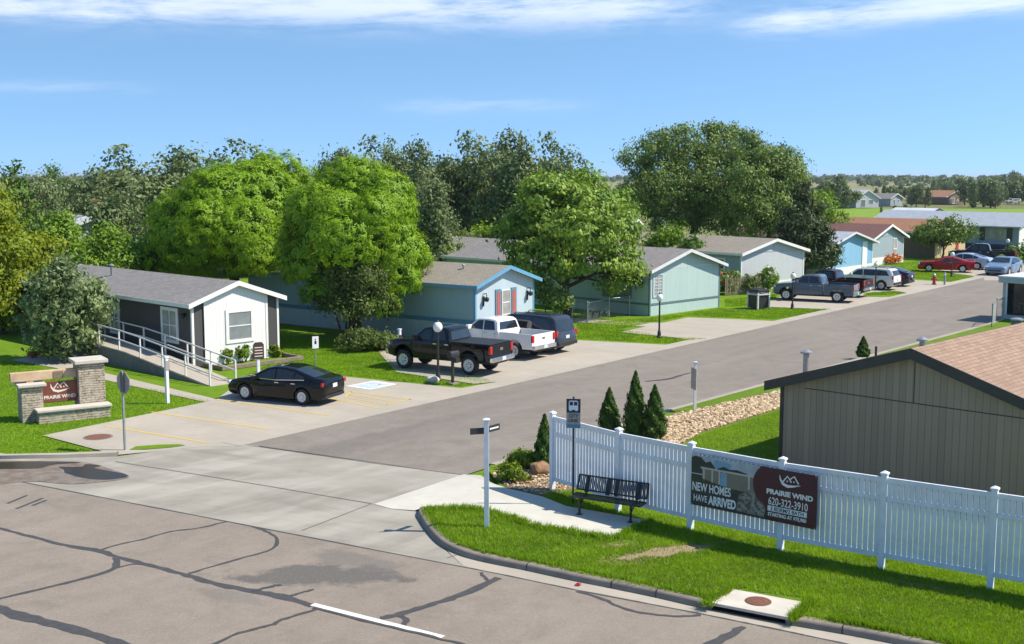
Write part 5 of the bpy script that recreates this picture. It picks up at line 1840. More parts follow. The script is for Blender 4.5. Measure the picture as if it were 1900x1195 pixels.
def build_bench():
    a, c = G(1075, 954, .145), G(1170, 969, .145)
    u = (c - a).normalized()
    L = (c - a).length
    e = empty('park_bench', (a.x, a.y, .145), math.atan2(u.y, u.x), 'black metal slatted bench on the white sidewalk in front of the picket fence', 'bench')
    ov = .27
    x0, x1 = -ov, L + ov
    bk = Vector((0, 1, 0))
    b = MB()   # seat: mesh frame with slats
    for y in (0.0, .42):
        b.tube([(x0, y - .05, .46), (x1, y - .05, .46)], .022, 8)
    b.tube([(x0, -.05, .46), (x0, .37, .46)], .022, 8); b.tube([(x1, -.05, .46), (x1, .37, .46)], .022, 8)
    n = 34
    for k in range(n):
        x = x0 + (x1 - x0) * (k + .5) / n
        b.box(x - .017, x + .017, -.04, .36, .452, .466)
    b.build('seat', M('black_metal'), e)
    b = MB()
    pt = lambda t: (.40 + .14 * t, .56 + .36 * t)     # back leans away
    for t in (0, 1):
        y, z = pt(t)
        b.tube([(x0, y, z), (x1, y, z)], .022, 8)
    for x in (x0, x1):
        b.tube([(x,) + pt(0), (x,) + pt(1)], .022, 8)
    n = 40
    for k in range(n):
        x = x0 + (x1 - x0) * (k + .5) / n
        b.add([(x - .012, pt(0)[0] - .006, pt(0)[1]), (x + .012, pt(0)[0] - .006, pt(0)[1]), (x + .012, pt(1)[0] - .006, pt(1)[1]), (x - .012, pt(1)[0] - .006, pt(1)[1]),
               (x - .012, pt(0)[0] + .006, pt(0)[1]), (x + .012, pt(0)[0] + .006, pt(0)[1]), (x + .012, pt(1)[0] + .006, pt(1)[1]), (x - .012, pt(1)[0] + .006, pt(1)[1])],
              [(0, 1, 2, 3), (4, 7, 6, 5), (0, 3, 7, 4), (1, 5, 6, 2)])
    for x in (.0, L * .42, L * .58, L):
        b.prism([(pt(0)[0] - .012, .5), (pt(1)[0] - .012, .9), (pt(1)[0] + .03, .9), (pt(0)[0] + .03, .5)], 'x', x - .055, x + .055)
    b.build('backrest', M('black_metal'), e)
    for x in (.0, L):
        b = MB()
        b.tube([(x, 0, 0), (x, 0, .44)], .035, 8); b.tube([(x, -.03, .41), (x, .40, .43), (x, .42, .56), (x, .52, .88)], .03, 8); b.tube([(x, .0, .25), (x, .3, .43)], .022, 6)
        b.lathe([(.09, 0), (.09, .015)], 12, (x, 0, 0))
        b.build('leg', M('black_metal'), e, smooth=40)


def lamp_post(base, label, h=2.45, r=.19, scale=1.0, stone=False):
    e = empty('street_lamp', base, 0, label, 'lamp post', 'globe yard lamps along the street')
    b = MB()
    b.lathe([(.15, 0), (.15, .06), (.11, .1), (.1, .3), (.07, .36), (.055, .45), (.048, 1.6), (.042, h - .42), (.075, h - .38), (.09, h - .34)], 14)
    b.build('pole', M('black_metal'), e, smooth=35)
    b = MB(); b.sphere((0, 0, h - .34 + r * .92), r, 18, 12, (1, 1, 1.12))
    b.build('globe', M('globe'), e, smooth=80)
    b = MB(); b.lathe([(.07, 0), (.05, .05), (.012, .09)], 10, (0, 0, h - .34 + r * 1.98))
    b.build('finial', M('black_metal'), e, smooth=40)
    return e


def octagon(r):
    return [(r * math.cos(R(22.5 + 45 * k)), r * math.sin(R(22.5 + 45 * k))) for k in range(8)]


def build_signs():
    # entrance sign
    a, c = G(46, 785), G(200, 769)
    u = (c - a).normalized()
    L = (c - a).length
    e = empty('entrance_sign', (a.x, a.y, -.03), math.atan2(u.y, u.x), 'stone entrance sign with a timber beam and brown name panel on the left lawn', 'sign')
    b = MB(); b.box(-.05, .70, .12, .95, 0, 1.32)
    p = b.build('short_pillar', M('stone'), e, bevel=.015)
    MB().box(-.17, .82, .0, 1.07, 1.321, 1.43).build('cap', M('cap_stone'), p, bevel=.02)
    b = MB(); b.box(L - .98, L - .02, .12, 1.0, 0, 2.02)
    p = b.build('tall_pillar', M('stone'), e, bevel=.015)
    MB().box(L - 1.12, L + .1, .0, 1.12, 2.021, 2.16).build('cap', M('cap_stone'), p, bevel=.02)
    b = MB(); b.box(.42, L, -.42, .115, 0, .42)
    p = b.build('plinth', M('stone'), e, bevel=.015)
    b = MB(); b.box(.36, L + .06, -.5, .11, .421, .52)
    b.build('ledge', M('cap_stone'), p, bevel=.02)
    b = MB(); b.box(-.35, L - .985, .42, .66, 1.50, 1.83)
    bm_ = b.build('beam', M('timber'), e, bevel=.015)
    MB().box(1.15, 1.5, .395, .418, 1.54, 1.78).build('beam_plate', M('old_wood'), bm_)
    MB().box(.2, .45, .44, .64, 1.431, 1.499).build('beam_block', M('timber'), e)
    b = MB(); b.box(.705, L - .985, .4, .5, .62, 1.4)
    p = b.build('name_panel', M('sign_rust'), e, bevel=.008)
    xm = (.705 + L - .985) / 2
    logo(p, xm, .394, 1.1, .58, 'letter')
    text('lettering', 'PRAIRIE WIND', p, (xm, .398, .82), .175, 'letter', sx=1.0, bold=.006)
    MB().box(.75, L - 1.03, .388, .399, .64, .70).build('panel_foot', M('rust'), p)
    # stop sign seen from behind
    g = G(232, 835)
    e = empty('stop_sign', g, R(-38), 'grey back of an eight-sided stop sign on a steel post at the left corner', 'sign')
    zc = 2.25
    b = MB(); b.box(-.03, .03, -.03, .03, -.1, 2.66); b.build('post', M('galv'), e)
    b = MB(); b.prism([(x, zc + z) for x, z in octagon(.385)], 'y', .031, .04); pl = b.build('plate', M('sign_back'), e)
    b = MB(); b.prism([(x, zc + z) for x, z in octagon(.375)], 'y', .0405, .043); b.build('face', M('red_paint'), pl)
    text('lettering', 'STOP', pl, (0, .0445, zc), .27, 'text_white', rot=(R(90), 0, R(180)), bold=.004)
    b = MB(); b.box(-.07, .07, -.036, .0305, 1.95, 2.6); b.build('bracket', M('darkkerb'), e)
    # street-name post at the corner lawn
    g = G(903, 978, .13)
    e = empty('street_name_post', g, 0, 'tall white square post with two small black street name blades, on the corner grass', 'sign')
    b = MB(); b.box(-.062, .062, -.062, .062, 0, 2.76); b.build('post', M('white'), e, bevel=.006)
    b = MB(); b.box(-.09, .09, -.09, .09, 2.761, 2.79); b.add([(-.09, -.09, 2.79), (.09, -.09, 2.79), (.09, .09, 2.79), (-.09, .09, 2.79), (0, 0, 2.83)], [(0, 1, 4), (1, 2, 4), (2, 3, 4), (3, 0, 4)]); b.build('cap', M('white'), e)
    for ang, zz, wd in ((ANG, 2.52, .52), (math.atan2(-MAIN.y, -MAIN.x) + R(45), 2.50, .42)):
        b = MB(); b.box(.064, wd, -.014, .014, zz - .08, zz + .08)
        k = b.build('name_blade', M('text_dark'), e); k.rotation_euler = (0, 0, ang)
        b = MB(); b.box(.12, wd - .05, -.0165, -.0145, zz - .018, zz + .022); b.build('blade_lettering', M('text_white'), k)
    # bus stop
    g = G(1063, 937, .13)
    e = empty('bus_stop_sign', g, R(-8), 'navy and grey bus stop sign on a thin pole behind the black bench', 'sign')
    b = MB(); b.tube([(0, .02, 0), (0, .02, 2.98)], .026, 8); b.build('pole', M('black_metal'), e)
    b = MB(); b.box(-.19, .19, -.018, -.008, 2.13, 2.93); pl = b.build('plate', M('galv'), e)
    b = MB(); b.box(-.19, .19, -.021, -.0185, 2.55, 2.93); b.build('blue_field', M('navy'), pl)
    b = MB(); b.box(-.19, .19, -.021, -.0185, 2.13, 2.23); b.build('foot_strip', M('shutter_blue'), pl)
    b = MB()
    for (x0, x1, z0, z1) in ((-.125, .125, 2.63, 2.75), (-.125, -.105, 2.75, 2.86), (.105, .125, 2.75, 2.86), (-.012, .012, 2.75, 2.86), (-.105, .105, 2.85, 2.88), (-.11, -.05, 2.60, 2.63), (.05, .11, 2.60, 2.63)):
        b.box(x0, x1, -.0235, -.0213, z0, z1)
    b.build('bus_symbol', M('text_white'), pl)
    text('lettering', 'CITY', pl, (0, -.022, 2.46), .12, 'text_dark', bold=.002)
    text('lettering', 'LINK', pl, (0, -.022, 2.33), .12, 'maroon', bold=.003)
    # office notice post (left)
    def notice(px, label, h, zs, w, mat, sign_h, rot, lines=True):
        g = G(*px)
        e = empty('notice_post', g, rot, label, 'sign')
        b = MB(); b.box(-.06, .06, -.06, .06, 0, h); b.box(-.08, .08, -.08, .08, h, h + .05); b.build('post', M('white'), e)
        b = MB(); b.prism([(-w / 2, zs), (w / 2, zs), (w / 2, zs + sign_h * .85), (w * .3, zs + sign_h), (-w * .3, zs + sign_h), (-w / 2, zs + sign_h * .85)], 'y', -.085, -.0605)
        k = b.build('sign_plate', M(mat), e)
        if lines:
            b = MB()
            for i in range(4):
                z = zs + sign_h * (.15 + .17 * i)
                b.box(-w * .36, w * .36, -.0875, -.0855, z, z + sign_h * .05)
            b.build('lettering', M('letter'), k)
        return e
    notice((311, 748), 'slim white post with a small grey box near its top, beside the ramp', 1.82, 1.35, .2, 'sign_back', .36, ANG, False)
    notice((480, 705), 'white post with a dark brown notice board beside the office flower bed', 1.5, .95, .5, 'notice', .75, ANG - R(20))
    notice((742, 668), 'white address post with a small maroon plaque in front of the pale blue home', 1.5, .55, .22, 'maroon', .7, ANG)
    # accessible parking sign
    g = G(586, 690)
    e = empty('parking_sign', g, ANG - R(25), 'small white accessible parking sign on a thin post behind the black sedan', 'sign')
    b = MB(); b.tube([(0, 0, 0), (0, 0, 1.62)], .025, 8); b.build('post', M('galv'), e)
    b = MB(); b.box(-.15, .15, -.04, -.027, 1.1, 1.66); pl = b.build('plate', M('text_white'), e)
    b = MB(); b.box(-.05, .05, -.0425, -.0405, 1.3, 1.46); b.lathe([(.035, -.0425), (.035, -.0405)], 10, (0, 0, 1.52), axis='y'); b.build('wheelchair_symbol', M('navy'), pl)
    # sign with white post across the street, edge on
    g = G(1289, 763, .13)
    e = empty('roadside_sign', g, R(100), 'narrow white post with an edge-on grey sign above the tan stone bed', 'sign')
    b = MB(); b.box(-.05, .05, -.05, .05, 0, 1.86); b.box(-.07, .07, -.07, .07, 1.86, 1.9); b.build('post', M('white'), e)
    b = MB(); b.box(-.28, .28, .052, .075, .85, 1.66); b.build('plate', M('sign_back'), e)
    # lamps
    lamp_post(G(813, 707), 'round-topped black lamp standing in front of the black pickup truck', 2.55, .21)
    lamp_post(G(1223, 626), 'round-topped black lamp on the grass in front of the mint home', 2.4)
    lamp_post(G(1470, 573), 'round-topped black lamp in front of the steel blue-grey pickup truck', 2.4)
    lamp_post(G(1624, 539), 'round-topped black lamp beside the silver white wagon', 2.2)
    lamp_post(G(1765.5, 513), 'round-topped black lamp in front of the red coupe', 2.15)
    lamp_post(G(1868, 489), 'round-topped black lamp at the far end by the slate blue home', 2.5)
    # stone by the first lamp
    g = G(803, 709)
    b = MB(); b.sphere((0, 0, .1), .26, 9, 6, (1.2, .8, .7)); o = b.build('boulder', M('cap_stone'), smooth=30); o.location = g
    tag(o, 'pale round stone at the foot of the lamp by the black pickup truck', 'stone')
    # mailbox
    g = G(840, 712)
    e = empty('mailbox', g, R(140), 'black post-mounted mailbox beside the lamp in front of the black pickup truck', 'mailbox')
    b = MB(); b.box(-.05, .05, -.05, .05, 0, 1.15); b.box(-.04, .04, -.3, .2, 1.1, 1.16); b.build('post', M('black_metal'), e)
    b = MB(); b.prism([(-.13, 1.165), (.13, 1.165), (.13, 1.32), (.11, 1.39), (.06, 1.43), (-.06, 1.43), (-.11, 1.39), (-.13, 1.32)], 'y', -.32, .22); b.build('box', M('plastic'), e, bevel=.01)
    b = MB(); b.box(-.30, -.14, -.15, .1, .95, 1.16); b.build('paper_slot', M('plastic'), e)
    b = MB(); b.box(-.2, .2, -.2, .2, -.02, .05); b.build('footing', M('kerb'), e)
    # bin
    g = G(1407, 572)
    e = empty('litter_bin', g, R(30), 'dark bin with pale corner posts on the lawn beside the steel blue-grey pickup', 'bin')
    b = MB(); b.box(-.48, .48, -.48, .48, .06, .95); b.build('body', M('plastic'), e, bevel=.03)
    b = MB(); b.box(-.52, .52, -.52, .52, 1.12, 1.3); b.add([(-.52, -.52, 1.3), (.52, -.52, 1.3), (.52, .52, 1.3), (-.52, .52, 1.3), (0, 0, 1.42)], [(0, 1, 4), (1, 2, 4), (2, 3, 4), (3, 0, 4)]); b.build('lid', M('plastic'), e, bevel=.03)
    for sx in (-.5, .5):
        for sy in (-.5, .5):
            MB().box(sx - .05, sx + .05, sy - .05, sy + .05, 0, 1.119).build('corner_post', M('rail'), e)
    MB().box(-.56, .56, -.56, .56, .95, 1.02).build('rim_board', M('rail'), e)
    # hydrant and marker
    g = G(1733, 528)
    e = empty('fire_hydrant', g, 0, 'red fire hydrant on the lawn in front of the red coupe', 'hydrant')
    b = MB(); b.lathe([(.2, 0), (.2, .06), (.13, .08), (.13, .6), (.17, .62), (.17, .68)], 14); b.build('body', M('red_paint'), e, smooth=35)
    b = MB(); b.lathe([(.15, .681), (.13, .82), (.05, .9), (.03, .97)], 12); b.build('bonnet', M('galv'), e, smooth=35)
    for s in (-1, 1):
        b = MB(); b.tube([(s * .12, 0, .45), (s * .26, 0, .45)], .07, 10); b.build('nozzle', M('red_paint'), e)
    g = G(1752.5, 528.5)
    e = empty('marker_post', g, 0, 'short grey marker post right of the fire hydrant', 'post')
    b = MB(); b.lathe([(.085, 0), (.085, .95), (.06, 1.02), (.01, 1.05)], 12); b.build('shaft', M('galv'), e, smooth=35)
    b = MB(); b.lathe([(.088, .8), (.088, .93)], 12); b.build('band', M('text_white'), e, smooth=35)
    # storm inlet with lid
    a, c = G(1314, 1131), G(1462, 1160)
    u = (c - a).normalized()
    L = (c - a).length
    e = empty('storm_inlet', (a.x, a.y, 0), math.atan2(u.y, u.x), 'concrete kerb inlet box with a round rusty lid in the foreground', 'drain')
    b = MB(); b.box(-.05, L + .05, .0, 1.02, .10, .165); b.build('top_slab', M('cap_stone'), e, bevel=.012)
    b = MB(); b.box(-.05, .06, .03, 1.0, -.2, .099); b.box(L - .06, L + .05, .03, 1.0, -.2, .099); b.box(.06, L - .06, .5, .6, -.3, .099); b.build('side_wall', M('kerb'), e)
    MB().box(.06, L - .06, .05, .49, -.02, .012).build('throat', M('text_dark'), e)
    b = MB(); b.lathe([(.275, .166), (.275, .176), (.262, .18)], 32, (L * .52, .56, 0)); lid = b.build('lid', M('rust'), e, smooth=30)
    b = MB()
    for r_ in (.24, .13):
        b.lathe([(r_, .1795), (r_, .184), (r_ - .02, .184), (r_ - .02, .1795)], 28, (L * .52, .56, 0))
    b.build('lid_ring', M('rust'), lid)
    g = G(182, 811)
    e = empty('manhole', (g.x, g.y, .004), 0, 'round rusty cover set in the pale concrete corner of the office parking', 'manhole')
    b = MB(); b.lathe([(.44, 0), (.44, .008), (.40, .012)], 28); b.build('cover', M('rust'), e)
    b = MB(); b.lathe([(.5, -.002), (.5, .004), (.445, .006)], 28); b.build('frame', M('darkkerb'), e)
    for p in ((138, 802), (216, 815)):
        pass
    # scrap of red litter in the gutter
    b = MB(); b.add([(-.07, -.03, 0), (.05, -.05, .03), (.09, .02, .02), (.0, .05, .05), (-.06, .04, .01)], [(0, 1, 2, 3, 4)]); b.add([(0, -.02, .01), (.1, .03, .01), (.04, .07, .05)], [(0, 1, 2)])
    o = b.build('litter', M('red_paint'), fix=False); o.location = G(1072, 1086, .012)
    tag(o, 'scrap of red litter in the gutter by the near kerb', 'litter')


def build_ramp():
    b0 = G(359, 682)
    FR = G(518, 661)
    u = (FR - b0); u.z = 0; u.normalize()
    e = empty('access_ramp', (b0.x, b0.y, -.02), math.atan2(u.y, u.x), 'concrete wheelchair ramp with pale railings, along the office side wall', 'ramp')
    # local x along the gable, y to the back; ramp lies at x<0
    x0, x1, y0, y1, zt = -2.15, -.75, -4.9, 6.6, .92
    b = MB()
    b.prism([(y0, 0), (y1 - 4.2, zt * .82), (y1, zt), (y1 + 3.5, zt), (y1 + 3.5, -.05), (y0, -.05)], 'x', x0, x1)
    b.build('slope', M('pad'), e)
    b = MB()
    b.prism([(y0 + .4, .0), (y1 - 4.2, zt * .8), (y1, zt - .02), (y1 + 3.5, zt - .02), (y1 + 3.5, -.05), (y0 + .4, -.05)], 'x', x0 - .04, x0 - .002)
    b.build('side_kerb', M('darkkerb'), e)

    def zg(y):
        if y < y1 - 4.2: return zt * .82 * (y - y0) / (y1 - 4.2 - y0)
        return zt * .82 + zt * .18 * min(1, (y - y1 + 4.2) / 4.2)
    ys = [y0 + .15, y0 + 2.1, y0 + 4.05, y0 + 6.0, y0 + 7.95, y0 + 9.9, y0 + 11.8]
    for x in (x0 + .05, x1 - .05):
        b = MB()
        for y in ys:
            b.box(x - .03, x + .03, y - .03, y + .03, zg(y) - .02, zg(y) + .93)
        for h in (.95, .5):
            b.tube([(x, y, zg(y) + h) for y in ys], .032, 6)
        b.build('railing', M('rail'), e)
    # kerb of timber sleepers round the flower bed
    b = MB()
    b.box(.45, 5.1, -1.75, -1.6, 0, .2); b.box(4.95, 5.1, -1.6, -.1, 0, .2); b.box(.45, .6, -1.6, -.1, 0, .2)
    g = b.build('timber_edging', M('old_wood'), bevel=.02)
    g.location = (b0.x, b0.y, -.02); g.rotation_euler = e.rotation_euler
    tag(g, 'low weathered timber edging round the office flower bed', 'edging')
    return e


def wire_fence(name, label, pts, h, mat, wires=5, gate=None, wire_r=.012):
    e = empty(name, pts[0], 0, label, 'fence')
    o = pts[0]
    for p in pts:
        b = MB(); b.tube([(0, 0, 0), (0, 0, h + .06)], .035, 8); b.sphere((0, 0, h + .07), .045, 8, 5)
        k = b.build('post', M(mat), e); k.location = p - o
    for a, c in zip(pts[:-1], pts[1:]):
        b = MB()
        a2, c2 = a - o, c - o
        b.tube([a2 + UP * h, c2 + UP * h], .022, 6)
        L = (c2 - a2).length
        n = int(L / .22)
        for k in range(-int(h / .22), n):
            p0 = a2.lerp(c2, max(0, k * .22) / L) + UP * (max(0, -k * .22) + .05)
            m = min(L - max(0, k * .22), h - .05 - max(0, -k * .22))
            if m > .05:
                b.tube([p0, p0 + (c2 - a2).normalized() * m + UP * m], .005, 3)
                q0 = Vector((p0.x, p0.y, p0.z)); zt = 2 * o.z * 0 + h
                b.tube([Vector((p0.x, p0.y, h - p0.z + .05)), Vector((p0.x, p0.y, h - p0.z + .05)) + (c2 - a2).normalized() * m - UP * m], .005, 3)
        b.build('wire_panel', M(mat), e)


def build_misc():
    wire_fence('chain_link_fence', 'grey chain link fence with round posts, in front of the mint home', P([(1062, 596), (1090, 600), (1130, 590), (1168, 586)], -.03), 1.25, 'galv')
    wire_fence('chain_link_fence', 'dark wire fence at the right edge, above the reddish shingle roof', P([(1840, 607), (1848, 596), (1885, 585), (1920, 578)], .12), 1.3, 'c_trim')
    # picket screen in front of light grey home
    a, c = G(1345, 548), G(1418, 543)
    u = (c - a).normalized()
    e = empty('garden_fence', a, math.atan2(u.y, u.x), 'short weathered wooden picket fence between the flowering bushes of the light grey home', 'fence')
    L = (c - a).length
    b = MB()
    for k in range(int(L / .16)):
        b.box(k * .16, k * .16 + .11, -.015, .015, 0, 1.3 + .06 * math.sin(k * 2.3))
    b.build('pickets', M('old_wood'), e)
    MB().box(0, L, .016, .05, .3, .4).build('rail', M('old_wood'), e); MB().box(0, L, .016, .05, 1.0, 1.1).build('rail', M('old_wood'), e)
    # pots by the shed
    for i, (p, lb) in enumerate((((1886, 612), 'small dark pot by the wire fence at the right edge'),)):
        g = G(*p, .13)
        e = empty('plant_pot', g, 0, lb, 'pot')
        b = MB(); b.lathe([(.2, 0), (.3, .1), (.33, .5), (.28, .55), (.27, .45)], 14); b.build('bowl', M('c_trim'), e, smooth=35)
        b = MB(); b.lathe([(.36, .56), (.36, .64), (.2, .7)], 14); b.build('lid', M('galv'), e, smooth=35)
    # boulders in the bed by the fence
    for (px, r, lb) in (((1004, 877), .33, 'large orange boulder in the stone bed at the end of the picket fence'), ((962, 893), .2, 'small orange boulder under the low green shrub')):
        rnd = random.Random(int(r * 100))
        bm = bmesh.new(); bmesh.ops.create_icosphere(bm, subdivisions=3, radius=r)
        for v in bm.verts:
            n = noise.noise(v.co * (2.2 / r) * .5 + Vector((r * 9, 0, 0)))
            v.co *= 1 + .35 * n
            v.co.z *= .72
        me = bpy.data.meshes.new('boulder'); bm.to_mesh(me); bm.free()
        o = link_mesh('boulder', me, M('boulder')); o.location = G(*px, .14) + UP * r * .35
        tag(o, lb, 'boulder')
    # red round sign among the trees at left
    g = DD(180, 379, 95)
    e = empty('water_tank_ball', (g.x, g.y, 0), 0, 'small red ball on a pole among the trees at upper left', 'pole')
    b = MB(); b.sphere((0, 0, g.z), .32, 12, 8); b.build('ball', M('red_paint'), e, smooth=60)
    b = MB(); b.tube([(0, 0, 0), (0, 0, g.z - .3)], .05, 6); b.build('pole', M('galv'), e)
    # slender utility poles far off
    for i, (px, base, top, lb) in enumerate(((1716, 396, 364, 'dark utility pole standing in front of the green bank'), (1847, 387, 352, 'distant utility pole near the far right trees'), (1500, 352, 322, 'thin dark pole beside the big round elm'), (1620, 352, 326, 'thin dark pole in the pale distant field'))):
        g = G(px, base, -.1)
        h = (base - top) / (base - 326) * H
        e = empty('utility_pole', g, 0, lb, 'pole')
        b = MB(); b.tube([(0, 0, 0), (0, 0, h)], [.16, .11], 6); b.build('shaft', M('bark'), e)
        b = MB(); b.box(-1.1, 1.1, -.07, .07, h - .7, h - .5); b.build('cross_arm', M('bark'), e)


PF = build_fence()
build_banner(PF)
build_bench()
build_signs()
build_ramp()
build_misc()
# ------------------------------------------------------------------ trees and plants
def unit(a):
    return a / np.maximum(1e-9, np.linalg.norm(a, axis=-1, keepdims=True))


def leaf_quads(P_, N_, size, rng, elong=1.7, hang=None, folded=True):
    """leaf-shaped quads at P_ with facing N_; hang: preferred long axis (n,3)"""
    n = len(P_)
    if hang is None:
        a = rng.normal(0, 1, (n, 3))
    else:
        a = hang + rng.normal(0, .35, (n, 3))
    a = a - N_ * (a * N_).sum(1, keepdims=True)
    a = unit(a)
    b = np.cross(N_, a)
    l = (size * elong * .5)[:, None]
    w = (size * .5)[:, None]
    V = np.stack([P_ - a * l, P_ + b * w - a * l * .15, P_ + a * l, P_ - b * w - a * l * .15], 1)
    return V


def crown_points(lobes, K, per, sig, rng, fill=.25, low_cut=-.55, flat=.8, bias=.8, tvar=.6):
    """clumps of leaves over the surface of ellipsoid lobes; returns positions, outward normals, clump tint"""
    areas = np.array([(l[3] * l[4] + l[4] * l[5] + l[3] * l[5]) for l in lobes])
    cnt = np.maximum(3, (K * areas / areas.sum()).astype(int))
    PP, NN, TT = [], [], []
    for l, k in zip(lobes, cnt):
        c, r = np.array(l[:3]), np.array(l[3:6])
        d = unit(rng.normal(0, 1, (k * 3, 3)))
        d = d[d[:, 2] > low_cut][:k]
        k = len(d)
        f = np.where(rng.uniform(0, 1, k) < fill, rng.uniform(.35, .85, k), rng.uniform(.86, 1.05, k))
        cc = c + d * r * f[:, None]
        s = sig * rng.uniform(.6, 1.25, k)
        tint = rng.uniform(.6 - tvar, .6, k) - (.6 - tvar) * .5
        m = per
        off = rng.normal(0, 1, (k, m, 3)) * s[:, None, None]
        off[:, :, 2] *= flat
        PP.append((cc[:, None, :] + off).reshape(-1, 3))
        nn = unit(off) * .7 + unit(d / r)[:, None, :] * bias
        NN.append(nn.reshape(-1, 3))
        TT.append((tint[:, None] + rng.uniform(0, .4, (k, m))).reshape(-1))
    return np.concatenate(PP), np.concatenate(NN), np.concatenate(TT)


def crown(name, lobes, mat, parent, K=200, per=40, sig=.5, leaf=.2, elong=1.7, seed=0, droop=0.0, rad=0.0, jitter=.6, fill=.25, low_cut=-.55, flat=.8, bias=.8, tvar=.6):
    rng = np.random.default_rng(seed)
    p, n, t = crown_points(lobes, K, per, sig, rng, fill, low_cut, flat, bias, tvar)
    n = unit(n + rng.normal(0, jitter, n.shape))
    hang = None
    if droop or rad:
        hang = unit(n) * rad + np.array([0, 0, -1.0]) * droop
    size = leaf * rng.uniform(.6, 1.3, len(p))
    V = leaf_quads(p, n, size, rng, elong, hang)
    keep = V[:, :, 2].min(1) > 0.05
    return quads_mesh(name, V[keep], M(mat), t[keep], parent)


def trunk(parent, base, top, r0, r1, limbs, seed=0, mat='bark', name='trunk', lr=.4):
    rng = random.Random(seed)
    b = MB()
    base, top = Vector(base), Vector(top)
    k = 6
    pts = []
    for i in range(k + 1):
        t = i / k
        p = base.lerp(top, t) + Vector((rng.uniform(-1, 1), rng.uniform(-1, 1), 0)) * r0 * .5 * (1 if 0 < i < k else 0)
        pts.append(p)
    rad = [r0 * (1.35 if i == 0 else 1) + (r1 - r0) * i / k for i in range(k + 1)]
    b.tube(pts, rad, 9)
    for (t, end, rr) in limbs:
        s = base.lerp(top, t)
        e = Vector(end)
        mid = s.lerp(e, .5) + Vector((rng.uniform(-.15, .15), rng.uniform(-.15, .15), (e - s).length * .08))
        q = s.lerp(e, .75) + Vector((rng.uniform(-.2, .2), rng.uniform(-.2, .2), (e - s).length * .03))
        b.tube([s, mid, q, e], [rr, rr * .75, rr * .5, rr * .22], 7)
        for _ in range(2):
            e2 = mid + Vector((rng.uniform(-1, 1), rng.uniform(-1, 1), rng.uniform(.2, 1))) * (e - s).length * .35
            b.tube([mid, mid.lerp(e2, .5) + Vector((0, 0, .1)), e2], [rr * .5, rr * .35, rr * .12], 5)
    return b.build(name, M(mat), parent, smooth=60)


def auto_limbs(lobes, top, n, rr, seed):
    rng = random.Random(seed)
    out = []
    for i in range(n):
        l = lobes[i % len(lobes)]
        out.append((rng.uniform(.45, .98), (l[0] + rng.uniform(-.4, .4) * l[3], l[1] + rng.uniform(-.4, .4) * l[4], l[2] + rng.uniform(-.2, .5) * l[5]), rr * rng.uniform(.7, 1.1)))
    return out


def tree(name, label, loc, lobes, mat, h, r0, cat='tree', group=None, limbs=7, seed=0, trunk_to=.6, **kw):
    e = empty(name, loc, 0, label, cat, group)
    crown('crown', lobes, mat, e, seed=seed, **kw)
    top = (lobes[0][0] * .4, lobes[0][1] * .4, h * trunk_to)
    trunk(e, (0, 0, -.1), top, r0, r0 * .45, auto_limbs(lobes, top, limbs, r0 * .55, seed), seed)
    return e


def puff(n, R_, zc, rz, rl, seed, zlow=-.3, squash=.85):
    """ring of lobes round a centre for an irregular round crown"""
    rng = random.Random(seed)
    out = [(0, 0, zc, R_ * .72, R_ * .72, rz * .8)]
    for i in range(n):
        th = rng.uniform(0, 6.283)
        ph = math.asin(rng.uniform(zlow, 1))
        d = (math.cos(ph) * math.cos(th), math.cos(ph) * math.sin(th), math.sin(ph))
        r = rl * rng.uniform(.7, 1.25)
        out.append((d[0] * (R_ - r * .6), d[1] * (R_ - r * .6), zc + d[2] * (rz - r * .6), r, r, r * squash))
    return out


def at_px(px, ytop, Y, yb=None):
    """ground point under photo pixel px at depth Y, and the height of pixel ytop there"""
    g = DD(px, ytop, Y)
    return Vector((g.x, g.y, -.05)), g.z


def ball_lobes(px, Y, specs):
    """lobes given in photo pixels at about depth Y: (cx, cy, rx, ry, depth offset); returned relative to the point under px"""
    o, _ = at_px(px, 300, Y)
    out = []
    for cx, cy, rx, ry, dz in specs:
        c = DD(cx, cy, Y + dz)
        s = (Y + dz) / F
        out.append((c.x - o.x, c.y - o.y, c.z, rx * s, (rx + ry) / 2 * s, ry * s))
    return o, out


def puffed(lobes, n, r0, r1, seed, low=-.45, core=.8):
    """cover big lobes with smaller overlapping puffs, keeping a shrunken core inside"""
    rng = np.random.default_rng(seed)
    A = np.array([l[3] * l[5] for l in lobes])
    out = [tuple(l[:3]) + (l[3] * core, l[4] * core, l[5] * core) for l in lobes]
    for l, k in zip(lobes, np.maximum(2, n * A / A.sum()).astype(int)):
        pts = []
        for _ in range(k * 12):
            d = unit(rng.normal(0, 1, 3))
            if d[2] < low:
                continue
            if any(np.dot(d, q) > .80 for q in pts):
                continue
            pts.append(d)
            if len(pts) >= k:
                break
        for d in pts:
            r = rng.uniform(r0, r1)
            p = np.array(l[:3]) + d * (np.array(l[3:6]) - r * .62)
            out.append((p[0], p[1], p[2], r, r, r * rng.uniform(.8, 1.0)))
    return out


def domes(lobes, seed):
    """each big lobe with two or three overlapping offspring domes, so outlines swell softly"""
    rng = np.random.default_rng(seed)
    out = list(lobes)
    for l in lobes:
        for _ in range(3):
            d = unit(rng.normal(0, 1, 3))
            d[2] = abs(d[2]) * .9 - .25
            f = rng.uniform(.45, .62)
            p = np.array(l[:3]) + d * np.array(l[3:6]) * (1.06 - f)
            out.append((p[0], p[1], p[2], l[3] * f, l[4] * f, l[5] * f))
    return out


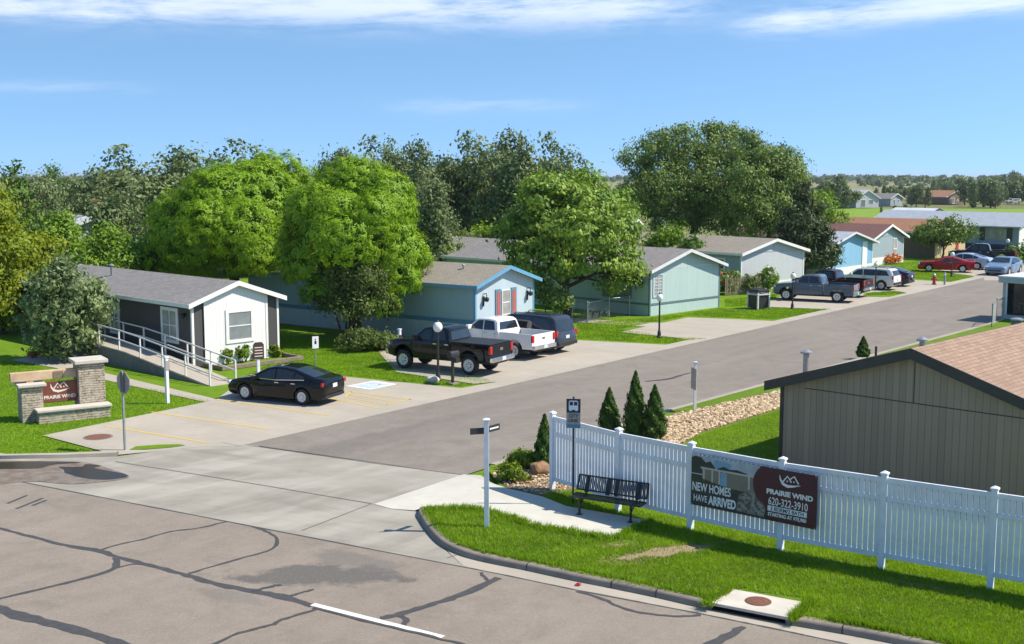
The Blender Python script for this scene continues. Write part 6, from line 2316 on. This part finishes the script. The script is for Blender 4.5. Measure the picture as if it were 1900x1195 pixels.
def build_trees():
    # --- globe willow, left
    o, lb = ball_lobes(430, 75, [(440, 420, 120, 120, 1), (330, 430, 62, 80, 0), (395, 375, 70, 62, -1), (470, 360, 80, 66, 1), (548, 375, 68, 74, 2), (560, 455, 58, 66, 0), (310, 470, 48, 60, -.5), (360, 460, 62, 60, -3), (450, 440, 70, 70, -3.5),
                                 (520, 470, 70, 60, -2), (400, 490, 90, 40, -1), (505, 330, 60, 50, 3), (470, 480, 45, 50, -4.2), (300, 500, 42, 46, 1), (380, 420, 50, 55, -4)])
    tree('willow_tree', 'big bright green globe willow behind the office roof, left one of the pair', o, domes(lb, 3), 'willow', 10.0, .42, limbs=12, seed=3, K=5200, per=40, sig=.14, leaf=.066, elong=3.6, rad=1.0, droop=.15, jitter=.3, fill=.03, low_cut=-.5, bias=2.2, tvar=.35)
    # --- globe willow, right
    o, lb = ball_lobes(655, 66, [(660, 430, 105, 120, 1), (655, 345, 72, 56, 1), (715, 385, 58, 75, 0), (590, 420, 66, 84, -1), (560, 470, 50, 60, 0), (720, 470, 66, 72, -1), (640, 450, 80, 75, -3), (580, 495, 58, 56, -2.5), (735, 520, 42, 52, -1.6), (690, 560, 52, 46, -2.2), (620, 400, 55, 50, -2.5), (690, 410, 50, 60, -3),
                                 (765, 480, 34, 50, 0.5), (600, 540, 46, 34, -2.8)])
    tree('willow_tree', 'big bright green globe willow over the lawn between office and pale blue home', o, domes(lb, 4), 'willow', 9.5, .38, limbs=12, seed=4, K=4800, per=40, sig=.13, leaf=.062, elong=3.6, rad=1.0, droop=.15, jitter=.3, fill=.03, low_cut=-.5, bias=2.2, tvar=.35)
    # --- grey-green multi-stem bush tree under it
    g = G(640, 641, -.03)
    lobes = [(0, 0, 3.0, 1.5, 1.2, 1.1), (-.7, .2, 2.5, 1.0, .9, .9), (1.1, 0, 2.7, 1.2, .9, 1.0), (.4, -.6, 2.1, 1.1, .8, .8), (1.9, .2, 2.1, .9, .8, .9), (-.1, -.3, 3.9, 1.1, .9, .8), (1.2, -.2, 3.7, 1.0, .9, .8)]
    e = empty('small_tree', g, 0, 'low grey green multi-stemmed tree under the right globe willow', 'tree')
    crown('crown', lobes, 'bush', e, K=210, per=60, sig=.24, leaf=.10, elong=2.2, seed=9, fill=.3, low_cut=-.6)
    b = MB()
    rnd = random.Random(4)
    for k in range(7):
        a = rnd.uniform(0, 6.28)
        b.tube([(.1 * math.cos(a), .1 * math.sin(a), -.1), (.35 * math.cos(a), .35 * math.sin(a), .9), (.9 * math.cos(a), .9 * math.sin(a), 2.2)], [.09, .06, .02], 7)
    b.build('trunk', M('bark'), e, smooth=60)
    # --- catalpa in front of the mint home
    o, lb = ball_lobes(1052, 76, [(1060, 455, 85, 62, 0), (1030, 380, 60, 45, 0), (1090, 400, 62, 50, 1), (985, 430, 50, 45, 0), (1140, 450, 48, 55, 0), (1000, 490, 60, 45, -2), (1080, 440, 60, 50, -3), (1160, 500, 42, 40, -.5),
                                  (960, 465, 34, 36, 1), (1110, 490, 55, 40, -2), (1030, 510, 50, 28, -1.5), (1140, 530, 44, 22, 0), (1010, 350, 40, 26, 1)])
    tree('catalpa_tree', 'broad leafy tree with large glossy leaves, between the pale blue and mint homes', o, lb, 'catalpa', 8.5, .26, limbs=14, seed=7, K=330, per=76, sig=.36, leaf=.16, elong=1.9, droop=.5, rad=.3, jitter=.5, fill=.08, trunk_to=.42, low_cut=-.2, flat=.5, bias=1.0)
    # lighter tree right behind it
    o, lb = ball_lobes(1060, 97, [(1060, 395, 90, 60, 0), (1010, 370, 46, 40, 0), (1075, 350, 55, 32, 0), (1130, 390, 46, 42, 0), (985, 410, 36, 40, 0)])
    tree('tree', 'soft green rounded tree just behind the broad large-leaved tree', o, lb, 'mid_green', 9, .3, limbs=8, seed=12, K=300, per=45, sig=.45, leaf=.16, elong=2.2)
    # --- small silvery tree before the office
    g = G(128, 668, -.03)
    lobes = [(0, 0, 2.5, 1.9, 1.7, 1.7), (-.6, 0, 3.6, 1.1, 1.1, .9), (.6, -.1, 3.5, 1.2, 1.1, .9), (-1.3, -.2, 2.0, .9, .9, .9), (1.4, 0, 2.5, .9, .9, .9), (.3, -.9, 2.2, 1.0, .9, .9), (0, 0, 4.3, .7, .7, .5), (-.8, -.6, 1.1, 1.0, .9, .8), (.8, -.5, 1.0, 1.0, .9, .8), (1.2, 0, 3.4, .6, .6, .6), (0, -.7, .8, 1.2, .8, .6), (-.3, .2, 4.7, .45, .45, .4), (-1.5, 0, 2.9, .5, .5, .5)]
    tree('ornamental_tree', 'small silvery green tree in front of the office, behind the stone sign', g, lobes, 'silver', 4.8, .09, limbs=10, seed=21, K=300, per=44, sig=.2, leaf=.12, elong=1.9, fill=.3, trunk_to=.5, low_cut=-.8)
    # --- trees at the left edge
    spec = [
        (25, 300, 74, 'cedar', 'dark green cedar at the upper left edge', 1.0, 55, 3), (-35, 330, 66, 'yellow_green', 'yellow green tree cut by the left edge', 1.0, 60, 5),
        (45, 420, 70, 'yellow_green', 'yellow green shrubby tree at the left edge, above the lawn', .8, 55, 6), (105, 400, 84, 'mid_green', 'light green tree behind the silvery tree', .8, 60, 8),
        (95, 300, 112, 'cedar', 'dark pointed tree on the left skyline', 1.0, 55, 9), (190, 425, 80, 'mid_green', 'bushy green tree between the office roof and the left willow', .8, 55, 10), (60, 320, 100, 'elm', 'dull grey green tree left of the white roof', 1, 60, 13),
        (240, 440, 74, 'mid_green', 'low leafy tree right behind the office roof', .8, 45, 14), (0, 480, 68, 'yellow_green', 'yellow bush at the far left behind the lawn', .9, 55, 15)]
    for px, yt, Y, mt, lb, sq, wpx, sd_ in spec:
        o, h = at_px(px, yt, Y)
        Rr = wpx * Y / F
        rz = max(Rr, h * .46)
        cone = mt == 'cedar'
        if cone:
            lobes = [(0, 0, h * .3, Rr, Rr, h * .28), (0, 0, h * .52, Rr * .8, Rr * .8, h * .2), (0, 0, h * .7, Rr * .55, Rr * .55, h * .16), (0, 0, h * .88, Rr * .3, Rr * .3, h * .12)] + [(Rr * .6 * math.cos(a), Rr * .6 * math.sin(a), h * (.25 + .06 * a), Rr * .45, Rr * .45, h * .1) for a in (0, 1.2, 2.5, 3.7, 5)]
        else:
            lobes = puff(9, Rr, h * .52, h * .48, Rr * .45, sd_, -.7)
        tree('cedar_tree' if cone else 'tree', lb, o, lobes, mt, h, .2, seed=sd_, limbs=5, K=230, per=42, sig=.42 if not cone else .3, leaf=.15, elong=1.9, low_cut=-.8)
    # --- elm prototypes for the background rows
    rnd = random.Random(42)
    protos = []
    for i in range(4):
        lobes = []
        # several upright plumes
        for k in range(7):
            a = rnd.uniform(0, 6.28); rr = rnd.uniform(.4, 2.3)
            hh = rnd.uniform(7.5, 10) - rr * .9
            lobes.append((rr * math.cos(a), rr * math.sin(a), hh * .78, rnd.uniform(.9, 1.5), rnd.uniform(.9, 1.5), hh * .24))
            lobes.append((rr * 1.4 * math.cos(a), rr * 1.4 * math.sin(a), hh * .45, rnd.uniform(1.2, 1.9), rnd.uniform(1.2, 1.9), hh * .26))
        e = empty('elm_tree', (0, 0, 0), 0)
        crown('crown', lobes, 'elm', e, K=230, per=38, sig=.42, leaf=.19, elong=1.8, seed=100 + i, fill=.2, low_cut=-.8)
        trunk(e, (0, 0, -.1), (0, 0, 5), .3, .12, auto_limbs(lobes, (0, 0, 5), 9, .17, i), i)
        protos.append(e)
    grp = 'grey green elms in the background row'
    row = [(645, 246, 118), (690, 258, 124), (735, 262, 128), (780, 268, 118), (818, 262, 126), (862, 250, 120), (905, 258, 128), (940, 250, 124), (975, 241, 118), (1012, 252, 126), (1045, 285, 122), (620, 285, 116),
           (190, 285, 108), (240, 276, 112), (285, 290, 104), (340, 280, 112), (385, 268, 108), (430, 266, 114), (465, 276, 110), (520, 296, 108), (210, 330, 95), (155, 335, 110),
           (770, 320, 98), (800, 340, 92), (830, 385, 98)]
    names = {0: 'tallest-left elm of the middle row, rising beside the right globe willow'}
    for i, (px, yt, Y) in enumerate(row):
        pr = protos[i % 4]
        e = pr if i < 4 else copy_tree(pr)
        o, h = at_px(px, yt, Y)
        e.location = o
        e.rotation_euler = (0, 0, rnd.uniform(0, 6.28))
        s = h / 10.1
        k = 1.3 if px < 560 else 1.0
        e.scale = (s * k * rnd.uniform(.8, 1.05), s * k * rnd.uniform(.8, 1.05), s * 1.09)
        where = 'left skyline row behind the office' if px < 560 else ('tall middle row behind the pale blue home' if Y > 110 else 'front of the middle row, above the pale blue home')
        tag(e, 'grey green elm in the ' + where, 'tree', grp + (' (left)' if px < 560 else (' (middle)' if Y > 110 else ' (front)')))
    # bushes that close the gap under the middle row
    for px, yt, Y, mt, lb, w, sd_ in [(905, 400, 100, 'mid_green', 'leafy bush tree above the long mint home roof', 55, 31), (800, 430, 92, 'elm_green', 'grey bush right of the right globe willow', 45, 32), (855, 415, 96, 'bush', 'thin grey bush above the pale blue home roof', 40, 33), (1235, 418, 100, 'mid_green', 'bright green bush tree between the mint and light grey homes', 42, 34),
                                      (1290, 440, 97, 'cedar', 'small dark green bush at the corner of the light grey home roof', 22, 35), (1178, 440, 104, 'mid_green', 'green bush right of the broad large-leaved tree', 18, 36), (1165, 356, 170, 'elm_green', 'grey green tree left of the big round elm', 24, 37),
                                      (950, 410, 98, 'mid_green', 'green bush tree left of the broad large-leaved tree', 40, 38)]:
        o, h = at_px(px, yt, Y)
        Rr = w * Y / F
        tree('bush_tree', lb, o, puff(8, Rr, h * .52, h * .46, Rr * .5, sd_, -.6), mt, h, .14, seed=sd_, limbs=5, K=130, per=40, sig=.35, leaf=.17, elong=1.9, low_cut=-.8)
    # --- big round elm on the right
    o, lb = ball_lobes(1290, 124, [(1290, 350, 100, 85, 0), (1215, 300, 55, 48, 0), (1290, 275, 75, 42, 0), (1350, 290, 60, 50, 2), (1190, 350, 30, 40, 0), (1240, 360, 60, 50, -3), (1320, 350, 60, 55, -4), (1260, 400, 60, 40, -2), (1175, 295, 26, 14, 0), (1340, 410, 60, 40, -2), (1340, 245, 40, 18, 1), (1240, 255, 34, 18, 1)])
    tree('elm_tree', 'largest round dark elm in the background, rising right of centre', o, lb, 'elm_green', 14, .5, limbs=14, seed=51, K=820, per=60, sig=.46, leaf=.15, elong=2.2, low_cut=-.7, droop=.4, rad=.3)
    o, lb = ball_lobes(1430, 118, [(1420, 350, 70, 70, 0), (1440, 305, 50, 34, 0), (1390, 290, 40, 40, 2), (1470, 360, 36, 50, 0), (1400, 400, 66, 50, -2), (1460, 330, 34, 36, -1), (1380, 350, 45, 50, -3), (1430, 400, 50, 40, -4), (1490, 390, 30, 40, 1)])
    tree('elm_tree', 'mid green elm leaning against the right side of the largest round elm', o, lb, 'elm_green', 11, .4, limbs=11, seed=52, K=600, per=60, sig=.42, leaf=.15, elong=2.2, low_cut=-.7, droop=.4, rad=.3)
    o, lb = ball_lobes(1535, 128, [(1525, 410, 36, 44, 0), (1545, 420, 26, 40, 0), (1510, 390, 30, 36, 0), (1530, 380, 18, 30, 0)])
    tree('tree', 'light green tree behind the dark conifer', o, lb, 'mid_green', 7, .2, limbs=5, seed=53, K=140, per=36, sig=.35, leaf=.17)
    # --- dark conifer
    g = Vector((25.4, 103.6, -.03))
    hgt = 8.2
    lobes = []
    rr = random.Random(8)
    for k in range(34):
        t = rr.uniform(.1, 1) ** .9
        a = rr.uniform(0, 6.28)
        rad = 3.4 * (1 - t) ** .75 + .15
        lobes.append((rad * .75 * math.cos(a), rad * .75 * math.sin(a), hgt * t, rad * .32 + .25, rad * .32 + .25, .45))
    lobes.append((0, 0, hgt * .45, 1.6, 1.6, hgt * .36)); lobes.append((0, 0, hgt * .8, .6, .6, hgt * .2))
    tree('conifer_tree', 'dark drooping conifer between the light grey and bright blue homes', g, lobes, 'juniper', hgt, .2, seed=61, limbs=12, K=520, per=36, sig=.28, leaf=.15, elong=2.6, droop=.3, rad=.8, low_cut=-.8, trunk_to=.85)
    # --- small round tree by the red car
    g = G(1750, 481, -.03)
    tree('small_tree', 'small round tree with a clear trunk on the lawn behind the red coupe', g, puff(10, 3.3, 2.6, 1.7, 1.3, 71, -.6), 'elm_green', 4.2, .13, seed=71, limbs=8, K=170, per=40, sig=.3, leaf=.17, elong=1.9, trunk_to=.5, low_cut=-.6)
    # little trees behind the pale blue home's corner
    for i, (px, py, hh, lb) in enumerate(((1012, 597, 2.6, 'young thin tree at the right corner of the pale blue home'), (1040, 600, 2.3, 'second young tree, close under the broad large-leaved tree'))):
        g = G(px, py, -.03)
        tree('young_tree', lb, g, puff(5, .75, hh * .62, hh * .4, .4, 80 + i, -.8), 'elm_green', hh, .05, seed=80 + i, limbs=4, K=60, per=34, sig=.18, leaf=.11, low_cut=-.9)

    # --- arborvitae by the fence
    for i, (px, py, hp, w, lb) in enumerate(((1130, 802, 82, .34, 'short left arborvitae of the three behind the picket fence'), (1178, 808, 120, .38, 'tallest middle arborvitae of the three behind the picket fence'), (1214, 812, 98, .37, 'right arborvitae of the three behind the picket fence, next to the tan stones'),
                                              (1010, 872, 104, .3, 'slim arborvitae just left of the end fence post'), (1601, 662, 40, .28, 'lone arborvitae tip showing above the taupe house roof'))):
        g = G(px, py, .13)
        hh = hp * (g.y / F)
        if i == 4:
            hh = .95
        rng = np.random.default_rng(200 + i)
        n = 5200
        t = rng.uniform(0, 1, n) ** 1.15
        rad = w * np.clip((1 - t) ** .75 * (0.72 + .5 * np.minimum(t * 5, 1)), .02, None)
        th = rng.uniform(0, 6.283, n)
        lump = 1 + .2 * np.sin(th * 5 + t * 19 + i) + .12 * np.sin(th * 3 - t * 31)
        q = rad * lump * rng.uniform(.72, 1.08, n)
        p = np.stack([q * np.cos(th), q * np.sin(th), t * hh + .03], 1)
        nn = np.stack([np.cos(th), np.sin(th), np.full(n, .25)], 1)
        nn = unit(nn + rng.normal(0, .5, nn.shape))
        V = leaf_quads(p, nn, .05 * rng.uniform(.6, 1.3, n), rng, 2.8, np.array([[0, 0, 1.0]]) + nn * .35)
        e = empty('arborvitae', g, 0, lb, 'shrub')
        quads_mesh('crown', V, M('arbor'), .5 * rng.uniform(0, 1, n) + .4 * (lump - .7), e)
        b = MB(); b.tube([(0, 0, -.05), (0, 0, hh * .8)], [.06, .015], 7); b.build('trunk', M('bark'), e)
    # --- low shrubs
    def shrub(px, py, r, hgt_, mat, lb, seed, z=.13, K=50, leaf=.05, per=40, name='shrub', cat='shrub', flowers=None, sx=1.0):
        g = G(px, py, z)
        e = empty(name, g, 0, lb, cat)
        lobes = puff(6, r, hgt_ * .5, hgt_ * .5, r * .45, seed, -.3)
        lobes = [(l[0] * sx,) + tuple(l[1:3]) + (l[3] * sx,) + tuple(l[4:]) for l in lobes]
        crown('crown', lobes, mat, e, K=K, per=per, sig=r * .16, leaf=leaf, elong=2.0, seed=seed, low_cut=-.9)
        if flowers:
            crown('blossoms', lobes, flowers, e, K=max(6, K // 6), per=5, sig=r * .12, leaf=leaf * 1.5, elong=1.1, seed=seed + 1, low_cut=-.3, fill=0)
        b = MB()
        rr_ = random.Random(seed)
        for k in range(5):
            a = rr_.uniform(0, 6.28)
            b.tube([(0, 0, -.05), (.3 * r * math.cos(a), .3 * r * math.sin(a), hgt_ * .4), (.6 * r * math.cos(a), .6 * r * math.sin(a), hgt_ * .75)], [.03, .02, .008], 5)
        b.build('stems', M('bark'), e)
        return e
    MT['petal'] = foliage('petal_white', (.6, .55, .5), (.8, .76, .7), .2)
    MT['petal_red'] = foliage('petal_red', (.4, .06, .05), (.5, .12, .08), .2)
    shrub(973, 868, .5, .5, 'shrub', 'upper bright green shrub in the stone bed left of the fence', 300, K=70, leaf=.06)
    shrub(953, 893, .44, .42, 'shrub', 'lower bright green shrub in the stone bed left of the fence', 301, K=70, leaf=.06)
    shrub(668, 652, 1.0, 1.1, 'bush', 'pale grey shrub on the lawn left of the pale blue home', 302, -.03, 70, .09, 40)
    shrub(705, 650, .9, .8, 'bush', 'second pale grey shrub nearer the address post', 303, -.03, 60, .09, 40)
    shrub(728, 648, .6, .65, 'yellow_green', 'small yellow shrub at the front of the black pickup truck', 304, -.03, 45, .08, 40)
    for i, (px, py, r, h_, mt, lb) in enumerate(((424, 676, .35, .75, 'shrub', 'leafy flower clump at the left end of the office flower bed'), (440, 672, .25, .95, 'shrub', 'tall thin plant under the office window'), (456, 672, .3, .8, 'mid_green', 'leafy plant right of the office window'),
                                                 (470, 668, .3, .6, 'bush', 'dark reddish plant behind the brown notice board'), (500, 664, .4, .9, 'shrub', 'bright leafy clump by the right corner of the office'), (512, 663, .3, .6, 'yellow_green', 'yellow flowering clump at the right corner post of the office'))):
        shrub(px, py, r, h_, mt, lb, 310 + i, -.03, 26, .07, 30, 'flowering_plant', 'plant', 'petal_red' if i == 3 else None)
    shrub(1351, 546, 1.0, 1.75, 'elm_green', 'dark flowering bush at the left of the light grey home', 320, -.03, 70, .13, 36, 'flowering_bush', 'bush', 'petal_red')
    shrub(1388, 545, .8, 1.3, 'bush', 'thin grey bush against the wooden picket fence', 321, -.03, 45, .11, 30, 'flowering_bush', 'bush')
    shrub(1421, 543, .95, 1.9, 'mid_green', 'bright bush with white flowers in front of the light grey home', 322, -.03, 80, .12, 36, 'flowering_bush', 'bush', 'petal')
    shrub(1640, 489, 1.6, .8, 'orange_flower', 'low orange flowering bush in front of the slate grey home', 323, -.03, 45, .15, 30, 'flowering_bush', 'bush')
    shrub(1622, 489, .5, 1.3, 'mid_green', 'small upright bush at the corner of the slate grey home', 324, -.03, 30, .13, 26)
    shrub(1896, 486, 1.5, 2.2, 'elm_green', 'dark round bush at the right edge near the slate blue home', 325, -.03, 60, .17, 30, 'bush', 'bush')
    shrub(1890, 590, .9, 1.7, 'elm_green', 'leafy bush in front of the pale shed at the right edge', 326, .1, 60, .1, 34, 'bush', 'bush')
    shrub(60, 664, .3, .35, 'orange_flower', 'small orange flower patch beside the silvery tree', 327, -.03, 20, .07, 24, 'flowering_plant', 'plant')

    # --- distant trees: prototypes copied over the town
    fp = []
    for i in range(5):
        lobes = puff(8, 3.7, 4.2, 4.0, 2.0, 400 + i, -.9) if i < 4 else [(0, 0, 5, 1.6, 1.6, 4.6), (0, 0, 8, .9, .9, 3)]
        e = empty('distant_tree', (0, 0, 0))
        crown('crown', lobes, 'far_leaf' if i % 2 else 'elm', e, K=110, per=22, sig=.6, leaf=.5, elong=1.5, seed=400 + i, low_cut=-.9)
        trunk(e, (0, 0, -.2), (0, 0, 4), .3, .12, [], i)
        fp.append(e)
    spots = [  # px, base y, top y
        (1530, 388, 338), (1552, 388, 330), (1570, 387, 346), (1510, 392, 352), (1640, 374, 344), (1655, 376, 346), (1672, 372, 345), (1690, 378, 342), (1700, 384, 346), (1722, 382, 347), (1738, 374, 348), (1712, 368, 345),
        (1770, 372, 338), (1790, 380, 340), (1805, 386, 338), (1825, 384, 335), (1838, 386, 340), (1818, 372, 332), (1850, 378, 336), (1868, 372, 334), (1885, 376, 338), (1898, 374, 334), (1760, 362, 334), (1780, 358, 332), (1800, 360, 330),
        (1842, 360, 328), (1862, 356, 326), (1890, 358, 322), (1880, 352, 320), (1730, 356, 336), (1705, 360, 340), (1625, 368, 350), (1660, 390, 380), (1680, 390, 380), (1635, 395, 383), (1690, 395, 384),
        (1165, 372, 338), (1185, 376, 345), (1150, 366, 342), (1100, 380, 345), (1120, 388, 352), (1085, 385, 348), (140, 380, 330), (150, 370, 334), (165, 390, 340), (128, 376, 332), (1915, 380, 330), (1930, 372, 330)]
    n = 0
    for i, (px, yb, yt) in enumerate(spots):
        pr = fp[i % 5]
        e = pr if i < 5 else copy_tree(pr)
        g = G(px, yb, -.15)
        h = (yb - yt) / (yb - 326) * (H + .15)
        e.location = g
        s = h / 8.3 if i % 5 != 4 else h / 10.8
        k = random.Random(i).uniform(.75, 1.15)
        e.scale = (s * k, s * k, s)
        e.rotation_euler = (0, 0, i * 1.7)
        tag(e, 'small round tree among the distant houses beyond the green bank' if px > 1480 else 'small distant tree between the nearer crowns', 'tree', 'distant town trees' if px > 1480 else 'distant trees left of the big elm')
    # --- far woods on the skyline
    rng = np.random.default_rng(9)
    Pn, Nn, Tn, Sz = [], [], [], []
    def wood(Y0, Y1, x0, x1, cnt, h0, h1):
        for _ in range(cnt):
            Y = rng.uniform(Y0, Y1)
            x = rng.uniform(x0, x1) * Y / 1000
            h = rng.uniform(h0, h1)
            m = 40
            d = unit(rng.normal(0, 1, (m, 3)))
            d[:, 2] = np.abs(d[:, 2]) if rng.uniform() < .3 else d[:, 2]
            c = np.array([x, Y, h * .5])
            rr_ = np.array([h * .55, h * .55, h * .5]) * rng.uniform(.75, 1.2)
            Pn.append(c + d * rr_ * rng.uniform(.75, 1.05, (m, 1)))
            Nn.append(unit(d + rng.normal(0, .5, d.shape)))
            Tn.append(np.full(m, rng.uniform(0, .6)) + rng.uniform(0, .4, m))
            Sz.append(np.full(m, h * .3))
    wood(1500, 2300, -560, 700, 1000, 6, 11)
    wood(900, 1250, 235, 620, 120, 5, 9.5)
    wood(560, 800, 350, 620, 42, 5, 9.5)
    Pn, Nn, Tn, Sz = map(np.concatenate, (Pn, Nn, Tn, Sz))
    V = leaf_quads(Pn, Nn, Sz * rng.uniform(.7, 1.3, len(Sz)), rng, 1.4)
    o = quads_mesh('treeline', V, M('far_leaf'), Tn, kind='stuff')


build_trees()

# ------------------------------------------------------------------ summer haze over the plain
def build_haze():
    m, nt, out = new_mat('haze_air')
    v = nt.nodes.new('ShaderNodeVolumePrincipled')
    v.inputs['Color'].default_value = (0.80, 0.88, 1.0, 1)
    v.inputs['Density'].default_value = 0.00009
    v.inputs['Anisotropy'].default_value = 0.2
    nt.links.new(v.outputs[0], out.inputs['Volume'])
    o = MB().box(-9050, 9050, -350, 9050, -1.3, 24).build('haze', m)
    o['kind'] = 'stuff'


build_haze()
